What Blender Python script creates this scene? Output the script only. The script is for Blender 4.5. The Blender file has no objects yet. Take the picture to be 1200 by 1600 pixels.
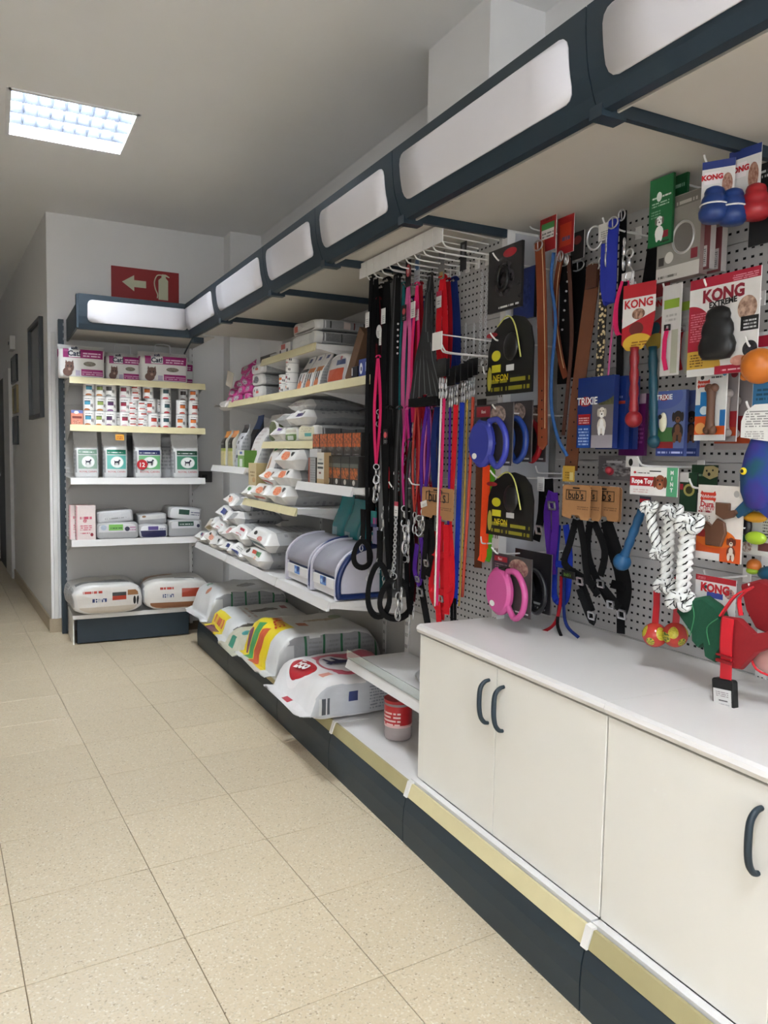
import bpy, bmesh, math, random
from mathutils import Vector, Matrix, noise
random.seed(7)
SC = bpy.context.scene
COL = SC.collection
PI = math.pi
# ------------------------------------------------------------------ camera
CH = 1.3345                      # lens height above the floor
FPX, YAW, PITCH, ROLL = 1204.32, 0.469797, -0.075345, 0.017491
def cam_axes():
    f = Vector((math.sin(YAW)*math.cos(PITCH), math.cos(YAW)*math.cos(PITCH), math.sin(PITCH)))
    r = Vector((math.cos(YAW), -math.sin(YAW), 0)); u = r.cross(f)
    c, s = math.cos(ROLL), math.sin(ROLL)
    return c*r+s*u, -s*r+c*u, f
AR, AU, AF = cam_axes()
cd = bpy.data.cameras.new('camera'); cam = bpy.data.objects.new('camera', cd); COL.objects.link(cam)
cd.sensor_fit = 'VERTICAL'; cd.sensor_height = 36.0; cd.lens = 36.0*FPX/1600.0; cd.clip_start = 0.05
cam.matrix_world = Matrix(((AR.x, AU.x, -AF.x, 0), (AR.y, AU.y, -AF.y, 0), (AR.z, AU.z, -AF.z, CH), (0, 0, 0, 1)))
SC.camera = cam
def P(px, py, X=None, Y=None, Z=None):
    """point of the photograph (1200x1600 frame) on the plane X=, Y= or Z="""
    d = AF + AR*((px-600)/FPX) - AU*((py-800)/FPX)
    t = X/d.x if X is not None else (Y/d.y if Y is not None else (Z-CH)/d.z)
    return Vector((d.x*t, d.y*t, CH+d.z*t))
# ------------------------------------------------------------------ world, daylight, exposure
w = bpy.data.worlds.new('World'); SC.world = w; w.use_nodes = True
w.node_tree.nodes['Background'].inputs[0].default_value = (0.80, 0.88, 1.0, 1)
w.node_tree.nodes['Background'].inputs[1].default_value = 0.6
SC.view_settings.view_transform = 'Standard'; SC.view_settings.look = 'None'
SC.view_settings.gamma = 1.0; SC.view_settings.use_curve_mapping = False
SC.view_settings.exposure = 2.25
def area(name, loc, rot, sx, sy, power, col):
    l = bpy.data.lights.new(name, 'AREA'); l.shape = 'RECTANGLE'; l.size = sx; l.size_y = sy
    l.energy = power; l.color = col
    o = bpy.data.objects.new(name, l); COL.objects.link(o); o.location = loc; o.rotation_euler = rot
    return o
# daylight through the shop window behind the camera
area('daylight', (-0.2, -2.95, 1.45), (PI/2, 0, PI), 2.6, 2.0, 160, (0.95, 0.98, 1.0))
# fill light added out of view at the left wall for cabinets and ceiling
area('side_fill', (-1.78, -0.75, 1.35), (PI/2, 0, -PI/2), 1.5, 1.9, 5, (0.97, 0.985, 1.0))
# ------------------------------------------------------------------ materials
def srgb(c):
    if isinstance(c, str):
        c = tuple(int(c[i:i+2], 16)/255 for i in (0, 2, 4))
    return tuple((x/12.92 if x <= .04045 else ((x+.055)/1.055)**2.4) for x in c)
MATS = {}
def nodes(m):
    m.use_nodes = True; nt = m.node_tree
    return nt, nt.nodes, nt.links, nt.nodes['Principled BSDF']
def mat(name, col, rough=.5, metal=0., var=.06, scale=30., bump=0., emit=0., alpha=1., trans=0., spec=.5):
    """plain procedural material: colour broken by a little noise"""
    if name in MATS: return MATS[name]
    m = bpy.data.materials.new(name); nt, N, L, B = nodes(m)
    c = srgb(col)
    tc = N.new('ShaderNodeTexCoord'); nz = N.new('ShaderNodeTexNoise'); nz.inputs['Scale'].default_value = scale
    nz.inputs['Detail'].default_value = 3
    L.new(tc.outputs['Object'], nz.inputs['Vector'])
    mx = N.new('ShaderNodeMix'); mx.data_type = 'RGBA'
    mx.inputs['A'].default_value = (*[x*(1-var) for x in c], 1); mx.inputs['B'].default_value = (*[min(1, x*(1+var)) for x in c], 1)
    L.new(nz.outputs['Fac'], mx.inputs['Factor']); L.new(mx.outputs['Result'], B.inputs['Base Color'])
    B.inputs['Roughness'].default_value = rough; B.inputs['Metallic'].default_value = metal
    B.inputs['Specular IOR Level'].default_value = spec
    if bump:
        bp = N.new('ShaderNodeBump'); bp.inputs['Strength'].default_value = bump; bp.inputs['Distance'].default_value = .004
        L.new(nz.outputs['Fac'], bp.inputs['Height']); L.new(bp.outputs['Normal'], B.inputs['Normal'])
    if emit:
        L.new(mx.outputs['Result'], B.inputs['Emission Color']); B.inputs['Emission Strength'].default_value = emit
    if trans: B.inputs['Transmission Weight'].default_value = trans; B.inputs['IOR'].default_value = 1.3
    if alpha < 1: B.inputs['Alpha'].default_value = alpha
    MATS[name] = m; return m
def pm(name, base, shapes, rough=.38, wr=0., spec=.5, metal=0.):
    """printed surface: flat shapes laid out in the surface's own UV square.
    r u0 v0 u1 v1 col | e cu cv ru rv col | t u0 v0 u1 v1 n col (lines of small print) | n cu cv ru rv colA colB (photo blob)
    d u0 v0 u1 v1 slope col (slanted band)"""
    if name in MATS: return MATS[name]
    m = bpy.data.materials.new(name); nt, N, L, B = nodes(m)
    uv = N.new('ShaderNodeUVMap'); uv.uv_map = 'UVMap'
    sp = N.new('ShaderNodeSeparateXYZ'); L.new(uv.outputs[0], sp.inputs[0])
    U, V = sp.outputs[0], sp.outputs[1]
    def mth(op, a, b=None, c=None):
        n = N.new('ShaderNodeMath'); n.operation = op
        for i, x in enumerate((a, b, c)):
            if x is None: continue
            if isinstance(x, (int, float)): n.inputs[i].default_value = x
            else: L.new(x, n.inputs[i])
        return n.outputs[0]
    nz = N.new('ShaderNodeTexNoise'); nz.inputs['Scale'].default_value = 9; L.new(uv.outputs[0], nz.inputs['Vector'])
    c0 = srgb(base)
    mx = N.new('ShaderNodeMix'); mx.data_type = 'RGBA'
    mx.inputs['A'].default_value = (*[x*.93 for x in c0], 1); mx.inputs['B'].default_value = (*[min(1, x*1.05) for x in c0], 1)
    L.new(nz.outputs['Fac'], mx.inputs['Factor']); cur = mx.outputs['Result']
    def inside(cu, cv, hu, hv):
        a = mth('COMPARE', U, cu, hu); b = mth('COMPARE', V, cv, hv); return mth('MULTIPLY', a, b)
    def ell(cu, cv, ru, rv):
        a = mth('DIVIDE', mth('SUBTRACT', U, cu), ru); b = mth('DIVIDE', mth('SUBTRACT', V, cv), rv)
        return mth('LESS_THAN', mth('ADD', mth('MULTIPLY', a, a), mth('MULTIPLY', b, b)), 1.0)
    for s in shapes:
        k = s[0]; colr = None
        if k == 'r': fac = inside((s[1]+s[3])/2, (s[2]+s[4])/2, abs(s[3]-s[1])/2, abs(s[4]-s[2])/2); colr = s[5]
        elif k == 'e': fac = ell(*s[1:5]); colr = s[5]
        elif k == 't':
            u0, v0, u1, v1, n, colr = s[1:7]
            f1 = inside((u0+u1)/2, (v0+v1)/2, abs(u1-u0)/2, abs(v1-v0)/2)
            row = mth('MULTIPLY', mth('SUBTRACT', V, v0), n/(v1-v0))
            f2 = mth('LESS_THAN', mth('FRACT', row), .5)
            wn = N.new('ShaderNodeTexWhiteNoise'); wn.noise_dimensions = '2D'
            cb = N.new('ShaderNodeCombineXYZ'); L.new(mth('FLOOR', mth('MULTIPLY', U, 26/abs(u1-u0))), cb.inputs[0]); L.new(mth('FLOOR', row), cb.inputs[1])
            L.new(cb.outputs[0], wn.inputs['Vector'])
            fac = mth('MULTIPLY', mth('MULTIPLY', f1, f2), mth('LESS_THAN', wn.outputs['Value'], .78))
        elif k == 'd':
            u0, v0, u1, v1, sl, colr = s[1:7]
            vv = mth('SUBTRACT', V, mth('MULTIPLY', mth('SUBTRACT', U, u0), sl))
            fac = mth('MULTIPLY', mth('COMPARE', U, (u0+u1)/2, abs(u1-u0)/2), mth('COMPARE', vv, (v0+v1)/2, abs(v1-v0)/2))
        elif k in 'nq':
            fac = ell(*s[1:5]) if k == 'n' else inside(*s[1:5])
            n2 = N.new('ShaderNodeTexNoise'); n2.inputs['Scale'].default_value = 7/max(s[3], .05)*.25+4; L.new(uv.outputs[0], n2.inputs['Vector'])
            cr = N.new('ShaderNodeValToRGB'); cr.color_ramp.elements[0].position = .38; cr.color_ramp.elements[1].position = .62
            cr.color_ramp.elements[0].color = (*srgb(s[5]), 1); cr.color_ramp.elements[1].color = (*srgb(s[6]), 1)
            L.new(n2.outputs['Fac'], cr.inputs['Fac'])
            mx = N.new('ShaderNodeMix'); mx.data_type = 'RGBA'; L.new(fac, mx.inputs['Factor']); L.new(cur, mx.inputs['A']); L.new(cr.outputs['Color'], mx.inputs['B'])
            cur = mx.outputs['Result']; continue
        mx = N.new('ShaderNodeMix'); mx.data_type = 'RGBA'
        L.new(fac, mx.inputs['Factor']); L.new(cur, mx.inputs['A']); mx.inputs['B'].default_value = (*srgb(colr), 1)
        cur = mx.outputs['Result']
    L.new(cur, B.inputs['Base Color']); B.inputs['Roughness'].default_value = rough; B.inputs['Specular IOR Level'].default_value = spec
    B.inputs['Metallic'].default_value = metal
    if wr:
        tc = N.new('ShaderNodeTexCoord'); n3 = N.new('ShaderNodeTexNoise'); n3.inputs['Scale'].default_value = 22; n3.inputs['Detail'].default_value = 4
        L.new(tc.outputs['Object'], n3.inputs['Vector'])
        bp = N.new('ShaderNodeBump'); bp.inputs['Strength'].default_value = wr; bp.inputs['Distance'].default_value = .012
        L.new(n3.outputs['Fac'], bp.inputs['Height']); L.new(bp.outputs['Normal'], B.inputs['Normal'])
    MATS[name] = m; return m
# ------------------------------------------------------------------ mesh helpers
class MB:
    def __init__(s): s.v, s.f, s.mi, s.uv = [], [], [], []
    def face(s, pts, mi=0, uv=None):
        b = len(s.v); s.v += [Vector(p) for p in pts]; s.f.append(tuple(range(b, b+len(pts)))); s.mi.append(mi)
        s.uv.append(uv or [(0, 0), (1, 0), (1, 1), (0, 1)][:len(pts)] if len(pts) <= 4 else (uv or [(0, 0)]*len(pts)))
    def box(s, x0, x1, y0, y1, z0, z1, mi=0, T=None):
        """mi: int or dict over f(-y) b(+y) l(-x) r(+x) t d"""
        c = [Vector((x, y, z)) for z in (z0, z1) for y in (y0, y1) for x in (x0, x1)]
        if T: c = [T @ p for p in c]
        b = len(s.v); s.v += c
        for k, q in dict(f=(0, 1, 5, 4), r=(1, 3, 7, 5), b=(3, 2, 6, 7), l=(2, 0, 4, 6), t=(4, 5, 7, 6), d=(2, 3, 1, 0)).items():
            s.f.append(tuple(b+i for i in q)); s.mi.append(mi if isinstance(mi, int) else mi.get(k, mi.get('*', 0)))
            s.uv.append([(0, 0), (1, 0), (1, 1), (0, 1)])
        return s
    def grid(s, rows, mi=0, closed=False, mf=None, flip=False):
        """rows: list of lists of (point, (u,v))"""
        b = len(s.v); n = len(rows[0])
        for r in rows:
            for p, _ in r: s.v.append(Vector(p))
        for i in range(len(rows)-1):
            for j in range(n if closed else n-1):
                j2 = (j+1) % n
                q = [(i, j), (i, j2), (i+1, j2), (i+1, j)]
                if flip: q.reverse()
                s.f.append(tuple(b+a*n+c for a, c in q))
                u = [rows[a][c][1] for a, c in q]
                if closed and j2 == 0: u = [(rows[a][c][1][0]+(1 if c == 0 else 0), rows[a][c][1][1]) for a, c in q]
                s.uv.append(u); s.mi.append(mf(i, j) if mf else mi)
        return b
    def tube(s, pts, r, n=6, mi=0, cap=True, closed=False):
        pts = [Vector(p) for p in pts]; rows = []; up = None; m = len(pts)
        for i, p in enumerate(pts):
            a = pts[(i-1) % m] if (i or closed) else p; c = pts[(i+1) % m] if (i < m-1 or closed) else p
            t = (c-a).normalized() if (c-a).length > 1e-9 else Vector((0, 0, 1))
            if up is None: up = t.orthogonal()
            up = (up - t*up.dot(t)); up = up.normalized() if up.length > 1e-6 else t.orthogonal().normalized()
            sd = t.cross(up); rr = r(i/(m-1)) if callable(r) else r
            rows.append([(p + (up*math.cos(2*PI*k/n)+sd*math.sin(2*PI*k/n))*rr, (k/n, i/(m-1))) for k in range(n)])
        if closed: rows.append(rows[0])
        b = s.grid(rows, mi, closed=True)
        if cap and not closed:
            k = len(rows)-1
            s.f.append(tuple(b+j for j in reversed(range(n)))); s.uv.append([(0, 0)]*n); s.mi.append(mi)
            s.f.append(tuple(b+k*n+j for j in range(n))); s.uv.append([(0, 0)]*n); s.mi.append(mi)
        return s
    def ribbon(s, pts, wd, w, t=.002, mi=0, uvs=1.0, closed=False):
        """flat strap: pts centre line, wd width direction (vector, list or function), w width, t thickness"""
        pts = [Vector(p) for p in pts]; m = len(pts); rows = []; ln = 0
        for i, p in enumerate(pts):
            a = pts[(i-1) % m] if (i or closed) else p; c = pts[(i+1) % m] if (i < m-1 or closed) else p
            tg = (c-a).normalized(); d = wd(i/(m-1)) if callable(wd) else Vector(wd)
            d = d - tg*d.dot(tg); d = d.normalized() if d.length > 1e-6 else tg.orthogonal().normalized()
            nn = tg.cross(d)*t/2; ww = (w(i/(m-1)) if callable(w) else w)/2
            if i: ln += (p-pts[i-1]).length
            rows.append([(p-d*ww-nn, (0, ln*uvs)), (p+d*ww-nn, (1, ln*uvs)), (p+d*ww+nn, (1, ln*uvs)), (p-d*ww+nn, (0, ln*uvs))])
        if closed: rows.append(rows[0])
        b = s.grid(rows, mi, closed=True)
        for r in s.uv[-(len(rows)-1)*4:]:
            for j in range(4): r[j] = (min(r[j][0], 1), r[j][1])
        if not closed:
            k = len(rows)-1
            s.f.append((b+3, b+2, b+1, b)); s.f.append((b+k*4, b+k*4+1, b+k*4+2, b+k*4+3)); s.uv += [[(0, 0)]*4]*2; s.mi += [mi]*2
        return s
    def lathe(s, prof, n=16, c=(0, 0, 0), mi=0, mf=None, T=None):
        """prof: list of (r, z) from bottom to top"""
        rows = []; L0 = len(prof)-1
        for i, (r, z) in enumerate(prof):
            row = []
            for k in range(n):
                p = Vector((c[0]+r*math.sin(2*PI*k/n), c[1]-r*math.cos(2*PI*k/n), c[2]+z))
                if T: p = T @ p
                row.append((p, ((k/n+.5) % 1.0 if k else .5, i/L0)))
            rows.append(row)
        # u runs 0.5 at the front, seam at the back
        b = len(s.v)
        for r in rows: s.v += [Vector(p) for p, _ in r]
        for i in range(L0):
            for k in range(n):
                k2 = (k+1) % n; q = [(i, k), (i, k2), (i+1, k2), (i+1, k)]
                s.f.append(tuple(b+a*n+d for a, d in q))
                uu = lambda d: ((d/n)+.5)
                u0, u1 = k/n+.5, (k+1)/n+.5
                if u0 >= 1: u0 -= 1; u1 -= 1
                z0, z1 = prof[0][1], prof[-1][1]
                va, vb = (prof[i][1]-z0)/((z1-z0) or 1), (prof[i+1][1]-z0)/((z1-z0) or 1)
                s.uv.append([(u0, va), (u1, va), (u1, vb), (u0, vb)]); s.mi.append(mf(i) if mf else mi)
        return s
    def prism(s, poly, y0, y1, mi=0, T=None, side=None, bev=0):
        """polygon in (x,z), counter-clockwise seen from -y, extruded y0..y1 (front at y0)"""
        n = len(poly); xs = [p[0] for p in poly]; zs = [p[1] for p in poly]
        x0, z0, dx, dz = min(xs), min(zs), (max(xs)-min(xs)) or 1, (max(zs)-min(zs)) or 1
        b = len(s.v); tr = (lambda p: T @ p) if T else (lambda p: p)
        cx, cz = sum(xs)/n, sum(zs)/n
        rings = []
        if bev:
            sh = [(cx+(x-cx)*(1-bev), cz+(z-cz)*(1-bev)) for x, z in poly]; e = min(abs(y1-y0)*.35, .01)
            rings = [(sh, y0), (poly, y0+e), (poly, y1-e), (sh, y1)]
        else: rings = [(poly, y0), (poly, y1)]
        for pl, y in rings: s.v += [tr(Vector((x, y, z))) for x, z in pl]
        U = [((x-x0)/dx, (z-z0)/dz) for x, z in poly]; R = len(rings)
        s.f.append(tuple(b+i for i in range(n))); s.uv.append(list(U)); s.mi.append(mi)
        s.f.append(tuple(b+(R-1)*n+i for i in reversed(range(n)))); s.uv.append(list(reversed(U))); s.mi.append(mi)
        for k in range(R-1):
            for i in range(n):
                j = (i+1) % n
                s.f.append((b+k*n+j, b+k*n+i, b+(k+1)*n+i, b+(k+1)*n+j)); s.uv.append([U[j], U[i], U[i], U[j]]); s.mi.append(mi if side is None else side)
        return s
    def sphere(s, c, r, n=12, m=8, mi=0, sc=(1, 1, 1)):
        rows = []
        for i in range(m+1):
            a = -PI/2+PI*i/m
            rows.append([(Vector((c[0]+r*sc[0]*math.cos(a)*math.sin(2*PI*k/n), c[1]-r*sc[1]*math.cos(a)*math.cos(2*PI*k/n), c[2]+r*sc[2]*math.sin(a))), (k/n, i/m)) for k in range(n)])
        s.grid(rows, mi, closed=True); return s
    def mesh(s, name, mats, smooth=False):
        me = bpy.data.meshes.new(name); me.from_pydata([tuple(v) for v in s.v], [], s.f)
        for m in (mats if isinstance(mats, (list, tuple)) else [mats]): me.materials.append(m)
        me.polygons.foreach_set('material_index', s.mi)
        ul = me.uv_layers.new(name='UVMap'); fl = []
        for f, u in zip(s.f, s.uv):
            u = list(u)+[(0, 0)]*(len(f)-len(u))
            for q in u[:len(f)]: fl += [float(q[0]), float(q[1])]
        ul.data.foreach_set('uv', fl)
        if smooth: me.polygons.foreach_set('use_smooth', [True]*len(s.f))
        me.update(); return me
    def obj(s, name, mats, parent=None, smooth=False, world=False, bevel=0, auto=None, loc=None, weld=False):
        if world and parent is not None:
            r = parent
            while r.parent: r = r.parent
            M = r.matrix_basis.inverted(); s.v = [M @ v for v in s.v]
        me = s.mesh(name, mats, smooth)
        if weld or smooth:
            bm = bmesh.new(); bm.from_mesh(me); bmesh.ops.remove_doubles(bm, verts=bm.verts, dist=1e-5); bm.to_mesh(me); bm.free()
        if auto is not None: me.polygons.foreach_set('use_smooth', [True]*len(me.polygons)); me.set_sharp_from_angle(angle=math.radians(auto))
        o = bpy.data.objects.new(name, me); COL.objects.link(o)
        if parent is not None: o.parent = parent
        if loc is not None: o.location = loc
        if bevel:
            bv = o.modifiers.new('bevel', 'BEVEL'); bv.width = bevel; bv.segments = 2; bv.limit_method = 'ANGLE'
        return o
def tag(o, label, cat, group=None):
    o['label'] = label; o['category'] = cat
    if group: o['group'] = group
    return o
def thing(name, label, cat, loc=(0, 0, 0), rz=0, group=None):
    o = bpy.data.objects.new(name, None); COL.objects.link(o); o.empty_display_size = .05
    o.location = loc; o.rotation_euler = (0, 0, rz); o.matrix_basis = Matrix.Translation(loc) @ Matrix.Rotation(rz, 4, 'Z')
    return tag(o, label, cat, group)
def struct(o): o['kind'] = 'structure'; return o
def dup(root, loc=None, rz=None, label=None, group=None):
    r = root.copy(); COL.objects.link(r)
    if loc is not None: r.location = loc
    if rz is not None: r.rotation_euler = (0, 0, rz)
    if label: r['label'] = label
    if group: r['group'] = group
    for ch in list(root.children):
        c = ch.copy(); COL.objects.link(c); c.parent = r
        for g in list(ch.children):
            d = g.copy(); COL.objects.link(d); d.parent = c
    return r
def text(body, size, m, parent, pos=(0, 0, 0), fn=None, align='CENTER', sx=1.0, name='lettering', rot=0, bold=0.0):
    """flat lettering in the x-z plane facing -y (or bent by fn(x,z) -> point)"""
    cu = bpy.data.curves.new('t', 'FONT'); cu.body = body; cu.size = size; cu.align_x = align; cu.align_y = 'CENTER'; cu.resolution_u = 2
    cu.offset = bold
    t = bpy.data.objects.new('t', cu); COL.objects.link(t)
    me = bpy.data.meshes.new_from_object(t.evaluated_get(bpy.context.evaluated_depsgraph_get()))
    bpy.data.objects.remove(t); bpy.data.curves.remove(cu)
    me.name = name; c, s_ = math.cos(rot), math.sin(rot)
    for v in me.vertices:
        x, z = v.co.x*sx, v.co.y; x, z = x*c-z*s_, x*s_+z*c
        v.co = Vector(fn(x, z)) if fn else Vector((pos[0]+x, pos[1], pos[2]+z))
    me.materials.clear(); me.materials.append(m)
    o = bpy.data.objects.new(name, me); COL.objects.link(o); o.parent = parent
    return o
def rrect(x0, x1, z0, z1, r, n=5):
    pts = []
    for cx, cz, a0 in ((x1-r, z0+r, -PI/2), (x1-r, z1-r, 0), (x0+r, z1-r, PI/2), (x0+r, z0+r, PI)):
        for k in range(n+1): a = a0+PI/2*k/n; pts.append((cx+r*math.cos(a), cz+r*math.sin(a)))
    return pts
def smoothpath(pts, n=6):
    """Catmull-Rom through the given points"""
    p = [Vector(q) for q in pts]; out = []
    for i in range(len(p)-1):
        a, b, c, d = p[max(i-1, 0)], p[i], p[i+1], p[min(i+2, len(p)-1)]
        for k in range(n):
            t = k/n; out.append(.5*((2*b)+(c-a)*t+(2*a-5*b+4*c-d)*t*t+(3*b-a-3*c+d)*t**3))
    out.append(p[-1]); return out
# ------------------------------------------------------------------ the room
CEIL = 2.977
M_wall = mat('plaster_white', (.90, .893, .888), .9, var=.03, scale=3, bump=.15)
M_ceil = mat('ceiling_paint', (.935, .93, .925), .95, var=.03, scale=2, bump=.1)
M_trimw = mat('trim_white', (.86, .85, .84), .5)
M_skirt = mat('skirting_terrazzo', (.66, .60, .51), .4, var=.12, scale=120)
M_dark = mat('dark_navy_metal', (.125, .185, .23), .45, var=.08, scale=14)
M_white = mat('white_laminate', (.90, .885, .875), .35, var=.02, scale=8)
M_shelf = mat('white_enamel_steel', (.86, .85, .845), .38, var=.03, scale=10)
M_cream = mat('cream_price_strip', (.83, .785, .62), .45, var=.06, scale=20)
M_tan = mat('khaki_price_strip', (.66, .62, .46), .45, var=.06, scale=20)
M_black = mat('black_plastic', (.055, .055, .06), .45)
M_steel = mat('chromed_wire', (.82, .82, .83), .28, metal=.85)
M_wire = mat('white_coated_wire', (.88, .87, .86), .35)
M_cab = mat('cabinet_off_white', (.90, .888, .862), .4, var=.02, scale=6)

def tile_mat():
    m = bpy.data.materials.new('floor_tile'); nt, N, L, B = nodes(m)
    tc = N.new('ShaderNodeTexCoord'); oi = N.new('ShaderNodeObjectInfo')
    ad = N.new('ShaderNodeVectorMath'); ad.operation = 'ADD'; L.new(tc.outputs['Object'], ad.inputs[0])
    sc = N.new('ShaderNodeVectorMath'); sc.operation = 'SCALE'; L.new(oi.outputs['Location'], sc.inputs[0]); sc.inputs['Scale'].default_value = 1.0
    L.new(sc.outputs[0], ad.inputs[1])
    v1 = N.new('ShaderNodeTexVoronoi'); v1.inputs['Scale'].default_value = 210; L.new(ad.outputs[0], v1.inputs['Vector'])
    cr = N.new('ShaderNodeValToRGB'); e = cr.color_ramp.elements
    e[0].position = 0; e[0].color = (*srgb((.805, .738, .625)), 1); e[1].position = 1; e[1].color = (*srgb((.805, .738, .625)), 1)
    for pos, c in ((.30, (.805, .738, .625)), (.33, (.745, .685, .58)), (.40, (.82, .76, .655)), (.78, (.805, .738, .63)), (.83, (.87, .83, .755)), (.955, (.76, .70, .60)), (.985, (.66, .59, .49))):
        q = e.new(pos); q.color = (*srgb(c), 1)
    sepc = N.new('ShaderNodeSeparateColor'); L.new(v1.outputs['Color'], sepc.inputs[0]); L.new(sepc.outputs[0], cr.inputs['Fac'])
    v2 = N.new('ShaderNodeTexVoronoi'); v2.inputs['Scale'].default_value = 16; L.new(ad.outputs[0], v2.inputs['Vector'])
    s2 = N.new('ShaderNodeMath'); s2.operation = 'LESS_THAN'; L.new(v2.outputs['Distance'], s2.inputs[0]); s2.inputs[1].default_value = .042
    mx = N.new('ShaderNodeMix'); mx.data_type = 'RGBA'; L.new(s2.outputs[0], mx.inputs['Factor']); L.new(cr.outputs['Color'], mx.inputs['A']); mx.inputs['B'].default_value = (*srgb((.45, .38, .30)), 1)
    hv = N.new('ShaderNodeHueSaturation'); L.new(mx.outputs['Result'], hv.inputs['Color'])
    mr = N.new('ShaderNodeMapRange'); L.new(oi.outputs['Random'], mr.inputs['Value']); mr.inputs['To Min'].default_value = .915; mr.inputs['To Max'].default_value = .975
    L.new(mr.outputs[0], hv.inputs['Value']); L.new(hv.outputs['Color'], B.inputs['Base Color'])
    n3 = N.new('ShaderNodeTexNoise'); n3.inputs['Scale'].default_value = 5; L.new(ad.outputs[0], n3.inputs['Vector'])
    m3 = N.new('ShaderNodeMapRange'); L.new(n3.outputs['Fac'], m3.inputs['Value']); m3.inputs['To Min'].default_value = .30; m3.inputs['To Max'].default_value = .46
    L.new(m3.outputs[0], B.inputs['Roughness'])
    return m
M_tile = tile_mat()
M_grout = mat('floor_joint', (.50, .43, .34), .8, scale=60)
XW, YB = 1.86, 6.0
fl = struct(MB().box(-1.8, 2.05, -3.1, 10.4, -.12, -.0035).obj('floor', M_grout))
def cwall(y): return .36-(y-6.0)*.0673
TR, TS, TOX, TOY = .0627566, .40, .174, 2.412
b = MB(); h = TS/2-.0011; q = h-.0012
b.box(-h, h, -h, h, -.0034, -.0008)
b.face([(-q, -q, 0), (q, -q, 0), (q, q, 0), (-q, q, 0)])
for s in range(4):
    c4 = [(-1, -1), (1, -1), (1, 1), (-1, 1)]; a, d = c4[s], c4[(s+1) % 4]
    b.face([(a[0]*h, a[1]*h, -.0008), (d[0]*h, d[1]*h, -.0008), (d[0]*q, d[1]*q, 0), (a[0]*q, a[1]*q, 0)])
tile_me = b.mesh('tile', M_tile)
for i in range(-7, 8):
    for j in range(-9, 20):
        cx, cy = TOX+(i+.5)*TS, TOY+(j+.5)*TS
        x, y = cx*math.cos(TR)-cy*math.sin(TR), cx*math.sin(TR)+cy*math.cos(TR)
        if x < -1.58 or  x > 1.45 or y > 10.1 or y < -1.0 or (y > 5.8 and x > cwall(y)+.1): continue
        o = bpy.data.objects.new('tile', tile_me); COL.objects.link(o); o.parent = fl; o.location = (x, y, 0); o.rotation_euler = (0, 0, TR)
# ceiling with the opening for the light fitting
LX0, LX1, LY0, LY1 = .095, .675, 4.06, 4.64
LIGHTS = [(LX0, LX1, LY0, LY1), (LX0, LX1, -.20, .38), (LX0, LX1, -2.3, -1.72)]
b = MB()
ys = sorted({-3.1, 10.4} | {y for l in LIGHTS for y in l[2:]})
for y0, y1 in zip(ys, ys[1:]):
    if any(abs(l[2]-y0) < 1e-6 for l in LIGHTS): b.box(-1.8, LX0, y0, y1, CEIL, CEIL+.1).box(LX1, 2.05, y0, y1, CEIL, CEIL+.1)
    else: b.box(-1.8, 2.05, y0, y1, CEIL, CEIL+.1)
struct(b.obj('ceiling', M_ceil, weld=True))
struct(MB().box(XW, XW+.15, -3.1, YB+.12, 0, CEIL).obj('wall_right', M_wall))
struct(MB().box(1.615, XW, 2.41, 2.85, 0, CEIL).obj('wall_pillar', M_wall))
struct(MB().box(1.62, XW, 5.82, YB, 0, CEIL).obj('wall_corner_pillar', M_wall))
struct(MB().box(.36, XW, YB, YB+.12, 0, CEIL).obj('wall_back', M_wall))
b = MB(); y1 = 8.62
pl = [(cwall(6.0), 6.0), (.5, 6.13), (.5, 10.4), (cwall(10.4), 10.4)]
b.prism([(x, y) for x, y in pl], 0, CEIL); 
for v in b.v: v.y, v.z = v.z, v.y
struct(b.obj('wall_corridor', M_wall))
struct(MB().box(-1.95, -1.8, -3.1, 10.4, 0, CEIL).obj('wall_left', M_wall))
struct(MB().box(-1.8, cwall(10.3), 10.3, 10.4, 0, CEIL).obj('wall_corridor_end', M_wall))
# wall with the shop window behind the camera
b = MB(); b.box(-1.8, 1.86, -3.1, -3.0, 0, .35).box(-1.8, 1.86, -3.1, -3.0, 2.55, CEIL).box(-1.8, -1.55, -3.1, -3.0, .35, 2.55).box(1.15, 1.86, -3.1, -3.0, .35, 2.55)
struct(b.obj('wall_front', M_wall))
M_glass = mat('window_glass', (.95, .97, .97), .03, trans=1., var=.0)
wi = MB()
for x in (-1.55, -.22, 1.10): wi.box(x, x+.05, -3.09, -3.03, .35, 2.55)
wi.box(-1.5, 1.1, -3.09, -3.03, .35, .40).box(-1.5, 1.1, -3.09, -3.03, 2.5, 2.55)
wf = struct(wi.obj('window_1', M_trimw))
MB().box(-1.5, -.22, -3.065, -3.06, .40, 2.5).obj('pane', M_glass, wf); MB().box(-.17, 1.10, -3.065, -3.06, .40, 2.5).obj('pane', M_glass, wf)
wi = MB()
for y in (-1.55, -.80, -.05): wi.box(-1.80, -1.76, y, y+.05, .35, 2.35)
wi.box(-1.80, -1.76, -1.5, -.05, .35, .40).box(-1.80, -1.76, -1.5, -.05, 2.30, 2.35)
struct(wi.obj('side_fill_frame', M_trimw))  # made-up window frame, unseen, added round the side fill light
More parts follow.
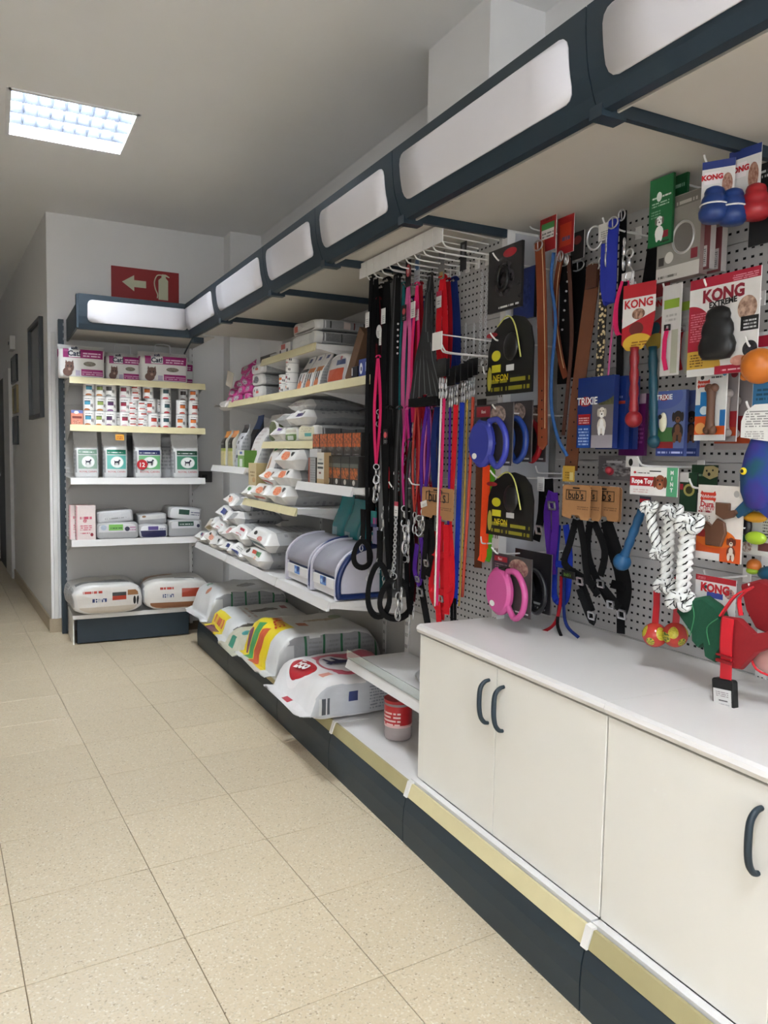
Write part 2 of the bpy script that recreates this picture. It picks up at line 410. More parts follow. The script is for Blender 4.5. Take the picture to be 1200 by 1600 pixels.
# skirting, corner guard, door at the end of the passage
def alongc(b, y0, y1, z0, z1, t, mi=0):
    for a, c in ((y0, y1),):
        p = [(cwall(a)-t, a), (cwall(a), a), (cwall(c), c), (cwall(c)-t, c)]
        n = len(b.v); b.v += [Vector((x, y, z)) for z in (z0, z1) for x, y in p]
        for f in ((3, 2, 1, 0), (4, 5, 6, 7), (0, 1, 5, 4), (1, 2, 6, 5), (2, 3, 7, 6), (3, 0, 4, 7)):
            b.f.append(tuple(n+k for k in f)); b.mi.append(mi); b.uv.append([(0, 0), (1, 0), (1, 1), (0, 1)])
    return b
b = alongc(MB(), 6.0, 8.62, 0, .10, .012); b.box(.345, .44, 5.988, 6.0, 0, .10); struct(b.obj('baseboard_corridor', M_skirt))
struct(MB().box(.378, .408, 5.982, 6.0, .10, 2.15).obj('trim_1', M_trimw, bevel=.003))
struct(alongc(MB(), 8.64, 9.25, 0, 2.12, .03).obj('trim_2', M_trimw))
dr = struct(alongc(MB(), 9.27, 10.15, 0, 2.08, .02).obj('door_1', mat('dark_door', (.07, .10, .13), .5)))
alongc(MB(), 9.98, 10.08, 1.0, 1.03, .05).obj('door_handle', M_steel, dr)
# ------------------------------------------------------------------ ceiling light fittings
M_tube = mat('fluorescent_tube', (.955, .985, 1), .5, emit=98., var=0)
M_refl = mat('louvre_aluminium', (.30, .32, .36), .3, metal=.6, var=.02)
M_lbox = mat('fitting_white', (.92, .92, .92), .4); M_lin = mat('fitting_inner', (.42, .43, .46), .5)
def troffer(l, label):
    x0, x1, y0, y1 = l; t = thing('ceiling_light', label, 'ceiling light', ((x0+x1)/2, (y0+y1)/2, CEIL))
    b = MB(); e = .012
    for a in ((x0-.008, x0+e, y0-.008, y1+.008), (x1-e, x1+.008, y0-.008, y1+.008), (x0, x1, y0-.008, y0+e), (x0, x1, y1-e, y1+.008)): b.box(*a, CEIL-.006, CEIL-.0005)
    b.obj('frame', M_lbox, t, world=True)
    b = MB(); b.box(x0+.002, x1-.002, y0+.002, y1-.002, CEIL+.095, CEIL+.099)
    for a in ((x0+.002, x0+.006, y0+.002, y1-.002), (x1-.006, x1-.002, y0+.002, y1-.002), (x0+.006, x1-.006, y0+.002, y0+.006), (x0+.006, x1-.006, y1-.006, y1-.002)): b.box(*a, CEIL, CEIL+.095)
    b.obj('housing', M_lin, t, world=True)
    n = 4; dy = (y1-y0-2*e)/n
    for k in range(n):
        yc = y0+e+dy*(k+.5)
        MB().tube([(x0+.02, yc, CEIL+.07), (x1-.02, yc, CEIL+.07)], .013, 8).obj('fluorescent_tube', M_tube, t, world=True, smooth=True)
    for k in range(1, n):     # long reflectors, vee section
        yc = y0+e+dy*k; b = MB()
        for s in (-1, 1): b.face([(x0+e, yc+s*.014, CEIL+.05), (x1-e, yc+s*.014, CEIL+.05), (x1-e, yc+s*.001, CEIL+.002), (x0+e, yc+s*.001, CEIL+.002)])
        b.obj('reflector', M_refl, t, world=True)
    m = 9; dx = (x1-x0-2*e)/m
    for k in range(1, m):     # cross blades
        xc = x0+e+dx*k; b = MB()
        for s in (-1, 1): b.face([(xc+s*.011, y0+e, CEIL+.045), (xc+s*.011, y1-e, CEIL+.045), (xc+s*.001, y1-e, CEIL+.004), (xc+s*.001, y0+e, CEIL+.004)])
        b.obj('louvre_blade', M_refl, t, world=True)
troffer(LIGHTS[0], 'lit square recessed ceiling light with white louvre cells over the aisle')
troffer(LIGHTS[1], 'square recessed louvre ceiling light in the middle of the shop')
troffer(LIGHTS[2], 'square recessed louvre ceiling light by the shop window')
# ------------------------------------------------------------------ fire extinguisher sign, passage wall things
M_red = mat('sign_red', (.58, .09, .10), .45)
M_lum = mat('sign_luminous_cream', (.80, .79, .68), .5)
t = thing('fire_extinguisher_sign', 'red sign with pale arrow and extinguisher on the white wall', 'sign', (.79, 5.996, 2.44))
MB().box(0, .485, -.004, .002, 0, .222).obj('plate', M_red, t)
ar = [(.075, .115), (.16, .055), (.16, .085), (.245, .085), (.245, .135), (.16, .135), (.16, .170)]
MB().prism(ar, -.0055, -.004).obj('arrow', M_lum, t)
b = MB(); b.prism([(.335, .012), (.405, .012), (.405, .155), (.39, .172), (.352, .172), (.335, .155)], -.0055, -.004)
b.prism([(.355, .172), (.388, .172), (.388, .186), (.412, .178), (.416, .184), (.388, .2), (.36, .2)], -.0055, -.004)
b.tube(smoothpath([(.358, -.005, .193), (.325, -.005, .186), (.306, -.005, .14), (.312, -.005, .09), (.328, -.005, .05), (.326, -.005, .022)]), .0045, 5)
b.obj('extinguisher_symbol', M_lum, t)
def cplace(y, z): return (cwall(y), y, z)
RC = math.atan2(-.0673, 1)   # direction of the passage wall
def onc(name, label, cat, y0, y1, z0, z1, th):
    return thing(name, label, cat, cplace(y0, z0), -math.atan(-.0673)-PI/2), (y1-y0), (z1-z0)
def crz(): return math.atan(.0673)+PI/2
def cpanel(t, L, h, th, frame, inner, fw=.03):
    # local +x runs along the wall away from the camera, local +y into the room side
    b = MB()
    for a in ((0, L, 0, fw), (0, L, h-fw, h), (0, fw, fw, h-fw), (L-fw, L, fw, h-fw)): b.box(a[0], a[1], .001, th, a[2], a[3])
    b.obj('frame', frame, t); MB().box(fw, L-fw, .001, th*.5, fw, h-fw).obj('picture', inner, t)
M_frame = mat('black_picture_frame', (.06, .06, .06), .35)
t = thing('picture_frame', 'large black framed picture on the passage wall', 'picture', cplace(6.22, 1.56), crz()); cpanel(t, .72, .73, .03, M_frame, pm('dark_print', (.17, .18, .17), [('n', .5, .5, .36, .4, (.22, .23, .21), (.13, .14, .14))], .15))
for y0, y1, z0, z1, lb, mt in ((8.0, 8.5, 1.95, 2.2, 'dark framed notice, topmost of three on the passage wall', (.20, .20, .19)), (8.0, 8.4, 1.66, 1.92, 'framed notice with pale gold edge between two darker notices', (.30, .27, .18)), (8.02, 8.45, 1.36, 1.63, 'dark framed notice, lowest of three on the passage wall', (.16, .15, .14))):
    t = thing('notice', lb, 'notice', cplace(y0, z0), crz()); cpanel(t, y1-y0, z1-z0, .02, M_frame if z0 != 1.66 else mat('gold_edge', (.55, .48, .28), .4), pm('nt%d' % int(z0*100), mt, [('r', .1, .1, .9, .9, tuple(c*.8 for c in mt))], .3), .02)
t = thing('alarm_box', 'small white alarm box high on the passage wall', 'alarm', cplace(8.2, 2.26), crz()); MB().box(0, .22, .001, .05, 0, .13).obj('housing', M_trimw, t, bevel=.006); MB().box(.08, .13, .05, .054, .05, .08).obj('lens', M_black, t)
t = thing('socket_box', 'dark grey socket box on the wall in the shelving corner', 'socket', (1.40, 5.955, 1.09)); MB().box(0, .12, 0, .04, 0, .085).obj('housing', mat('grey_box', (.27, .26, .26), .5), t, bevel=.004); MB().box(.04, .08, -.003, 0, .025, .06).obj('socket', M_black, t)
# ------------------------------------------------------------------ shelving units
XB, XF, XH = 1.83, 1.235, 1.19        # back panel, plinth front, header bottom front
M_panel = mat('grey_white_panel', (.76, .75, .74), .45, var=.02, scale=6)
M_peg = mat('perforated_panel', (.70, .69, .685), .45, var=.03, scale=6)
M_void = mat('hole_backing', (.05, .05, .05), .9)
M_diff = mat('header_diffuser', (.84, .83, .85), .3, var=.015, scale=4)
M_under = mat('canopy_sheet', (.76, .74, .71), .5, var=.03, scale=5)
def peg_panel(y0, y1, z0, z1, X, parent):
    """perforated sheet: real square holes, dark sheet behind"""
    b = MB(); pt = .0254; ny, nz_ = max(1, int((y1-y0-.02)/pt)), max(1, int((z1-z0-.012)/pt))
    oy, oz = (y1-y0-ny*pt)/2, (z1-z0-nz_*pt)/2
    hy, hz = .0048, .0034
    ys = [y0]+[y0+oy+k*pt for k in range(ny+1)]+[y1]; zs = [z0]+[z0+oz+k*pt for k in range(nz_+1)]+[z1]
    def vid(y, z): b.v.append(Vector((X, y, z))); return len(b.v)-1
    G = [[vid(y, z) for z in zs] for y in ys]
    for i in range(len(ys)-1):
        for j in range(len(zs)-1):
            a, c, d, e = G[i][j], G[i+1][j], G[i+1][j+1], G[i][j+1]
            if 1 <= i <= ny and 1 <= j <= nz_:
                cy, cz = (ys[i]+ys[i+1])/2, (zs[j]+zs[j+1])/2
                k = [vid(cy-hy, cz-hz), vid(cy+hy, cz-hz), vid(cy+hy, cz+hz), vid(cy-hy, cz+hz)]
                q = [a, c, d, e]
                for n in range(4): b.f.append((q[n], k[n], k[(n+1) % 4], q[(n+1) % 4])); b.mi.append(0); b.uv.append([(0, 0)]*4)
            else:
                b.f.append((a, e, d, c)); b.mi.append(0); b.uv.append([(0, 0)]*4)
    e = .010
    for y in (y0, y1): b.face([(X, y, z0), (X, y, z1), (X+e, y, z1), (X+e, y, z0)])
    for z in (z0, z1): b.face([(X, y0, z), (X, y1, z), (X+e, y1, z), (X+e, y0, z)])
    b.box(X+.006, X+e, y0+.001, y1-.001, z0+.001, z1-.001, 1)
    return b.obj('peg_panel', [M_peg, M_void], parent, world=True)
def upright(parent, y, X, z1=2.12, m=None):
    b = MB(); b.box(X-.004, X+.028, y-.016, y+.016, .0, z1)
    o = b.obj('upright', m or M_shelf, parent, world=True)
    b = MB(); k = .24
    while k < z1-.05:
        for s in (-.006, .006): b.box(X-.0046, X-.004, y+s-.0018, y+s+.0018, k, k+.016)
        k += .05
    b.obj('slot', M_void, o, world=True)['kind'] = 'stuff'; return o
HPROF = [(1.149, 2.296), (1.150, 2.255), (1.152, 2.224), (1.156, 2.19), (1.162, 2.16), (1.177, 2.117), (1.191, 2.085)]
def header_strip(pt, a0, a1, parent, dif=None):
    """pt(s, profile point) -> world; s runs a0..a1 along the header"""
    rows = [[(pt(s, x, z), (s, z)) for x, z in HPROF+[(1.215, 2.083), (1.215, 2.10), (1.20, 2.11), (1.172, 2.29)]] for s in (a0+.0015, a1-.0015)]
    b = MB(); b.grid(rows, closed=True)
    n = len(rows[0])
    b.f.append(tuple(range(n))); b.f.append(tuple(reversed(range(n, 2*n)))); b.uv += [[(0, 0)]*n]*2; b.mi += [0, 0]
    fr = b.obj('header_frame', M_dark, parent, world=True)
    bm = bmesh.new(); bm.from_mesh(fr.data); bmesh.ops.recalc_face_normals(bm, faces=bm.faces); bm.to_mesh(fr.data); bm.free()
    if dif:
        d0, d1 = dif; zA, zB = 2.127, 2.262; b = MB(); rows = []; r = .028; N = 10
        def px(z):
            for (xa, za), (xb, zb) in zip(HPROF, HPROF[1:]):
                if zb <= z <= za: return xa+(xb-xa)*(za-z)/(za-zb)
            return HPROF[0][0]
        for k in range(N+1):
            a = k/N; z = zA+(zB-zA)*(.5-.5*math.cos(PI*a)); e = min(z-zA, zB-z)
            ins = r-math.sqrt(max(0, r*r-(r-min(e, r))**2))
            rows.append([(pt(d0+ins+(d1-d0-2*ins)*j/6, px(z)-.003, z), (j/6, a)) for j in range(7)])
        b.grid(rows); edge = [rows[0][j][0] for j in range(7)]+[r_[-1][0] for r_ in rows[1:]]+[rows[-1][j][0] for j in range(5, -1, -1)]+[r_[0][0] for r_ in reversed(rows[1:-1])]
        o = b.obj('diffuser', M_diff, fr, world=True, auto=40)
        so = o.modifiers.new('thick', 'SOLIDIFY'); so.thickness = .004; so.offset = 0
    return fr
def rside(s, x, z): return Vector((x, s, z))
def shelf(parent, y0, y1, xf, z, rail, xb=None, th=.028, name='shelf'):
    """steel shelf on the right-hand run; z is the top surface"""
    xb = xb or XB; y0 += .003; y1 -= .003
    o = MB().box(xf+.006, xb-.002, y0, y1, z-th, z).obj(name, M_shelf, parent, world=True, bevel=.002)
    b = MB(); b.prism([(xf-.012, z-.036), (xf+.002, z-.036), (xf+.006, z+.004), (xf+.001, z+.004)], y0, y1); b.obj('price_rail', rail, o, world=True)
    for y in (y0, y1-.003): MB().prism([(xf+.03, z-th), (xb, z-.11), (xb, z-th)], y, y+.003).obj('bracket', M_shelf, o, world=True)
    return o
def plinth(parent, y0, y1, rail, deckx=1.83):
    pr = [(1.262, .176), (1.247, .16), (1.238, .12), (1.235, .07), (1.238, .0), (1.27, .0), (1.28, .176)]
    b = MB(); b.prism(list(reversed(pr)), y0+.002, y1-.002); b.obj('plinth', M_dark, parent, world=True)
    o = MB().box(1.272, deckx, y0+.002, y1-.002, .174, .20).obj('base_shelf', M_shelf, parent, world=True, bevel=.002)
    b = MB(); b.prism([(1.246, .163), (1.262, .163), (1.270, .206), (1.262, .206)], y0+.012, y1-.012); b.obj('price_rail', rail, o, world=True)
    b = MB(); b.prism([(1.242, .160), (1.268, .160), (1.274, .210), (1.258, .210)], y0-.010, y0+.012); b.obj('rail_joint', M_wire, o, world=True)
def canopy(parent, y0, y1, xb, clamp=True):
    b = MB(); b.box(1.232, xb, y0+.012, y1-.012, 2.112, 2.118); b.box(1.228, 1.234, y0+.012, y1-.012, 2.085, 2.118)
    b.obj('canopy_sheet', M_under, parent, world=True)
    b = MB(); b.prism([(1.20, 2.082), (1.27, 2.085), (xb, 2.085), (xb, 2.112), (1.20, 2.16)], y0-.008, y0+.008); b.box(1.185, 1.255, y0-.02, y0+.02, 2.072, 2.10)
    b.obj('canopy_bracket', M_dark, parent, world=True)
def unit(label, y0, y1):
    return thing('shelving_unit', label, 'shelving', (XB, (y0+y1)/2, 0))
UY = [.45, 1.35, 2.25, 2.91, 3.57, 4.47, 5.25]
U = []
U.append(unit('pegboard wall unit holding plush and rubber dog toys beside the chew packs', UY[0], UY[1]))
U.append(unit('pegboard wall unit hung with collars, harness cards and rope toys', UY[1], UY[2]))
U.append(unit('narrow pegboard unit crowded with hanging dog leads', UY[2], UY[3]))
U.append(unit('narrow white shelving unit with the two domed litter trays', UY[3], UY[4]))
U.append(unit('white shelving unit with overlapping shelves of pet food bags', UY[4], UY[5]))
U.append(unit('white shelving unit reaching into the corner, magenta packs on its top shelf', UY[5], UY[6]))
for i, u in enumerate(U):
    y0, y1 = UY[i], UY[i+1]; xb = 1.60 if i == 2 else XB
    d1 = y1-.055 if i < 5 else y1-.03
    header_strip(rside, y0, y1+(0 if i < 5 else -.0), u, (y0+.055, d1))
    canopy(u, y0, y1, xb)
    plinth(u, y0, y1, M_tan if i in (0, 2, 3) else M_cream, xb)
    if i < 2:
        for z0, z1 in ((.20, .755), ): MB().box(XB, XB+.01, y0, y1, z0, z1).obj('back_panel', M_panel, u, world=True)
        for z0, z1 in ((.757, 1.02), (1.022, 1.325), (1.327, 1.63), (1.632, 1.925), (1.927, 2.112)): peg_panel(y0+.018, y1-.018, z0, z1, XB, u)
        upright(u, y0, XB)
    elif i == 2:
        MB().box(xb, xb+.01, y0+.018, y1-.018, .20, .665).obj('back_panel', M_panel, u, world=True)
        for z0, z1 in ((.667, .95), (.952, 1.24), (1.242, 1.53), (1.532, 1.82), (1.822, 2.112)): peg_panel(y0+.018, y1-.018, z0, z1, xb, u)
        upright(u, y0+.005, xb); upright(u, y1-.004, xb)
        MB().box(xb+.03, XB-.006, y0+.012, y0+.02, .20, 2.112).obj('side_panel', mat('filler_panel', (.72, .72, .74), .45), u, world=True)
        MB().box(xb+.03, XB-.006, y1-.008, y1-.0005, .20, 2.112).obj('side_panel', M_panel, u, world=True)
    else:
        for z0, z1 in ((.20, .68), (.682, 1.16), (1.162, 1.64), (1.642, 2.112)): MB().box(XB, XB+.01, y0+.018, y1-.018, z0, z1).obj('back_panel', M_panel, u, world=True)
        upright(u, y1-(.016 if i == 5 else 0), XB)
# shelves of the right-hand run
S0 = shelf(U[4], 3.57, 4.42, 1.42, 1.87, M_cream)
S1a = shelf(U[3], 2.91, 3.57, 1.41, 1.66, M_cream); S1b = shelf(U[4], 3.57, 4.47, 1.42, 1.66, M_cream); S1c = shelf(U[5], 4.47, 5.25, 1.42, 1.66, M_cream)
shelf(U[5], 4.47, 5.25, 1.34, 1.235, M_shelf); shelf(U[4], 3.57, 4.42, 1.43, 1.39, M_cream); shelf(U[3], 2.91, 3.57, 1.33, 1.19, M_shelf)
shelf(U[4], 3.57, 4.47, 1.33, 1.055, M_cream)
shelf(U[3], 2.91, 3.57, 1.23, .715, M_shelf); shelf(U[4], 3.57, 4.47, 1.23, .715, M_shelf); shelf(U[5], 4.47, 5.25, 1.23, .715, M_shelf)
gs = shelf(U[2], 2.262, 2.905, 1.315, .475, M_shelf, xb=1.60)
MB().box(1.309, 1.312, 2.27, 2.90, .478, .515).obj('glass_lip', mat('clear_acrylic', (.92, .95, .95), .05, trans=.85, var=0), gs, world=True)
# back unit
BX0, BX1 = .46, 1.36
ub = thing('shelving_unit', 'white end shelving unit with litter bags, tins and dog food under the red sign', 'shelving', ((BX0+BX1)/2, 5.95, 0))
for z0, z1 in ((.2, .68), (.682, 1.16), (1.162, 1.64), (1.642, 2.10)): MB().box(BX0, BX1, 5.93, 5.94, z0, z1).obj('back_panel', M_panel, ub, world=True)
def uprightb(x, m, w=.016):
    b = MB(); b.box(x-w, x+w, 5.918, 5.975, 0, 2.235); o = b.obj('upright', m, ub, world=True); b = MB(); k = .24
    while k < 2.2:
        b.box(x+w-.005, x+w-.002, 5.9172, 5.918, k, k+.018); k += .05
    b.obj('slot', M_shelf if m is M_dark else M_void, o, world=True)['kind'] = 'stuff'
uprightb(BX0-.018, M_dark, .018); uprightb(BX1-.012, M_shelf, .012)
def bshelf(z, rail, yf=5.53, x0=BX0, x1=BX1):
    o = MB().box(x0+.003, x1-.003, yf+.006, 5.928, z-.028, z).obj('shelf', M_shelf, ub, world=True, bevel=.002)
    b = MB(); rows = []
    pr = [(yf-.012, z-.04), (yf+.002, z-.04), (yf+.006, z+.004), (yf+.001, z+.004)]
    b.grid([[((x, y, zz), (0, 0)) for y, zz in pr] for x in (x0, x1)], closed=True); b.f += [(0, 1, 2, 3), (7, 6, 5, 4)]; b.uv += [[(0, 0)]*4]*2; b.mi += [0, 0]
    b.obj('price_rail', rail, o, world=True)
    for x in (x0+.004, x1-.008):
        b = MB()
        rr = [(yf+.03, z-.028), (5.928, z-.028), (5.928, z-.12)]
        b.grid([[((xx, y, zz), (0, 0)) for y, zz in rr] for xx in (x, x+.003)], closed=True); n = len(b.v)-6; b.f += [(n, n+1, n+2), (n+5, n+4, n+3)]; b.uv += [[(0, 0)]*3]*2; b.mi += [0, 0]
        b.obj('bracket', M_shelf, o, world=True)
ZB = [1.805, 1.49, 1.135, .715]
for z, r in zip(ZB, (M_cream, M_cream, M_shelf, M_shelf)): bshelf(z, r)
MB().box(BX0+.002, 1.30, 5.53, 5.90, .176, .205).obj('base_shelf', M_shelf, ub, world=True, bevel=.003)
MB().box(BX0+.004, BX0+.012, 5.55, 5.90, 0, .175).obj('base_side', M_white, ub, world=True)
b = MB(); b.box(BX0+.03, 1.245, 5.545, 5.56, 0.008, .175); b.obj('plinth', M_dark, ub, world=True, bevel=.003)
# back header: meets the right-hand one in a mitre
def bside(s, x, z): return Vector((s, 5.25+(x-XH), z))
header_strip(bside, .49, 1.20, ub, (.545, 1.168))
b = MB(); b.box(.478, .49, 5.21, 5.93, 2.085, 2.235); b.box(.478, .49, 5.205, 5.26, 2.085, 2.292); b.obj('header_side', M_dark, ub, world=True)
MB().box(.49, 1.36, 5.275, 5.928, 2.10, 2.108).obj('canopy_sheet', M_under, ub, world=True)
b = MB(); b.tube([(1.21, 5.26, 2.085), (1.30, 5.92, 2.06)], .006, 6); b.box(1.20, 1.27, 5.2, 5.26, 2.05, 2.085); b.obj('canopy_bracket', M_dark, ub, world=True)
# ------------------------------------------------------------------ cabinets and tops
def cabinet(label, y0, y1, handles):
    t = thing('base_cabinet', label, 'cabinet', (1.56, (y0+y1)/2, .2))
    MB().box(1.340, XB-.004, y0+.001, y1-.001, .212, .722).obj('body', M_cab, t, world=True)
    ym = (y0+y1)/2
    for k, (a, c) in enumerate(((ym+.002, y1-.001), (y0+.001, ym-.002))):
        d = MB().box(1.300, 1.317, a, c, .214, .718).obj('door', M_cab, t, world=True, bevel=.0015)
        hy = (a+.035) if k == 0 else (c-.035)
        pts = smoothpath([(1.300, hy, .672), (1.283, hy, .668), (1.268, hy, .648), (1.266, hy, .600), (1.272, hy, .565), (1.286, hy, .546), (1.300, hy, .542)], 5)
        MB().tube(pts, lambda q: .0055+.002*math.sin(PI*q), 8).obj('handle', M_dark, d, world=True, smooth=True)
    MB().box(1.302, 1.339, y1-.003, y1-.0012, .214, .72).obj('side_return', M_cab, t, world=True)
    MB().box(1.275, 1.298, y0+.001, y1-.001, .201, .213).obj('base_strip', M_shelf, t, world=True)
    return t
cabinet('off-white two-door base cabinet under the collars and harnesses', 1.362, 2.268, 1)
cabinet('off-white two-door base cabinet under the plush toys', .452, 1.358, 1)
def top(label, y0, y1):
    b = MB(); pr = [(1.300, .723), (1.292, .727), (1.287, .738), (1.291, .748), (1.302, .753), (XB-.003, .753), (XB-.003, .723)]
    b.prism(list(reversed(pr)), y0, y1); o = b.obj('countertop', M_white, None)
    me = o.data; bm = bmesh.new(); bm.from_mesh(me); bmesh.ops.recalc_face_normals(bm, faces=bm.faces); bm.to_mesh(me); bm.free()
    return tag(o, label, 'countertop')
top('white rounded-edge countertop under the hanging harnesses and red leads', 1.3615, 2.275)
top('white rounded-edge countertop with the black tag and red strap above it', .45, 1.3605)
# ------------------------------------------------------------------ bags, cartons, tins
def put(o, loc, rz=0, tilt=(0, 0)):
    o.rotation_mode = 'XYZ'; o.location = loc; o.rotation_euler = (tilt[0], tilt[1], 0)
    if rz:
        M = Matrix.Rotation(rz, 4, 'Z') @ Matrix.Rotation(tilt[1], 4, 'Y') @ Matrix.Rotation(tilt[0], 4, 'X'); o.rotation_euler = M.to_euler('XYZ')
    return o
RZ = -PI/2
M_capw = mat('bag_end_white', (.87, .86, .85), .32, bump=.3, scale=40)
def sell(k, nc, n):
    a = 2*PI*k/nc; c, s = math.cos(a), math.sin(a)
    return math.copysign(abs(c)**(2/n), c), math.copysign(abs(s)**(2/n), s)
HEXP = [(1, 0), (.66, 1), (-.66, 1), (-1, 0), (-.66, -1), (.66, -1)]
def section(k, nc, n):
    if n != 'hex': return sell(k, nc, n)
    a = 6*k/nc; i = int(a); f = a-i; p, q = HEXP[i % 6], HEXP[(i+1) % 6]
    return p[0]+(q[0]-p[0])*f, p[1]+(q[1]-p[1])*f
def bag(name, label, cat, loc, rz, W, L, H, mats, endf='flat', endb='crimp', n=3.0, wr=.006, seed=0, tilt=(0, 0), group=None, lift=.35, rf=.3, seam=.03, ny=20, nc=24, cap=0):
    """filled bag lying down: local x width, y length (front at 0), z up; mats = top, side, front end"""
    b = MB(); ts = seam/L
    def hw(t):
        h, w = H, W
        for tt, e in ((t, endf), (1-t, endb)):
            if e == 'crimp':
                if tt < ts: hh = .005
                else:
                    s = min((tt-ts)/rf, 1); hh = max(.005, H*math.sqrt(max(0, 1-(1-s)**2.2)))
                h = min(h, hh); w = min(w, W*(1.0 if hh > .5*H else 1.03))
            else:
                s = min(tt/.05, 1); k = math.sqrt(max(0, 1-(1-s)**2)); e0 = .86; h = min(h, H*(e0+(1-e0)*k)); w = min(w, W*(.12+.88*e0+(1-e0)*.88*k))
        return h, w
    T = sorted({0, ts, 1-ts, 1} | {i/ny for i in range(ny+1)} | {.015, .035, .06, .985, .965, .94}); rows = []
    def zlow(h): return (H-h)*lift
    def topz(x, y):
        h, w = hw(min(max(y/L, 0), 1)); q = min(abs(2*x/w), .999); return zlow(h)+h/2+h/2*((1-q**n)**(1/n) if n != 'hex' else 1)
    for t in T:
        h, w = hw(t); row = []; e = min(t, 1-t)
        for k in range(nc):
            cx, cz = section(k, nc, n); x, y, z = cx*w/2, t*L, zlow(h)+h/2+cz*h/2
            nv = noise.noise_vector(Vector((x*9+seed*7.3, y*9-seed*3.1, z*11+seed)))+.5*noise.noise_vector(Vector((x*24+seed, y*24, z*24)))
            if n == 'hex' and endf == 'flat': y -= .038*(1-abs(cz))*max(0, 1-t/.10)
            a = wr*(1.25-.5*min(e*5, 1))
            row.append((Vector((x+nv.x*a, y+nv.y*a*.6, max(0, z+nv.z*a*(.3 if cz < -.6 else 1)))), (0, 0)))
        rows.append(row)
    def setuv(r, t): return [(p, (0, 0)) for p, _ in r]
    nrow = len(T)
    capf = capb = 0
    if endf == 'flat':
        c = sum((p for p, _ in rows[0]), Vector())/nc; c.y -= .006
        rows = [[(c+(p-c)*s, (9, 0)) for p, _ in rows[0]] for s in (.001, .4, .75)]+rows; capf = 3
    if endb == 'flat':
        c = sum((p for p, _ in rows[-1]), Vector())/nc; rows = rows+[[(c+(p-c)*s, (0, 0)) for p, _ in rows[-1]] for s in (.6, .001)]
    b.grid([[(p, (0, 0)) for p, _ in r] for r in rows], closed=True, mf=lambda i, j: 2 if i < capf else 0)
    for i, f in enumerate(b.f):
        ps = [b.v[k] for k in f]; nrm = (ps[2]-ps[0]).cross(ps[3]-ps[1])
        nrm = nrm.normalized() if nrm.length > 1e-12 else Vector((0, 0, 1))
        if b.mi[i] == 2: b.uv[i] = [(p.x/W+.5, p.z/H-(.17 if n == 'hex' else 0)) for p in ps]
        elif cap and max(p.y for p in ps) < cap*L: b.mi[i] = 3; b.uv[i] = [(p.x/W+.5, p.y/L) for p in ps]
        elif abs(nrm.z) > .55 or abs(nrm.y) > abs(nrm.x)*1.3: b.uv[i] = [(p.x/W+.5, p.y/L) for p in ps]
        else: b.mi[i] = 1; b.uv[i] = [(p.y/L, p.z/H) for p in ps]
    o = b.obj(name, mats+[M_capw], None, smooth=True)
    bm = bmesh.new(); bm.from_mesh(o.data); bmesh.ops.recalc_face_normals(bm, faces=bm.faces); bm.to_mesh(o.data); bm.free()
    if n == 'hex': o.data.set_sharp_from_angle(angle=math.radians(32))
    put(o, loc, rz, tilt); tag(o, label, cat, group)
    return o, topz
def standbag(name, label, cat, loc, rz, w, d, h, mats, seed=0, lean=.0, group=None, tilt=(0, 0), pinch=.55, wr=.004, n=5.0):
    """bag standing up: flat bottom, top pinched to a seam; mats = front, side"""
    b = MB(); nz_, nc = 18, 28; rows = []
    for i in range(nz_+1):
        t = i/nz_; s = 0 if t < pinch else (t-pinch)/(1-pinch); s = s*s*(3-2*s)
        dd = max(d*(1-s), .005)*(1-.10*max(0, 1-t*14)); ww = w*(1-.06*max(0, 1-t*14)+.02*s)
        row = []
        for k in range(nc):
            cx, cy = sell(k, nc, n); x, y, z = cx*ww/2, d/2+cy*dd/2+lean*t*h+d*.18*s, t*h
            nv = noise.noise_vector(Vector((x*10+seed*5.1, y*10, z*10-seed*2.7))); a = wr*(.5+1.2*t)
            row.append((Vector((x+nv.x*a, y+nv.y*a, z+(nv.z*a if 0 < i else 0))), (0, 0)))
        rows.append(row)
    c = sum((p for p, _ in rows[0]), Vector())/nc
    rows = [[(c+(p-c)*s, (0, 0)) for p, _ in rows[0]] for s in (.01,)]+rows
    b.grid(rows, closed=True)
    for i, f in enumerate(b.f):
        ps = [b.v[k] for k in f]; nrm = (ps[2]-ps[0]).cross(ps[3]-ps[1])
        b.uv[i] = [(p.x/w+.5, p.z/h) for p in ps]
        if nrm.length > 1e-12 and abs(nrm.normalized().x) > .6: b.mi[i] = 1; b.uv[i] = [(p.y/d, p.z/h) for p in ps]
    o = b.obj(name, mats, None, smooth=True)
    bm = bmesh.new(); bm.from_mesh(o.data); bmesh.ops.recalc_face_normals(bm, faces=bm.faces); bm.to_mesh(o.data); bm.free()
    put(o, loc, rz, tilt); tag(o, label, cat, group); return o
def carton(name, label, cat, loc, rz, w, d, h, front, side, topm=None, tilt=(0, 0), group=None, bev=.0015):
    b = MB(); b.box(-w/2, w/2, 0, d, 0, h, dict(f=0, l=1, r=1, b=0, t=2, d=2))
    o = b.obj(name, [front, side, topm or side], None, bevel=bev); put(o, loc, rz, tilt); tag(o, label, cat, group); return o
DOG = [(-.46, -.42), (-.36, -.42), (-.33, -.12), (-.2, -.08), (.12, -.10), (.16, -.42), (.26, -.42), (.27, -.05), (.33, .12), (.38, .22), (.5, .24), (.5, .33), (.38, .42), (.30, .44), (.24, .36), (.16, .18), (-.3, .14), (-.44, .30), (-.5, .28), (-.42, .05)]
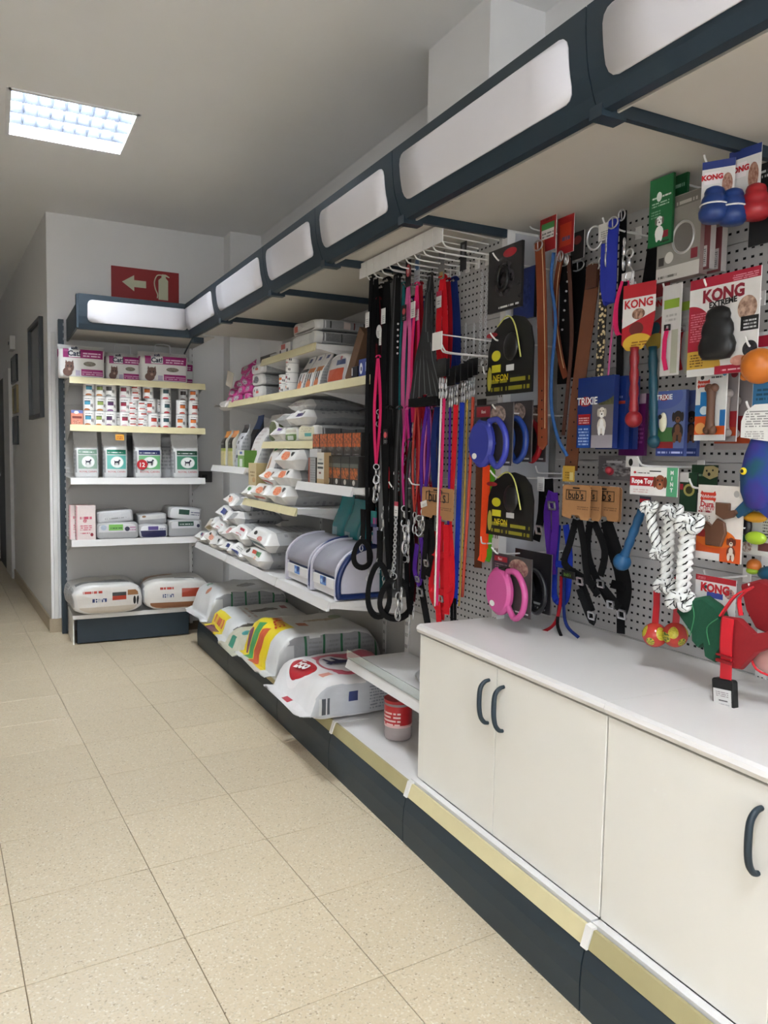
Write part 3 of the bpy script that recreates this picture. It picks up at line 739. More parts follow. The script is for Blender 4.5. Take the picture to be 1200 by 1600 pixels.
def decal(poly, sc, m, parent, pos, name='emblem', flat='xz', sx=1.0):
    """flat printed shape facing -y (xz) or up (xy)"""
    b = MB(); pts = [(pos[0]+x*sc*sx, pos[1], pos[2]+z*sc) if flat == 'xz' else (pos[0]+x*sc*sx, pos[1]+z*sc, pos[2]) for x, z in poly]
    b.f.append(tuple(range(len(pts)))); b.v += [Vector(p) for p in pts]; b.mi.append(0); b.uv.append([(0, 0)]*len(pts))
    return b.obj(name, m, parent)
def blob(b, cx, cz, rx, rz, y, mi, n=14):
    b.v += [Vector((cx+rx*math.cos(2*PI*k/n), y, cz+rz*math.sin(2*PI*k/n))) for k in range(n)]; m = len(b.v)
    b.f.append(tuple(range(m-n, m))); b.uv.append([(0, 0)]*n); b.mi.append(mi)
def dogprint(parent, x, z, s, y, body, face, ear, head_only=False):
    """flat printed picture of a sitting dog, facing -y"""
    b = MB(); e = .00015
    if not head_only:
        blob(b, x, z-.22*s, .21*s, .27*s, y, 0); blob(b, x-.10*s, z-.38*s, .07*s, .16*s, y-e, 1); blob(b, x+.10*s, z-.38*s, .07*s, .16*s, y-e, 1); blob(b, x, z-.15*s, .10*s, .16*s, y-e, 1)
    blob(b, x, z+.22*s, .17*s, .18*s, y-2*e, 0)
    for q in (-1, 1): blob(b, x+q*.165*s, z+.22*s, .055*s, .14*s, y-3*e, 2); blob(b, x+q*.07*s, z+.27*s, .022*s, .026*s, y-4*e, 3)
    blob(b, x, z+.14*s, .085*s, .09*s, y-3*e, 1); blob(b, x, z+.17*s, .035*s, .028*s, y-4*e, 3)
    return b.obj('printed_dog', [body, face, ear, M_inkk], parent)
M_ink = mat('ink_navy', (.10, .11, .25), .5); M_inkk = mat('ink_black', (.05, .05, .05), .5); M_inkr = mat('ink_red', (.72, .08, .13), .5)
M_inkw = mat('ink_white', (.93, .93, .92), .5); M_inkb = mat('ink_blue', (.10, .25, .60), .5); M_inkg = mat('ink_grey', (.35, .35, .36), .5)
M_yel = mat('ink_yellow', (.90, .80, .10), .5); M_tin = mat('tin_steel', (.72, .72, .73), .25, metal=.9)
SIL, SILD = (.66, .66, .665), (.54, .54, .55)
M_sil = pm('silver_film', SIL, [('t', .1, .2, .9, .8, 7, SILD)], .32, wr=.35)
def BX(px, Y=5.56): return P(px, 700, Y=Y).x
# --- litter bags, top shelf of the end unit
lit = pm('litter_print', (.90, .89, .88), [('r', .10, .58, .97, .84, '9b1c6e'), ('r', .22, .60, .46, .92, 'eeeeee'), ('t', .52, .63, .90, .78, 2, 'e9c6dc'), ('n', .66, .42, .13, .07, '8b8478', '6f685c'), ('r', .48, .07, .96, .26, 'a01c72'), ('r', .36, .06, .46, .22, 'b9aec4'), ('t', .5, .10, .94, .22, 2, 'd9a2c4')], .4, wr=.2)
lits = pm('litter_side', (.88, .87, .86), [('r', .2, .6, .9, .82, '9b1c6e')], .4, wr=.25)
def litter(px0, px1, z0, y, label, h, handle, seed):
    x0, x1 = BX(px0, y), BX(px1, y); w_ = x1-x0
    o = standbag('litter_bag', label, 'cat litter', ((x0+x1)/2, y, z0), 0, w_, .15, h, [lit, lits], seed, pinch=.80, wr=.005)
    b = MB(); cx_, cz_ = -w_*.27, h*.30; blob(b, cx_, cz_, w_*.095, h*.17, -.0042, 0); blob(b, cx_-w_*.04, cz_-h*.14, w_*.10, h*.13, -.0040, 0)
    for q in (-1, 1): b.face([(cx_+q*w_*.055-w_*.035, -.0041, cz_+h*.10), (cx_+q*w_*.055+w_*.035, -.0041, cz_+h*.08), (cx_+q*w_*.075, -.0041, cz_+h*.21)], 0); blob(b, cx_+q*w_*.035, cz_+h*.03, w_*.014, h*.025, -.0045, 1, 8)
    blob(b, cx_, cz_-h*.06, w_*.03, h*.04, -.0045, 2); b.obj('printed_cat', [mat('cat_brown', (.42, .30, .26), .5, var=.25, scale=90), M_inkk, mat('cat_muzzle', (.66, .54, .48), .5)], o)
    text('Cat!', h*.21, M_ink, o, (-w_*.165, -.004, h*.70), bold=.0015); text('soft', h*.12, M_ink, o, (-w_*.165, -.004, h*.86), bold=.001)
    if handle:
        b = MB(); b.ribbon(smoothpath([(-.055, .085, h-.01), (-.05, .085, h+.045), (-.035, .085, h+.055), (.035, .085, h+.055), (.05, .085, h+.045), (.055, .085, h-.01)], 3), (0, 1, 0), .018, .003)
        b.obj('handle', mat('clear_handle', (.78, .78, .78), .3), o)
litter(93, 166, ZB[0], 5.56, 'white and magenta cat litter bag next to the dark upright', .225, False, 1)
litter(166, 224, ZB[0], 5.62, 'white and magenta cat litter bag set back between two others', .20, True, 2)
litter(220, 295, ZB[0], 5.56, 'white and magenta cat litter bag with clear handle, front of the row', .215, True, 3)
litter(250, 304, ZB[0], 5.73, 'magenta litter bag mostly hidden behind the front right bag', .185, False, 4)
# --- tins
def tin(kind, band, dot, small=False):
    key = 'tin_'+kind
    m = pm(key, (.91, .90, .89), [('r', .39, .40, .56, .62, band), ('r', .39, .62, .56, .68, '4a4a4a'), ('t', .40, .78, .60, .86, 1, '3a3a3a'), ('e', .585, .36, .013, .12, '1d1d1d'), ('e', .625, .34, .013, .14, '1d1d1d'), ('e', .46, .05, .09, .10, dot), ('r', 0, .96, 1, 1, 'b0b0b0'), ('r', 0, 0, 1, .025, 'b0b0b0')], .35)
    r, h = (.037, .100) if not small else (.037, .0355)
    b = MB(); b.lathe([(r*.97, 0), (r, .003), (r, h-.003), (r*.97, h)], 18)
    for z, s in ((0.0015, -1), (h-.0015, 1)):
        q = [(r*.95*math.sin(2*PI*k/18), -r*.95*math.cos(2*PI*k/18), z) for k in range(18)]
        b.face(q if s > 0 else list(reversed(q)), 1)
    me = b.mesh('tin', [m, M_tin], True); me.set_sharp_from_angle(angle=.7); return me
TK = dict(blue=tin('blue', '4a9ab8', 'b86a3a'), green=tin('green', '8a9a50', 'c07a40'), grey=tin('grey', '4a4a4e', '8a8a8a'), purple=tin('purple', '4a2050', '8a5a8a'), maroon=tin('maroon', '8a1c38', 'd8b0b8'), red=tin('red', 'b83a2a', 'd89090'), orange=tin('orange', 'd8702a', 'c04a3a'), teal=tin('teal', '2a5058', 'c83040'), dark=tin('dark', '3a2a26', '6a4a3a'), white=tin('white', 'd8d2cc', '909090'))
TKS = dict(red=tin('sred', 'b83a2a', 'd8d0cc', True), pink=tin('spink', 'c86a62', 'd8d0cc', True))
LV = ['lowest', 'second tier', 'topmost']
def tins(px, kinds, where, y=5.585, dx=0):
    for k, kd in enumerate(kinds):
        if not kd: continue
        o = bpy.data.objects.new('food_tin', TK[kd]); COL.objects.link(o)
        o.location = (BX(px, y)+dx*k, y, ZB[1]+.0995*k); o.rotation_euler = (0, 0, random.uniform(-.35, .35))
        tag(o, 'tin with %s label, %s, %s' % (kd, LV[k], where), 'tin', 'pet food tins on the end unit')
tins(139.7, ['blue', 'blue', 'blue'], 'stack next to the small pink box'); tins(157.8, ['green', 'green', 'green'], 'stack between blue and purple tins')
tins(173.8, ['purple', 'purple', 'grey'], 'stack with purple tins'); tins(196, ['maroon', 'maroon', 'maroon'], 'stack beside the flat tins')
tins(184, ['white'], 'set back behind the purple tins', 5.66)
tins(239, ['red', 'red', 'orange'], 'stack just past the flat tins', dx=-.016); tins(259, ['teal', 'teal', 'teal'], 'stack with teal labels'); tins(249, ['teal', 'white'], 'set back beside the teal stack', 5.66)
tins(283.4, ['orange', 'orange'], 'stack before a dark tin'); tins(287, [None, None, 'dark'], 'set back, behind the orange tins', 5.665)
tins(287, ['dark', 'dark'], 'set back behind the orange tins', 5.665)
tins(302.6, ['orange', 'red', 'orange'], 'last stack before the bare corner wall')
for c, px in enumerate((207.5, 223.5)):
    for k in range(5):
        o = bpy.data.objects.new('flat_tin', TKS['red' if (c+k) % 2 else 'pink']); COL.objects.link(o); o.location = (BX(px, 5.585), 5.585, ZB[1]+.0358*k); o.rotation_euler = (0, 0, random.uniform(-.6, .6))
        tag(o, 'small flat red and white tin in the low stacks between tall tins', 'tin', 'flat tins on the end unit')
for k in range(3):
    o = bpy.data.objects.new('flat_tin', TKS['red']); COL.objects.link(o); o.location = (BX(212.5, 5.59), 5.59, ZB[1]+.0358*(5+k)); o.rotation_euler = (0, 0, random.uniform(-.6, .6))
    tag(o, 'small flat red and white tin on top of the two low stacks', 'tin', 'flat tins crowning the low stacks')
carton('carton', 'small salmon pink carton with a blue top standing beside the tins', 'carton', (BX(121), 5.56, ZB[1]), 0, .075, .05, .10, pm('pinkbox', 'd98a72', [('r', 0, .8, 1, 1, '6a7ab8'), ('e', .45, .85, .2, .1, 'f0f0f0'), ('r', .1, .45, .9, .6, '7a3028'), ('n', .45, .2, .3, .15, 'b05a48', 'e0a890')]), mat('pink_card', 'd98a72'))
# --- standing dog food bags (third shelf)
M_dogink = mat('dog_navy', (.10, .09, .20), .5)
def rcbag(px0, px1, key, head, panel, label, seed, red=None, y=5.57, lean=.04):
    x0, x1 = BX(px0, y), BX(px1, y); w_, h = x1-x0, .315
    sh = [('r', .16, .52, .92, .62, head), ('r', .16, .20, .92, .50, panel), ('e', .56, .35, .26, .125, 'dfe4e0'), ('e', .56, .35, .23, .11, 'f2f4f2'), ('t', .2, .55, .8, .59, 1, 'e6e6e6'), ('r', .02, .12, .10, .6, SILD)]
    o = standbag('dog_food_bag', label, 'dog food', ((x0+x1)/2, y, ZB[2]), 0, w_, .10, h, [pm('rc_'+key, (.80, .80, .80), sh, .28, wr=.3), M_sil], seed, lean=lean)
    decal(DOG, w_*.26, M_dogink, o, (w_*.06, -.0035, h*.35)); text('ROYAL CANIN', w_*.105, M_inkr, o, (w_*.04, -.0035, h*.14))
    if red:
        b = MB(); b.prism([(math.cos(a)*.036-.045, math.sin(a)*.036+.095) for a in [2*PI*k/20 for k in range(20)]], -.0065, -.0045); b.obj('offer_disc', M_inkr, o)
        text('12', .042, M_inkw, o, (-.047, -.0075, .092), bold=.001)
rcbag(116, 155, 'a', '6f8f7c', '8fa898', 'silver dog food bag with faded green panel, slumped next to the dark upright', 11, lean=.12)
rcbag(161, 200, 'b', '1f7f66', '5fb0a6', 'silver dog food bag with a turquoise panel and dark green bar', 12)
rcbag(210, 254, 'c', '1f2a5a', '6fb07a', 'silver dog food bag with light green panel and round red 12 sticker', 13, True)
rcbag(270, 312, 'd', '17402e', '3f8468', 'silver dog food bag with deep green panel by the corner wall', 14)
standbag('dog_food_bag', 'plain dark grey food bag set back between the turquoise and the 12 sticker bags', 'dog food', (BX(204, 5.72), 5.70, ZB[2]), 0, .15, .1, .30, [mat('bag_dark', (.28, .28, .29), .35), M_sil], 15)
standbag('dog_food_bag', 'plain crumpled silver bag set back next to the deep green panel bag', 'dog food', (BX(262, 5.70), 5.68, ZB[2]), 0, .15, .1, .30, [M_sil, M_sil], 16, wr=.012)
tag(MB().box(-.028, .028, -.002, 0, -.02, .02).obj('price_tag', pm('orange_tag', 'd89a30', [('t', .15, .2, .85, .8, 2, '9a3a1a')]), None, loc=(BX(187, 5.525), 5.518, ZB[1]-.075)), 'small orange price tag hanging under the tin shelf', 'price tag')
# --- fourth shelf
pw = pm('pinkwhite', (.90, .84, .83), [('t', .2, .60, .85, .75, 1, 'c8506a'), ('n', .45, .55, .1, .05, 'b04050', 'e0a0a8'), ('t', .2, .28, .8, .45, 3, 'cc5a70'), ('t', .2, .18, .7, .24, 1, 'cc5a70'), ('e', .8, .15, .08, .05, '8a2030'), ('r', 0, 0, .06, 1, 'd8a0a4')], .4)
pws = pm('pinkside', (.86, .78, .77), [('t', .1, .1, .9, .9, 9, 'd88a94')], .4)
carton('carton', 'white and pink carton standing in front of its twin on the low shelf', 'carton', (BX(133, 5.56), 5.56, ZB[3]), .05, .125, .06, .235, pw, pws)
carton('carton', 'white and pink carton half hidden behind its twin on the low shelf', 'carton', (BX(122, 5.64), 5.63, ZB[3]), .05, .125, .06, .235, pw, pws)
def lay(px0, px1, z, h, key, shapes, base, label, y=5.56, seed=0, L=.3, tl=(0, 0), end='flat'):
    x0, x1 = BX(px0, y), BX(px1, y)
    return bag('dog_food_bag', label, 'dog food', ((x0+x1)/2, y, z), 0, x1-x0, L, h, [M_sil, M_sil, pm('lay_'+key, base, shapes, .3, wr=.25)], end, 'crimp', n=7.0, seed=seed, wr=.007, tilt=tl)
lay(150, 216, ZB[3], .115, 'a', [('e', .16, .7, .07, .16, 'a8b4c4'), ('r', .28, .52, .62, .88, '6fae4a'), ('t', .32, .62, .6, .76, 1, '3a6a2a'), ('n', .72, .6, .06, .14, '2a2a40', '3a3a55'), ('t', .78, .5, .97, .8, 2, 'b07a9a'), ('r', 0, 0, 1, .42, 'a9a9aa')], (.80, .80, .81), 'silver food bag lying down with a bright green label, bottom of its stack', seed=21)
lay(152, 208, ZB[3]+.112, .085, 'b', [('t', .2, .3, .8, .5, 1, '9a9a9a')], (.76, .76, .77), 'crumpled silver food bag lying on the green label bag', seed=22, y=5.59, tl=(0, -.07))
lay(217, 262, ZB[3], .095, 'c', [('r', 0, 0, 1, .55, '23254f'), ('r', .3, .58, .66, .86, '5a4a8a'), ('t', .7, .6, .95, .8, 1, '6a6a8a')], (.84, .84, .85), 'food bag lying down with navy lower half, bottom of its stack', seed=23)
lay(216, 260, ZB[3]+.092, .075, 'd', [('r', 0, 0, 1, .5, '9a9a9c'), ('e', .2, .8, .07, .1, '8a6a4a')], (.80, .80, .80), 'silver food bag with a folded spout on the navy bag', seed=24, y=5.585, tl=(0, -.05))
lay(263, 316, ZB[3], .125, 'e', [('r', .28, .62, .74, .88, '24463a'), ('t', .33, .70, .7, .8, 1, 'c8d0c8'), ('n', .88, .62, .05, .1, '2a2a40', '3a3a55'), ('r', 0, 0, 1, .5, 'a4a4a6')], (.80, .80, .81), 'silver food bag with dark green label next to the corner shelf', seed=25)
lay(262, 314, ZB[3]+.122, .09, 'f', [('r', .3, .4, .62, .8, '24463a'), ('t', .66, .4, .95, .75, 2, '7a7a90')], (.84, .84, .85), 'pale food bag tilted on the dark green label bag', seed=26, y=5.58, tl=(0, .10))
# --- big bags on the base of the end unit
hil = pm('hill_a', (.86, .84, .82), [('r', .28, .42, .48, .54, '27376f'), ('t', .14, .72, .42, .88, 1, 'b03a30'), ('r', .56, .46, .76, .60, 'b8402a'), ('r', .56, .60, .76, .72, '3a3a3a'), ('r', .78, .60, 1, .78, '9a6a42'), ('e', .88, .42, .02, .14, '1a1a1a'), ('e', .93, .40, .02, .16, '1a1a1a'), ('r', 0, 0, 1, .26, 'c4b8aa')], .3, wr=.3)
hit = pm('hill_top', (.84, .83, .82), [('r', .08, .25, .85, .42, '6f6f70'), ('t', .5, .3, .8, .5, 3, '4a4a4a')], .3, wr=.35)
for px0, px1, rz, lb, sd, top_, fr in ((109, 222, .03, 'large white food bag with dark bands lying at the foot of the end unit', 31, hit, hil), (221, 327, -.10, 'large white and brown food bag lying at an angle near the corner', 32, pm('hill_top2', (.85, .84, .82), [('d', .0, .55, .5, .8, .2, '9a6a42'), ('r', .5, .3, .8, .4, '4a4a4a')], .3, wr=.35), pm('hill_b', (.86, .84, .82), [('r', .30, .42, .46, .54, '27376f'), ('t', .26, .70, .46, .86, 1, 'b03a30'), ('r', .58, .42, .84, .72, 'a8402a'), ('r', .84, .5, 1, .72, '9a6a42'), ('r', .12, 0, 1, .25, '8a5a3a')], .3, wr=.3))):
    x0, x1 = BX(px0, 5.5), BX(px1, 5.5)
    o, tz = bag('dog_food_sack', lb, 'dog food', ((x0+x1)/2, 5.50, .206), rz, x1-x0, .40, .205, [top_, M_sil, fr], 'flat', 'flat', n=3.4, wr=.012, seed=sd)
    text('Hill\'s', .034, M_inkw, o, (-(x1-x0)*.12, -.012, .099), bold=.0008)
# ------------------------------------------------------------------ goods on the right-hand shelves (fronts face the aisle)
def RY(px, X): return P(px, 700, X=X).y
silA = pm('silver_side_bands', (.47, .47, .48), [('r', .12, 0, .14, 1, 'd0d0d0'), ('r', .36, 0, .38, 1, '3e4442'), ('r', .58, 0, .60, 1, '3e4442'), ('r', .80, 0, .82, 1, '3e4442'), ('t', .16, .2, .34, .8, 7, '606062'), ('t', .40, .2, .56, .8, 7, '7c7c7e'), ('t', .62, .2, .78, .8, 7, '7c7c7e')], .3, wr=.25)
silG = pm('silver_side_green', (.60, .60, .61), [('r', .05, .1, .22, .8, 'c8c8c8')]+[('r', a, 0, a+.018, 1, '2f6a48') for a in (.30, .44, .58, .72, .86)]+[('t', a+.03, .12, a+.13, .88, 9, '8a8a8c') for a in (.30, .44, .58, .72)], .28, wr=.3)
def emb(key, base, shapes): return pm('end_'+key, base, shapes, .34, wr=.2)
W0 = (.88, .87, .86)
e_or = emb('orange', W0, [('n', .42, .55, .17, .24, 'd8683a', 'e89a74'), ('e', .70, .62, .07, .13, '2a2a2a')])
e_or2 = emb('orange2', W0, [('n', .45, .5, .2, .2, 'd8683a', 'e8a888'), ('r', .62, .5, .74, .8, '6a4a3a'), ('r', 0, 0, 1, .12, 'b84a3a')])
e_pu = emb('purple', W0, [('r', .35, .4, .7, .62, '4a3a6a'), ('e', .74, .56, .06, .18, '2a2a2a')])
e_gr = emb('green', (.86, .86, .80), [('r', .1, .05, .9, .5, '5a7a3a'), ('r', .28, .1, .7, .4, 'c8ccc4'), ('r', .1, .62, .9, .8, 'c8c0b4')])
e_te = emb('tealbar', (.84, .81, .70), [('r', .45, .3, .8, .5, '4a9a94'), ('t', .2, .6, .8, .85, 2, 'b8ac8c')])
e_vi = emb('violet', W0, [('r', .3, .58, .7, .8, '6a3a9a'), ('t', .2, .2, .7, .45, 3, 'b0a8b4')])
e_bl = emb('blueblack', W0, [('r', .35, .45, .68, .78, '2a3a7a'), ('e', .72, .45, .06, .16, '1d1d1d'), ('r', 0, 0, 1, .14, '14161c')])
e_bp = emb('bluepink', W0, [('r', .35, .55, .52, .78, '2a5a8a'), ('r', .5, .5, .66, .75, 'a83a6a'), ('e', .78, .55, .05, .16, '1d1d1d')])
e_rd = emb('redtag', W0, [('r', .42, .62, .72, .86, 'b0283a'), ('t', .3, .25, .75, .5, 2, 'c88a90')])
e_rg = emb('redgreen', W0, [('r', .38, .55, .58, .74, 'd04a34'), ('r', .58, .5, .86, .72, '3f7a48'), ('e', .2, .62, .06, .14, '1d1d1d'), ('r', .55, .28, .7, .45, 'e0b09a')])
e_pk = emb('peach', (.86, .83, .81), [('n', .5, .55, .18, .22, 'd07a5a', 'e8b8a4'), ('e', .3, .7, .07, .1, '2a2a2a')])
e_wr = emb('whitered', W0, [('r', .5, .35, .74, .55, 'd05a50'), ('e', .3, .6, .06, .12, '303030'), ('n', .6, .62, .1, .1, 'b0b0b0', '707070')])
M_olive = mat('olive_film', (.36, .40, .27), .4); M_grn = mat('green_film', (.29, .40, .22), .4); M_cardb = mat('brown_cardboard', (.42, .31, .23), .7); M_navyf = mat('navy_film', (.14, .18, .26), .35)
sideW = pm('white_side', (.66, .66, .66), [('t', .1, .15, .9, .85, 9, '909092')], .35, wr=.25)
def rb(label, X, y0, y1, z, h, end, L=.34, side=None, topm=None, seed=0, n='hex', tl=(0, 0), rz=0, name='pet_food_bag', endf='flat', wr=.008, cat='pet food', group=None, cap=.11):
    """lying bag whose printed end faces the aisle; y0 far edge, y1 near edge"""
    return bag(name, label, cat, (X, (y0+y1)/2, z), RZ+rz, y0-y1, L, h, [topm or M_sil, side or silA, end], endf, 'crimp', n='hex' if n in ('hex', 2, 2.0, 1.9, 1.8, 2.1, 2.2, 2.4) else n, seed=seed, wr=wr, tilt=tl, group=group, cap=cap)
# top shelf
z = 1.871
rb('silver pet food bag with white end panel, lower bag of the top-shelf pair', 1.435, 3.96, 3.60, z, .075, emb('s0a', (.80, .80, .80), [('r', .1, .1, .75, .85, 'd8d8d6'), ('r', .1, .86, 1, 1, '4a4642')]), .38, seed=41, n=5)
rb('silver pet food bag with orange flash lying on the top-shelf pair', 1.44, 3.95, 3.61, z+.074, .06, emb('s0b', (.76, .75, .74), [('r', .08, .3, .25, .8, 'c0503a'), ('r', .0, 0, 1, .2, '5a5652')]), .37, seed=42, n=5, side=pm('side_bk', (.55, .55, .56), [('r', .2, 0, .22, 1, '2a2a2a'), ('r', .4, 0, .5, 1, 'c8b8b4'), ('r', .55, 0, .57, 1, '5a2a28'), ('r', .7, 0, .8, 1, '2c2624'), ('r', .12, 0, .14, 1, 'd8d8d8')], .3, wr=.2))
carton('carton', 'white carton with a red square lying on the top shelf beside silver bags', 'carton', (1.445, 4.10, z), RZ, .20, .28, .06, emb('s0c', W0, [('r', .25, .5, .6, .95, 'b04a40'), ('e', .2, .3, .06, .2, '303030'), ('e', .75, .3, .06, .2, '404040')]), sideW)
carton('carton', 'flat white carton at the far end of the top shelf', 'carton', (1.46, 4.30, z), RZ, .17, .26, .03, emb('s0d', (.82, .81, .79), [('t', .2, .3, .8, .7, 1, '6a6a6a')]), sideW)
carton('carton', 'thin white carton stacked on the red square carton', 'carton', (1.50, 4.02, z+.0615), RZ, .17, .22, .04, emb('s0e', (.80, .78, .76), [('r', .2, .3, .5, .7, 'a89a94')]), sideW)
# second shelf: magenta sachets
z = 1.661
mag = pm('magenta_sachet', 'c23a88', [('n', .55, .28, .26, .2, 'd8d0d4', '6a6a6a'), ('t', .2, .62, .8, .8, 1, 'e8c8dc')], .3, wr=.35)
spots = [(5.20, 0), (5.02, 0), (4.86, 0), (5.15, .045), (4.97, .048), (4.82, .05), (5.06, .095), (4.90, .1), (5.0, .145), (4.86, .148), (4.95, .19)]
for k, (y, dz) in enumerate(spots):
    standbag('cat_food_sachet', 'magenta cat food sachet in the heap at the corner end of the second shelf', 'cat food', (1.415+random.uniform(0, .02)+dz*.25, y-.03, z+dz), RZ+random.uniform(-.3, .3), .14, .055, .078, [mag, mag], seed=50+k, group='magenta sachets', tilt=(random.uniform(-.35, -.1), random.uniform(-.3, .3)), pinch=.45, wr=.008)
carton('carton', 'dark grey open tub standing behind the magenta sachets', 'tub', (1.60, 4.86, z), RZ, .30, .2, .30, pm('tubgrey', (.35, .33, .33), [('t', .1, .2, .9, .9, 5, '5a5654')], .35), mat('tub_side', (.33, .31, .31), .4))
carton('price_card', 'blank beige card leaning on the magenta sachets', 'card', (1.405, 5.08, z+.10), RZ+.2, .09, .004, .10, mat('beige_card', (.72, .68, .62), .6), mat('beige_card', 0), tilt=(0, .3))
bag('treat_bag', 'small crumpled white bag sagging over the corner end of the shelf', 'treats', (1.36, 5.20, z-.055), RZ, .17, .12, .07, [mat('white_film', (.82, .80, .77), .3), mat('white_film', 0), mat('white_film', 0)], 'crimp', 'crimp', seed=70, wr=.014, ny=12, nc=18)
for k, (zz, hh, lb) in enumerate(((0, .072, 'bottom'), (.073, .068, 'middle'), (.142, .062, 'topmost'))):
    rb('white food bag with a grey printed side, %s of three by the sachets' % lb, 1.435, 4.66, 4.47, z+zz, hh, e_wr if k != 1 else emb('grykid', W0, [('n', .5, .5, .25, .3, '9a9aa0', '60606a'), ('e', .25, .4, .08, .15, '3a3a4a')]), .3, seed=71+k, n=4, side=sideW)
bag('pet_food_bag', 'grey bag lying flat behind the small tins', 'pet food', (1.52, 4.28, z), RZ, .26, .28, .10, [M_sil, sideW, sideW], 'flat', 'crimp', n=4, seed=75)
for c, (y, n_) in enumerate(((4.14, 2), (4.03, 4))):
    for k in range(n_):
        o = bpy.data.objects.new('food_tin', TK[['red', 'orange', 'maroon', 'white'][(k+c) % 4]]); COL.objects.link(o); o.location = (1.47, y, z+.052*k); o.scale = (1, 1, .52); o.rotation_euler = (0, 0, RZ+random.uniform(-.3, .3))
        tag(o, 'low tin in the %s beside the orange-footed cartons' % ('pair of tins' if c == 0 else 'pile of four tins'), 'tin', 'low tins on the second shelf')
hb = pm('orange_foot', W0, [('n', .5, .13, .28, .15, 'd8703a', 'e09060'), ('r', .1, .45, .9, .58, 'c8783a'), ('r', .35, .8, .7, .9, '4a5a8a'), ('e', .35, .34, .08, .12, '303030'), ('e', .62, .34, .08, .13, '403030')])
hb2 = pm('orange_foot2', W0, [('n', .5, .13, .28, .15, 'd8703a', 'e09060'), ('r', .0, .5, 1, .6, '3a3a3a'), ('r', .35, .78, .7, .9, '3a4a7a'), ('e', .4, .34, .09, .14, '303030'), ('r', .75, .2, .85, .45, '8a5a4a')])
for y, m_, lb, tl in ((3.90, hb2, 'white pouch with dark bar and orange foot next to the pile of low tins', (-.12, 0)), (3.78, hb, 'white pouch with orange foot between two others like it', (-.14, 0)), (3.665, hb, 'white pouch with orange foot beside the lying orange bag', (-.16, .05))):
    standbag('treat_pouch', lb, 'treats', (1.455, y, z), RZ, .105, .06, .19, [m_, sideW], seed=int(y*100), lean=.25, pinch=.4)
rb('white and orange food bag slumped against the shelf back', 1.47, 3.565, 3.31, z, .155, emb('hillo', (.78, .77, .76), [('r', .12, .12, .8, .5, 'c0502c'), ('r', .45, .6, .85, .76, '3a4a7a'), ('e', .65, .82, .06, .08, 'a84a5a')]), .3, seed=81, n=3.4, tl=(-.15, 0))
carton('cardboard_box', 'opened brown cardboard box tilted next to the blue carton', 'box', (1.46, 3.275, z+.004), RZ, .06, .22, .26, M_cardb, M_cardb, tilt=(0, .62))
carton('carton', 'navy carton with a white dog emblem beside the brown box', 'carton', (1.43, 3.03, z), RZ, .11, .12, .08, pm('navybox', '243a86', [('e', .22, .5, .14, .3, 'e8e8e8'), ('e', .24, .48, .06, .12, '2a2a4a'), ('r', .62, .3, .85, .8, 'c8d0e8')]), mat('navy_card', '1d2c66'))
carton('carton', 'small dark carton leaning between brown box and navy carton', 'carton', (1.43, 3.13, z), RZ, .06, .1, .055, pm('darkbox', '20202a', [('r', 0, .3, .2, .9, 'c8c8cc')]), M_black)
# third level, corner module
z = 1.236
for y, lb in ((5.16, 'black and cream bottle-shaped pouch with an amber cap, next to the corner wall'), (4.985, 'black and cream bottle-shaped pouch with orange cap beside the checked pouch')):
    o = standbag('shampoo_pouch', lb, 'pouch', (1.385, y, z), RZ, .125, .07, .235, [pm('amber%d' % int(y*10), 'cdbf86', [('r', 0, .50, 1, .80, '1c1a18'), ('t', .2, .6, .8, .7, 1, '8a8a86'), ('r', 0, .80, 1, 1, 'c8803a' if y > 5.1 else 'd08850'), ('r', 0, .42, 1, .5, '9aa040'), ('t', .2, .05, .8, .38, 8, 'b0a470')], .3), mat('pouch_side', (.75, .74, .70), .35)], seed=int(y*10), pinch=.65)
standbag('treat_pouch', 'silver and black checked pouch beside the cream bottle pouches', 'treats', (1.385, 4.83, z), RZ, .12, .07, .27, [pm('check', (.74, .74, .76), [('r', 0, .80, 1, 1, '14141a')]+[('r', (a % 3)*.33+.04, .1+.11*a, (a % 3)*.33+.26, .17+.11*a, '55555c') for a in range(6)], .25), M_sil], seed=91, lean=.1)
standbag('treat_pouch', 'tall dark pouch with a blue top behind the checked pouch', 'treats', (1.50, 4.95, z), RZ, .13, .06, .34, [pm('bluetop', '16181c', [('r', 0, .72, 1, 1, '3a5a9a')]), M_navyf], seed=92, lean=.15)
standbag('pet_food_bag', 'tall white bag leaning back above the small green carton', 'pet food', (1.40, 4.60, z), RZ, .22, .10, .33, [pm('tallw', (.84, .82, .81), [('t', .2, .45, .7, .8, 5, 'c4b8b4'), ('n', .4, .22, .2, .14, '9a7a6a', 'c4b0a4')], .35, wr=.3), sideW], seed=93, lean=.35, pinch=.5)
carton('carton', 'small green and white carton before the tall white bag', 'carton', (1.35, 4.60, z), RZ, .135, .08, .105, pm('grnbox', '6f9a3e', [('r', 0, .7, 1, 1, 'e0dcd4'), ('r', .3, .78, .7, .92, '4a5a9a'), ('r', .28, .05, .72, .5, 'd8dcd4')]), mat('grn_card', '5f8a36'))
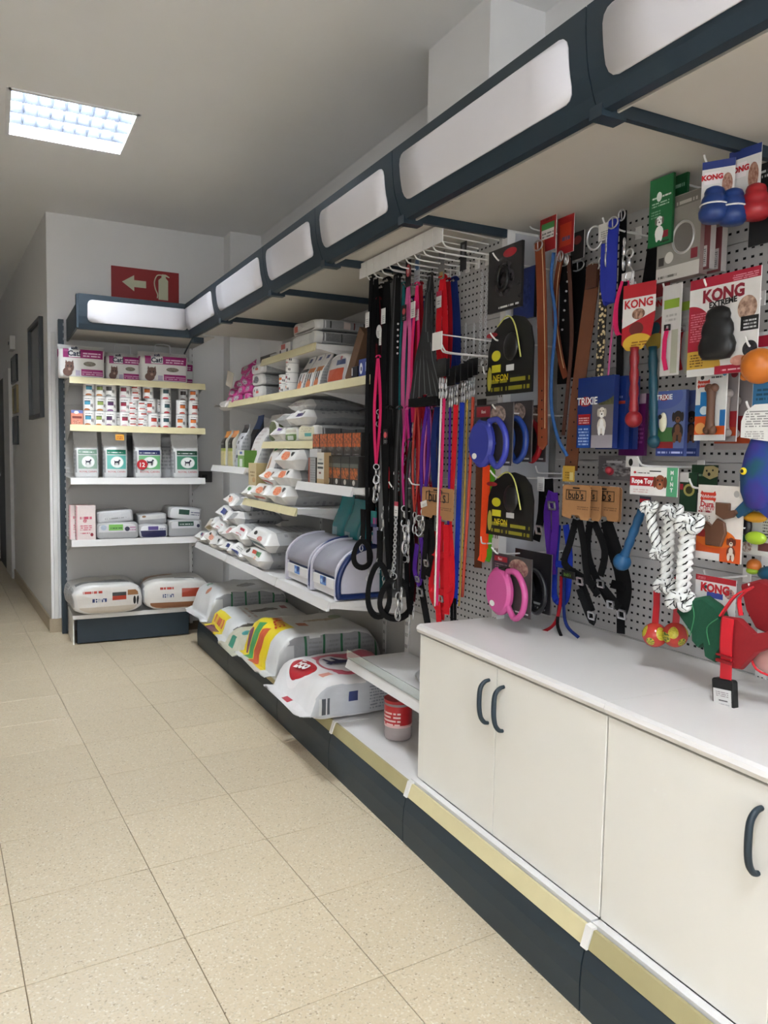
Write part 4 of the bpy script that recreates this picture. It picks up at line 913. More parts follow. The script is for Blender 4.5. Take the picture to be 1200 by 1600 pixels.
# third level, long-bag module
z = 1.391
rb('olive bag leaning at the far end of the upper long-bag shelf', 1.46, 4.40, 4.27, z, .13, mat('olive_film', 0), .25, M_olive, M_olive, seed=95, n=3)
rb('long silver bag with violet mark on its end, bottom layer of the upper shelf', 1.45, 4.26, 4.06, z, .085, e_vi, .37, seed=96)
rb('long silver bag with green end, bottom layer of the upper shelf', 1.44, 4.06, 3.86, z, .08, e_gr, .37, seed=97, n=4)
rb('long silver bag with cream and teal end, bottom layer of the upper shelf', 1.44, 3.86, 3.61, z, .085, e_te, .38, seed=98, n=5)
rb('long silver bag with white end, second layer of the upper shelf', 1.45, 4.16, 3.95, z+.083, .075, sideW, .37, seed=99, n=2)
rb('long silver bag with dark logo end, second layer of the upper shelf', 1.44, 3.94, 3.68, z+.085, .078, e_pu, .38, seed=100, n=2)
rb('silver bag lying on top of the pile on the upper long-bag shelf', 1.47, 4.02, 3.76, z+.16, .06, emb('tp', W0, [('t', .2, .3, .8, .7, 2, 'b8a8b0')]), .34, seed=101, n=2.2, wr=.01)
# third level, treat cartons
z = 1.191
tr1 = pm('treat_orange', '2c2624', [('q', .5, .68, .47, .30, 'c8622a', '6a3420'), ('n', .5, .30, .30, .10, '6a6a6a', '3a3030'), ('t', .2, .05, .8, .12, 1, '8a8a8a')], .35)
tr2 = pm('treat_low', '2a2826', [('r', 0, .62, 1, .75, '5a605a'), ('q', .5, .42, .44, .18, 'c86a30', '4a3024'), ('e', .5, .13, .15, .09, 'c8c4bc'), ('r', 0, .75, 1, 1, '34322e')], .35)
M_trs = mat('treat_side', '2a2725', .4)
for r in range(2):
    for k in range(6):
        y = 3.45-.092*k
        if r == 0 and k < 2: continue
        carton('treat_carton', 'black and orange treat carton in the %s row of the treat display' % ('lower' if r == 0 else 'upper'), 'treats', (1.37+.01*r, y, z+r*.132), RZ, .088, .1, .13 if r == 0 else .10, tr2 if r == 0 else tr1, M_trs, group='%s row of treat cartons' % ('lower' if r == 0 else 'upper'))
carton('treat_carton', 'white and tan treat carton standing at the end of the lower treat row', 'treats', (1.345, 3.305, z), RZ, .085, .09, .145, pm('tancart', (.80, .78, .74), [('r', 0, 0, 1, .16, 'b0946a'), ('r', .1, .62, .9, .68, '3a3a3a'), ('r', .1, .48, .9, .55, '3a3a3a'), ('r', .3, .32, .6, .38, '6a2a2a'), ('t', .2, .75, .8, .85, 1, '8a8a8a')]), mat('tan_side', 'a88c64'))
carton('treat_carton', 'grey and black treat carton next to the white and tan one', 'treats', (1.35, 3.425, z), RZ, .095, .09, .12, pm('greycart', (.60, .60, .60), [('r', 0, 0, .25, 1, '8a4a3a'), ('t', .3, .1, .95, .95, 9, '7c7c7c')]), M_trs)
carton('treat_carton', 'pale grey carton with rounded cap on the grey and black carton', 'treats', (1.36, 3.43, z+.121), RZ, .10, .1, .04, mat('pale_card', (.78, .77, .77)), mat('pale_card', 0))
# fourth level: white ends with orange emblem
z = 1.056
rb('white-ended silver bag with orange emblem, bottom row beside the cream carton', 1.345, 4.30, 4.02, z, .095, e_or2, .40, seed=111, n=2)
rb('white-ended silver bag with orange emblem, bottom row next to the cat picture', 1.345, 4.01, 3.70, z, .105, e_or, .42, seed=112, n=2)
rb('white-ended silver bag with orange emblem, second row, far one', 1.37, 4.21, 3.98, z+.09, .09, e_or2, .38, seed=113, n=1.9, tl=(0, .1))
rb('white-ended silver bag with orange emblem, second row, near one', 1.365, 3.97, 3.70, z+.10, .09, e_or, .40, seed=114, n=1.9)
rb('white-ended silver bag with orange emblem, topmost on its own', 1.37, 3.95, 3.63, z+.187, .105, e_or, .40, seed=115, n=1.8)
rb('white-ended silver bag with a green leaf mark under the cream carton', 1.345, 4.455, 4.31, z, .08, emb('leaf', W0, [('n', .5, .6, .18, .14, '3f7a48', '5a9a5a')]), .34, seed=116, n=2.4)
carton('carton', 'cream carton with tan print standing on the green leaf bag', 'carton', (1.36, 4.40, z+.081), RZ, .15, .1, .13, pm('creamc', 'cbb68a', [('t', .2, .4, .8, .7, 2, '8a6a3a'), ('n', .7, .25, .2, .12, 'c88a4a', 'b89a6a')]), mat('cream_card', 'bda878'))
standbag('pet_food_bag', 'tall white pouch with green mark and brown stripe before the long bags', 'pet food', (1.38, 4.20, z+.13), RZ, .15, .07, .24, [pm('tallg', (.86, .84, .83), [('n', .4, .72, .2, .08, '2f8a58', '4aa06a'), ('n', .35, .28, .10, .24, '9a6a44', 'b88a64')], .35, wr=.25), sideW], seed=117, lean=.3, pinch=.5)
# fifth level: the long shelf
z = .716
P5 = [  # y0, y1, dz, h, X, end, n, tl, label
 (5.24, 5.02, 0, .075, 1.245, e_bp, 2.2, (0, 0), 'white bag end with blue and pink squares over an olive base, by the corner', M_olive),
 (5.02, 4.84, 0, .09, 1.26, e_pk, 1.9, (0, .15), 'white bag end with peach picture between the olive bag and the crumpled bags', None),
 (4.83, 4.62, 0, .085, 1.25, emb('dogw', W0, [('e', .55, .6, .08, .14, '202020'), ('r', .3, .2, .6, .3, 'a8a8a8')]), 2.0, (0, -.1), 'crumpled white bag with black dog mark on the long shelf', None),
 (4.61, 4.40, 0, .075, 1.25, e_bl, 2.1, (0, 0), 'white bag end with black and navy foot, low on the long shelf', None),
 (4.39, 4.17, 0, .085, 1.25, emb('navyf', W0, [('r', .2, .15, .7, .42, '2a3a7a'), ('t', .3, .55, .8, .75, 2, '8a8a8a')]), 1.9, (0, .12), 'white bag end with broad navy foot on the long shelf', None),
 (4.15, 3.80, 0, .10, 1.25, e_rg, 2.0, (0, 0), 'long white-ended bag with red and green marks, lower of the pair beside the litter trays', None),
 (4.12, 3.76, .098, .105, 1.27, emb('rdsm', W0, [('n', .55, .4, .12, .12, 'd06a60', 'e8b0a8'), ('e', .3, .6, .06, .1, '303030'), ('r', .1, .0, .9, .16, '3a5a64')]), 1.9, (0, .05), 'long white-ended bag with red mark and blue-grey foot, upper one by the litter trays', None),
 (5.12, 4.93, .078, .10, 1.29, emb('tanf', (.82, .78, .74), [('e', .6, .7, .08, .12, '2a2a2a'), ('n', .4, .25, .25, .16, 'a08a64', '8a7450')]), 1.9, (0, -.2), 'small upright white and tan bag on the corner end of the heap', None),
 (4.92, 4.70, .085, .09, 1.28, e_rd, 2.0, (0, .1), 'crumpled white bag with red corner tag, second layer of the heap', None),
 (4.69, 4.45, .082, .085, 1.28, emb('pkb', W0, [('n', .5, .5, .22, .2, 'd8a8a4', 'c87a78')]), 2.0, (0, -.12), 'crumpled white bag with pink picture, second layer of the heap', None),
 (4.44, 4.18, .088, .10, 1.27, e_rd, 2.0, (0, .08), 'white bag with red tag and grey band, second layer by the long bags', None),
 (4.90, 4.66, .172, .09, 1.30, emb('nvy', W0, [('r', .3, .4, .66, .8, '2c3a80'), ('r', .66, .5, .8, .78, '14161c'), ('r', 0, 0, 1, .12, '181a20')]), 1.9, (0, .18), 'white bag with navy and black print, third layer of the heap', None),
 (4.64, 4.42, .168, .085, 1.30, M_sil, 2.2, (0, -.1), 'plain crumpled silver bag, third layer of the heap', None),
 (4.86, 4.68, .26, .08, 1.34, e_pk, 2.0, (0, .2), 'white and peach bag crowning the heap under the socket box', None),
 (4.66, 4.50, .25, .09, 1.36, M_sil, 2.0, (0, -.1), 'plain silver bag crowning the heap', None)]
for k, (y0, y1, dz, h, X, e, n, tl, lb, foot) in enumerate(P5):
    rb(lb, X, y0, y1, z+dz, h, e, .40 if 'long' in lb[:4] else .30, pm('silver_side_teal', (.54, .54, .55), [('r', .38, 0, .42, 1, '3a5a66'), ('r', .43, 0, .44, 1, '8ab0b8'), ('r', .7, 0, .73, 1, '3a4a50'), ('t', .05, .2, .2, .5, 2, '50585c')], .28, wr=.25) if lb.startswith('long') else (foot or silA), seed=130+k, n=n, tl=tl, wr=.012 if 'crumpled' in lb else .007)
# litter trays with grey domed hoods
M_hood = mat('hood_grey', (.56, .55, .59), .55, var=.03); M_trayw = mat('tray_white', (.90, .89, .89), .3, var=.02); M_trayb = mat('tray_blue', (.09, .17, .38), .3); M_lav = mat('tray_pale_lilac', (.80, .79, .84), .3)
def dome(label, yc, w_):
    t = thing('litter_tray', label, 'litter tray', (1.262, yc, .716), RZ)
    D, Hh = .205, .225
    arc = [(D*.03+ (D*.86)*(1-math.cos(a)), .10+(Hh-.10)*math.sin(a)) for a in [PI/2*k/9 for k in range(10)]]+[(D, Hh)]
    b = MB(); rows = []
    for x in (-w_/2+.02, w_/2-.02): rows.append([((x, y, zz), (0, 0)) for y, zz in arc])
    b.grid(rows, flip=True); o = b.obj('hood', M_hood, t, auto=60); s_ = o.modifiers.new('thick', 'SOLIDIFY'); s_.thickness = .006
    b = MB(); b.box(-w_/2+.02, w_/2-.02, .012, .03, .012, .085); b.box(-w_/2+.02, w_/2-.02, .03, D, .005, .03); b.obj('tray', M_trayw, t, bevel=.004)
    b = MB(); b.box(-w_/2+.022, w_/2-.022, .016, .04, .086, .112); b.obj('band', M_trayb, t)
    b = MB(); b.box(-w_/2+.035, w_/2-.035, .002, .014, .045, .088); b.obj('drawer_front', M_trayw, t, bevel=.003)
    b = MB(); b.box(-.02, .04, -.002, .001, .052, .088); lbx = b.obj('sticker', pm('blue_sticker', '5a86c8', [('r', .5, .3, 1, .9, '2a4a94'), ('r', .72, .5, .95, 1, '1c2c5a'), ('e', .25, .4, .2, .25, 'a8c8e8')]), t)
    prof = [(0, .004)]+[(-.004+y*1.0, zz+.008) for y, zz in arc]+[(D, .004)]
    for s in (-1, 1):
        x = s*(w_/2-.012)
        b = MB(); inner = 0
        for x0, x1 in ((x-.009, x+.009),):
            n0 = len(b.v)
            prr = [(y, zz) for y, zz in prof]
            b.v += [Vector((x0, y, zz)) for y, zz in prr]+[Vector((x1, y, zz)) for y, zz in prr]
            m_ = len(prr)
            b.f.append(tuple(range(m_))); b.f.append(tuple(reversed(range(m_, 2*m_)))); b.uv += [[(0, 0)]*m_]*2; b.mi += [0, 0]
            for k in range(m_): b.f.append((k, m_+k, m_+(k+1) % m_, (k+1) % m_)); b.uv.append([(0, 0)]*4); b.mi.append(0)
        o = b.obj('end_panel', M_lav, t)
        bm = bmesh.new(); bm.from_mesh(o.data); bmesh.ops.recalc_face_normals(bm, faces=bm.faces); bm.to_mesh(o.data); bm.free()
    x = w_/2-.001                      # blue rim and pale window on the side towards the cabinets
    rim = smoothpath([(x, D, .018), (x, .03, .018), (x, .012, .03), (x, .014, .10), (x, .045, .165), (x, .10, .212), (x, .19, .231)], 5)
    MB().tube(rim, .013, 8).obj('rim', M_trayb, t, smooth=True)
    return t
dome('grey-hooded white litter tray next to the stacked silver bags', 3.385, .325)
dome('grey-hooded white litter tray with blue rim under the hanging leads', 3.065, .30)
teal = pm('teal_bag', '1f7f86', [('r', 0, .0, .5, .62, '86a8b0'), ('n', .3, .15, .2, .14, 'a07a5a', '5a7a8a'), ('t', .08, .3, .42, .55, 4, 'c8dce0')], .25, wr=.3)
for k, (y, lb) in enumerate(((3.33, 'teal treat bag standing behind the litter trays, next to the silver bags'), (3.18, 'teal treat bag standing behind the litter trays, middle of three'), (3.02, 'teal treat bag standing behind the litter trays, next to the leads'))):
    standbag('treat_bag', lb, 'treats', (1.485, y+.10, z), RZ, .15, .09, .42-.02*k, [teal, mat('teal_film', '1a6a72', .3)], seed=160+k, pinch=.6)
# ------------------------------------------------------------------ big sacks on the base shelf
z = .201
sk_side = silG
def sack(label, X, y0, y1, L, H, topm, side, seed, zz=z, rz=0, tl=(0, 0), rf=.17, wr=.017, lift=.25):
    return bag('dog_food_sack', label, 'dog food', (X, (y0+y1)/2, zz), RZ+rz, y0-y1, L, H, [topm, side, topm], 'crimp', 'crimp', n=7.0, seed=seed, tilt=tl, rf=rf, wr=wr, lift=lift, seam=.05, ny=26, nc=34)
def ptop(key, shapes, base=(.84, .84, .84)): return pm('sack_'+key, base, shapes, .28, wr=.3)
s1, f1 = sack('crumpled silver sack with green side stripes at the corner end of the base shelf', 1.15, 5.26, 4.80, .66, .235, ptop('a', [('n', .5, .55, .1, .10, '4a4440', '6a625c'), ('e', .55, .16, .06, .03, 'c07a5a'), ('r', .3, .18, .38, .24, '7aa08a')]), silG, 171, wr=.022)
s2, f2 = sack('white sack with yellow bonus corner and dark bird print, next to the corner sack', 1.16, 4.77, 4.34, .66, .15, ptop('b', [('r', 0, .0, .62, .16, 'e8d418'), ('r', .12, .0, .5, .07, '6a2a4a'), ('t', .1, .08, .55, .14, 1, 'c0482a'), ('n', .45, .50, .08, .14, '3a3430', '6a5a50'), ('r', .3, .68, .45, .74, 'a04048'), ('t', .2, .3, .8, .4, 2, 'b8a49c')]), pm('brick_side', (.50, .48, .46), [('r', a, 0, a+.015, 1, 'b8b4b0') for a in (.3, .42, .54, .66, .78)]+[('n', .86, .5, .1, .5, '9a5a34', '2f4a7a')], .35, wr=.3), 172, tl=(0, .06))
s3, f3 = sack('grey-green sack with teal mark and folded corner under the yellow one', 1.13, 4.32, 4.00, .60, .12, ptop('c', [('e', .5, .22, .14, .05, '4aa0a0'), ('n', .4, .55, .35, .2, '9a9a70', 'b8b498'), ('r', .2, .08, .45, .13, '2f8a70')], (.78, .76, .68)), M_sil, 173, wr=.018)
s4, f4 = sack('silver sack with green side bands and yellow label, beside the pink sack', 1.13, 3.96, 3.45, .68, .255, ptop('d', [('r', 0, .04, .72, .30, 'e8cf1a'), ('d', .20, .02, .34, .16, .2, '3f9a54'), ('d', .36, .02, .52, .14, .2, 'c8502c'), ('e', .12, .1, .06, .03, '7a2a5a'), ('r', .5, .36, .62, .44, 'c0602e'), ('n', .45, .60, .05, .16, 'a08468', 'b8a890'), ('n', .4, .72, .08, .05, '7a8a64', '8a9a78'), ('r', .35, .84, .5, .90, '9a3a3a')]), silG, 174)
text('VALUE', .07, mat('ink_orange_red', (.78, .25, .12), .5), s4, fn=lambda x, zz: (-.03+x, .165+zz, f4(-.03+x, .165+zz)+.006), bold=.002, rot=-.25)
s5, f5 = sack('white sack with pink panel and red badge, foremost beside the glass-lipped shelf', 1.11, 3.40, 2.93, .62, .175, ptop('e', [('r', .16, .33, .86, .86, 'd05a72'), ('e', .50, .45, .33, .15, 'b84a5a'), ('e', .50, .45, .29, .13, 'dcd8da'), ('e', .40, .20, .27, .105, 'e8e4e4'), ('e', .40, .20, .23, .085, 'b8202e'), ('r', .42, .03, .58, .075, 'b83040'), ('r', .72, .22, .84, .30, 'd89080')], (.88, .87, .87)), pm('sack_e_side', (.74, .75, .77), [('r', .14, .2, .22, .6, '50545c'), ('r', .36, .45, .43, .7, '3a4470'), ('r', .70, 0, .73, 1, '2a3058'), ('t', .52, .2, .68, .8, 8, '8a8e96'), ('t', .75, .1, .95, .9, 9, '8a8e96'), ('r', .14, .2, .16, .6, 'd0d0d0'), ('r', .19, .2, .2, .6, 'd0d0d0')], .28, wr=.3), 175)
DOGR = [(-.5, .05), (-.38, .18), (-.30, .12), (0, .16), (.25, .10), (.5, .12), (.5, .0), (.25, -.08), (.05, -.14), (-.08, -.38), (-.16, -.36), (-.1, -.1), (-.25, -.08), (-.36, -.34), (-.43, -.32), (-.36, -.02)]
bdec = MB(); pts = [(.0+b_*.19, .285+a_*.15) for a_, b_ in DOGR]; bdec.v = [Vector((x, y, f5(x, y)+.012)) for x, y in pts]; bdec.f = [tuple(range(len(pts)))]; bdec.uv = [[(0, 0)]*len(pts)]; bdec.mi = [0]; bdec.obj('emblem', mat('emblem_navy', (.13, .13, .32), .5), s5)
text('Eco', .075, M_inkw, s5, fn=lambda x, zz: (-.045+x, .125+zz, f5(-.045+x, .125+zz)+.008), bold=.003, rot=.15)
# red-capped clear tub and spray bottle next to the cabinet
M_clear = mat('clear_tub', (.93, .88, .88), .08, trans=.6, var=0)
t = thing('treat_tub', 'clear tub with red print standing on the base shelf beside the cabinet', 'tub', (1.43, 2.66, z), RZ)
MB().lathe([(.0, .002), (.052, .002), (.056, .01), (.056, .145), (.054, .15)], 24).obj('jar', M_clear, t, smooth=True)
MB().lathe([(.0565, .055), (.0565, .14)], 24).obj('print', pm('tub_print', 'c02a30', [('t', .3, .1, .7, .8, 4, 'e8c8c4'), ('r', 0, 0, 1, .12, 'e0b8b8')], .3), t, smooth=True)
MB().lathe([(.054, .15), (.058, .15), (.058, .162), (.0, .162)], 24).obj('lid', mat('red_lid', 'a82028', .35), t, auto=40)
t = thing('metal_toy', 'chrome and orange toy lying on the glass-lipped shelf', 'toy', (1.40, 2.45, .476), RZ)
b = MB(); b.sphere((0, .03, .03), .03, 12, 8); b.sphere((-.045, .04, .022), .022, 12, 8); b.tube([(-.06, .03, .02), (.05, .03, .028)], .012, 8); b.obj('body', M_steel, t, smooth=True)
MB().sphere((.045, .025, .03), .02, 10, 6).obj('knob', mat('toy_orange', 'c8602a', .35), t, smooth=True)
# ------------------------------------------------------------------ hooks, leads and chains on the narrow pegboard
def hook(u, y, z, X0, reach, plate=False, double=False):
    b = MB(); r = .0028
    for dy in ((-.008, .008) if double else (0,)):
        b.tube(smoothpath([(X0, y+dy, z), (X0-reach*.5, y+dy, z), (X0-reach*.88, y+dy, z+.002), (X0-reach*.96, y+dy, z+.012), (X0-reach, y+dy, z+.026)], 3), r, 6)
    b.box(X0-.004, X0, y-.012, y+.012, z-.018, z+.02)
    o = b.obj('peg_hook', M_wire, u, world=True, auto=50)
    if plate:
        b = MB(); b.tube([(X0, y, z+.055), (X0-reach-.01, y, z+.062)], .0022, 6); b.box(X0-reach-.016, X0-reach-.012, y-.031, y+.031, z+.008, z+.068)
        b.obj('price_plate', M_wire, o, world=True)
    return o
def strapmat(name, c, line=None, pat=None):
    sh = []
    if line: sh = [('r', .44, -99, .56, 99, line)]
    return pm(name, c, sh, .65) if sh else mat(name, c, .75, var=.12, scale=220, bump=.1, spec=.15)
SM = {k: strapmat('strap_'+k, c, l) for k, c, l in (('black', '0c0c0e', None), ('blackline', '0e0e10', '5a5a5e'), ('magenta', 'b02a74', None), ('hotpink', 'd02a62', None), ('rose', 'c05a8a', None), ('red', '8f1620', None), ('bright', 'c21a24', None), ('purple', '4a2283', None), ('navy', '18275e', None), ('blue', '2038a8', None), ('white', 'd8d4cc', None), ('yellow', 'b8963c', None), ('coral', 'c4503e', None), ('teal', '20696c', None), ('orange', 'ea4a1e', None), ('green', '58a024', None), ('maroon', '4a1018', None), ('brown', '5a3322', None), ('tan', '8a4a2a', None), ('grey', '6a6a6c', None), ('pinkpat', 'b04a86', 'e0c0d8'), ('redline', '9a1820', 'd86a3a'), ('skyblue', '34598c', None))}
def clasp_mesh():
    b = MB()
    b.tube([(.009*math.cos(a), 0, -.009+.009*math.sin(a)) for a in [2*PI*k/10 for k in range(10)]], .0018, 5, closed=True)
    b.tube([(0, 0, -.017), (0, 0, -.034)], .004, 6)
    b.tube(smoothpath([(0, 0, -.034), (-.008, 0, -.042), (-.009, 0, -.056), (0, 0, -.064), (.009, 0, -.056), (.006, 0, -.044)], 3), .0022, 5)
    return b.mesh('clasp', M_steel, True)
CLASP = clasp_mesh()
def clasp(parent, loc, rz=0, s=1.0):
    o = bpy.data.objects.new('clasp', CLASP); COL.objects.link(o); o.parent = parent; o.location = loc; o.rotation_euler = (0, 0, rz); o.scale = (s, s, s); return o
def lead(label, a, b_, w, col, X2=None, bow=.012, clip=1, cord=False, tg=None, twin=True, wd=(.35, -1, 0), name='dog_lead', cat='lead'):
    """a, b_: (px, py, X) of top and bottom"""
    p, q = P(a[0], a[1], X=a[2]), P(b_[0], b_[1], X=b_[2]); t = thing(name, label, cat, p)
    d = q-p; n = 12; rnd = random.Random(len(label)*7+int(a[0]))
    ph = rnd.uniform(0, 6)
    def path(off, sg):
        return [Vector((off*math.sin(PI*min(k/n*1.0, 1))*1.0, 0, 0))+d*(k/n)+Vector((0, 1, 0))*(bow*math.sin(PI*k/n)*sg+.002*math.sin(ph+5*k/n)) for k in range(n+1)]
    bl = MB()
    for off, sg in (((-.008, 1), (.009, -.6)) if twin else ((0, 1),)):
        if cord: bl.tube(path(off, sg), w/2, 6)
        else: bl.ribbon(path(off, sg), wd, w, .0022)
    bl.obj('strap', SM[col], t, smooth=cord)
    # loop over the hook
    lp = MB(); R = max(w*.5, .01)
    lo = [(R*.9*math.cos(x), 0, R*.9*math.sin(x)+.004) for x in [PI*k/8 for k in range(9)]]
    (lp.tube(lo, w/2, 6) if cord else lp.ribbon(lo, (0, 1, 0), w, .0022)); lp.obj('handle_loop', SM[col], t, smooth=cord)
    if clip: clasp(t, d, rnd.uniform(0, 3), 1.0+.3*rnd.random())
    if tg:
        o = MB().box(-.001, .001, -.017, .017, -.06, 0).obj('tag', tg, t); o.location = d*.12+Vector((-.016, 0, 0))
    return t
u3 = U[2]
for k in range(10): hook(u3, 2.885-k*.0655, 2.035, 1.60, .235, True)
hook(u3, 2.31, 1.685, 1.60, .22, True, True)
for y, z_, rc in ((2.80, 1.52, .2), (2.68, 1.20, .22), (2.52, 1.22, .22), (2.285, 1.30, .05), (2.285, 1.02, .05), (2.285, 1.62, .06)): hook(u3, y, z_, 1.60, rc)
T_w = pm('tag_white', (.86, .85, .84), [('t', .2, .1, .8, .6, 4, '8a8a8a')]); T_r = pm('tag_redwhite', (.86, .85, .84), [('r', 0, .7, 1, 1, 'b0304a'), ('t', .2, .2, .8, .5, 2, '8a8a8a')]); T_k = pm('tag_black', '18181c', [('e', .5, .6, .35, .2, 'c84a52'), ('t', .2, .1, .8, .3, 2, '9a9a9a')])
LD = [
 ('black webbing lead hanging behind the outermost one', (584, 445, 1.43), (582, 830, 1.43), .026, 'black', None),
 ('black braided lead behind the pale round card', (596, 450, 1.45), (594, 860, 1.45), .028, 'black', None),
 ('black rubberised lead behind the studded one', (613, 446, 1.47), (612, 880, 1.47), .030, 'black', None),
 ('black lead with grey piping behind the chain', (625, 450, 1.50), (624, 870, 1.50), .026, 'blackline', None),
 ('black flat lead between studded and magenta leads', (631, 456, 1.52), (631, 880, 1.52), .024, 'black', None),
 ('dark grey lead hanging low behind the padded loops', (601, 640, 1.42), (600, 900, 1.42), .026, 'grey', None),
 ('black lead hanging low beside the chain', (608, 640, 1.385), (608, 890, 1.385), .024, 'black', T_k),
 ('black reflective lead hanging low beside the red tag', (624, 640, 1.40), (623, 940, 1.40), .022, 'blackline', None),
 ('black short lead under the red group', (640, 800, 1.44), (640, 960, 1.44), .022, 'black', None),
 ('maroon short lead under the red group', (646, 790, 1.46), (646, 940, 1.46), .018, 'maroon', None),
 ('black and white patterned lead beside the hot pink one', (642, 690, 1.42), (638, 850, 1.42), .014, 'blackline', None),
 ('black cord lead behind the kraft card', (672, 640, 1.52), (672, 880, 1.52), .02, 'black', None),
 ('dark navy lead behind the pink patterned one', (663, 470, 1.52), (660, 640, 1.52), .03, 'navy', None),
 ('black lead behind the crimson group', (644, 470, 1.55), (640, 700, 1.55), .03, 'black', None),
 ('black webbing lead hanging outermost beside the treat shelves', (580, 434, 1.385), (576, 880, 1.385), .020, 'black', T_w),
 ('black lead with long strap next to the outermost one', (588, 436, 1.40), (586, 760, 1.40), .024, 'black', None),
 ('maroon lead hanging behind the pale round card', (590, 470, 1.41), (592, 640, 1.41), .026, 'maroon', None),
 ('bright pink lead between two black leads', (591, 560, 1.38), (588, 725, 1.38), .014, 'hotpink', None),
 ('wide black lead beside the studded one', (605, 440, 1.41), (603, 790, 1.41), .030, 'black', T_w),
 ('charcoal lead with chrome clasp behind the pink one', (611, 442, 1.44), (609, 700, 1.44), .022, 'grey', None),
 ('black lead with pale piping hanging near the chain', (618, 430, 1.42), (616, 770, 1.42), .022, 'blackline', None),
 ('teal edged lead beside the magenta leads', (631, 446, 1.43), (627, 720, 1.43), .010, 'teal', None),
 ('thin grey lead between the studded and the magenta leads', (628, 440, 1.47), (626, 640, 1.47), .008, 'grey', None),
 ('magenta lead with black header card', (638, 448, 1.43), (632, 690, 1.43), .018, 'rose', T_k),
 ('long hot pink lead in front of the magenta one', (636, 640, 1.41), (632, 790, 1.41), .010, 'magenta', None),
 ('deep red lead hanging below the magenta one', (632, 640, 1.44), (628, 775, 1.44), .026, 'red', None),
 ('pink lead with clear header bag', (652, 446, 1.45), (645, 660, 1.45), .012, 'hotpink', T_w),
 ('crimson lead next to the pink one with header bag', (657, 446, 1.47), (652, 700, 1.47), .018, 'red', T_r),
 ('purple lead behind the crimson one', (648, 470, 1.49), (642, 690, 1.49), .012, 'purple', None),
 ('black lead with white piping beside the black muzzle bundle', (673, 432, 1.46), (668, 600, 1.46), .022, 'blackline', None),
 ('red lead with gold clasp under a clear card', (692, 436, 1.49), (690, 600, 1.49), .026, 'bright', T_r),
 ('dark red lead next to the red one with gold clasp', (700, 440, 1.52), (699, 590, 1.52), .02, 'red', None),
 ('navy and black lead at the end of the upper hooks', (709, 440, 1.54), (712, 600, 1.54), .03, 'navy', None),
 ('rust striped red lead in the lower red group', (652, 625, 1.42), (648, 800, 1.42), .010, 'redline', None),
 ('dark red lead in the lower group, beside the rust striped one', (660, 622, 1.44), (655, 805, 1.44), .014, 'red', None),
 ('crimson lead in the lower group, next to purple', (667, 622, 1.47), (660, 800, 1.47), .010, 'bright', None),
 ('purple lead in the lower group', (668, 628, 1.42), (661, 795, 1.42), .014, 'purple', None),
 ('pink patterned lead between purple and navy', (672, 640, 1.43), (665, 770, 1.43), .009, 'pinkpat', None),
 ('thin dark red lead beside the pink patterned one', (678, 640, 1.45), (673, 770, 1.45), .007, 'red', None),
 ('wide royal navy lead above the kraft card', (684, 636, 1.44), (681, 770, 1.44), .026, 'navy', None),
 ('grey lead hidden beside the wide navy one', (679, 640, 1.47), (676, 760, 1.47), .012, 'grey', None)]
for lb, a, b_, w, c, tg in LD: lead(lb, a, b_, w, c, tg=tg)
HY = 2.31
def along(X, py): d = P(600, py, X=X); return X
def lead_y(label, X, z0, z1, w, col, dy, cord=False, tail=.0, clip=True):
    t = thing('dog_lead', label, 'lead', (X, HY, z0)); n = 12
    pts = [Vector((0, dy*(k/n)**1.5+.004*math.sin(3*k/n+X*90), -(z0-z1)*k/n)) for k in range(n+1)]
    b = MB()
    (b.tube(pts, w/2, 7) if cord else b.ribbon(pts, (.5, -1, 0), w, .003)); b.obj('strap', SM[col], t, smooth=cord)
    b = MB(); b.box(-.0015, .0015, -.028, .028, .075, .135); b.obj('header_card', M_black, t)
    for s in (-.008, .008):
        o = clasp(t, (0, s, .07), 1.2, 1.1)
    return t
lead_y('white round cord lead on the double hook', 1.385, 1.53, .80, .007, 'white', .005, True)
lead_y('hot pink flat lead on the double hook', 1.40, 1.53, .80, .010, 'hotpink', .02)
lead_y('purple and navy lead on the double hook', 1.425, 1.50, .95, .008, 'purple', .0)
lead_y('red flat lead on the double hook', 1.445, 1.51, .93, .018, 'bright', .03)
lead_y('royal blue flat lead curling on the double hook', 1.475, 1.52, .80, .018, 'blue', .02)
lead_y('thin yellow cord lead on the double hook', 1.495, 1.53, .79, .006, 'yellow', .025, True)
lead_y('coral round lead on the double hook', 1.515, 1.54, .82, .012, 'coral', .03, True)
lead_y('dark brown shaggy lead behind the coral one', 1.555, 1.40, .93, .03, 'brown', .0)
for X, c, lb in ((1.565, 'orange', 'bright orange flat strap hanging by the slotted upright'), (1.588, 'green', 'lime green flat strap hanging by the slotted upright')):
    t = thing('dog_lead', lb, 'lead', (X, 2.285, 1.30)); b = MB(); b.ribbon([(0, 0, .02), (0, 0, -.1), (0, .004, -.25), (0, .006, -.325), (-.006, .01, -.345)], (1, -.7, 0), .026, .003); b.obj('strap', SM[c], t)
    b = MB(); b.ribbon([(0, 0, .02), (.012, .006, -.1), (.012, .01, -.3)], (1, -.7, 0), .02, .002); b.obj('back_strap', SM[c], t)
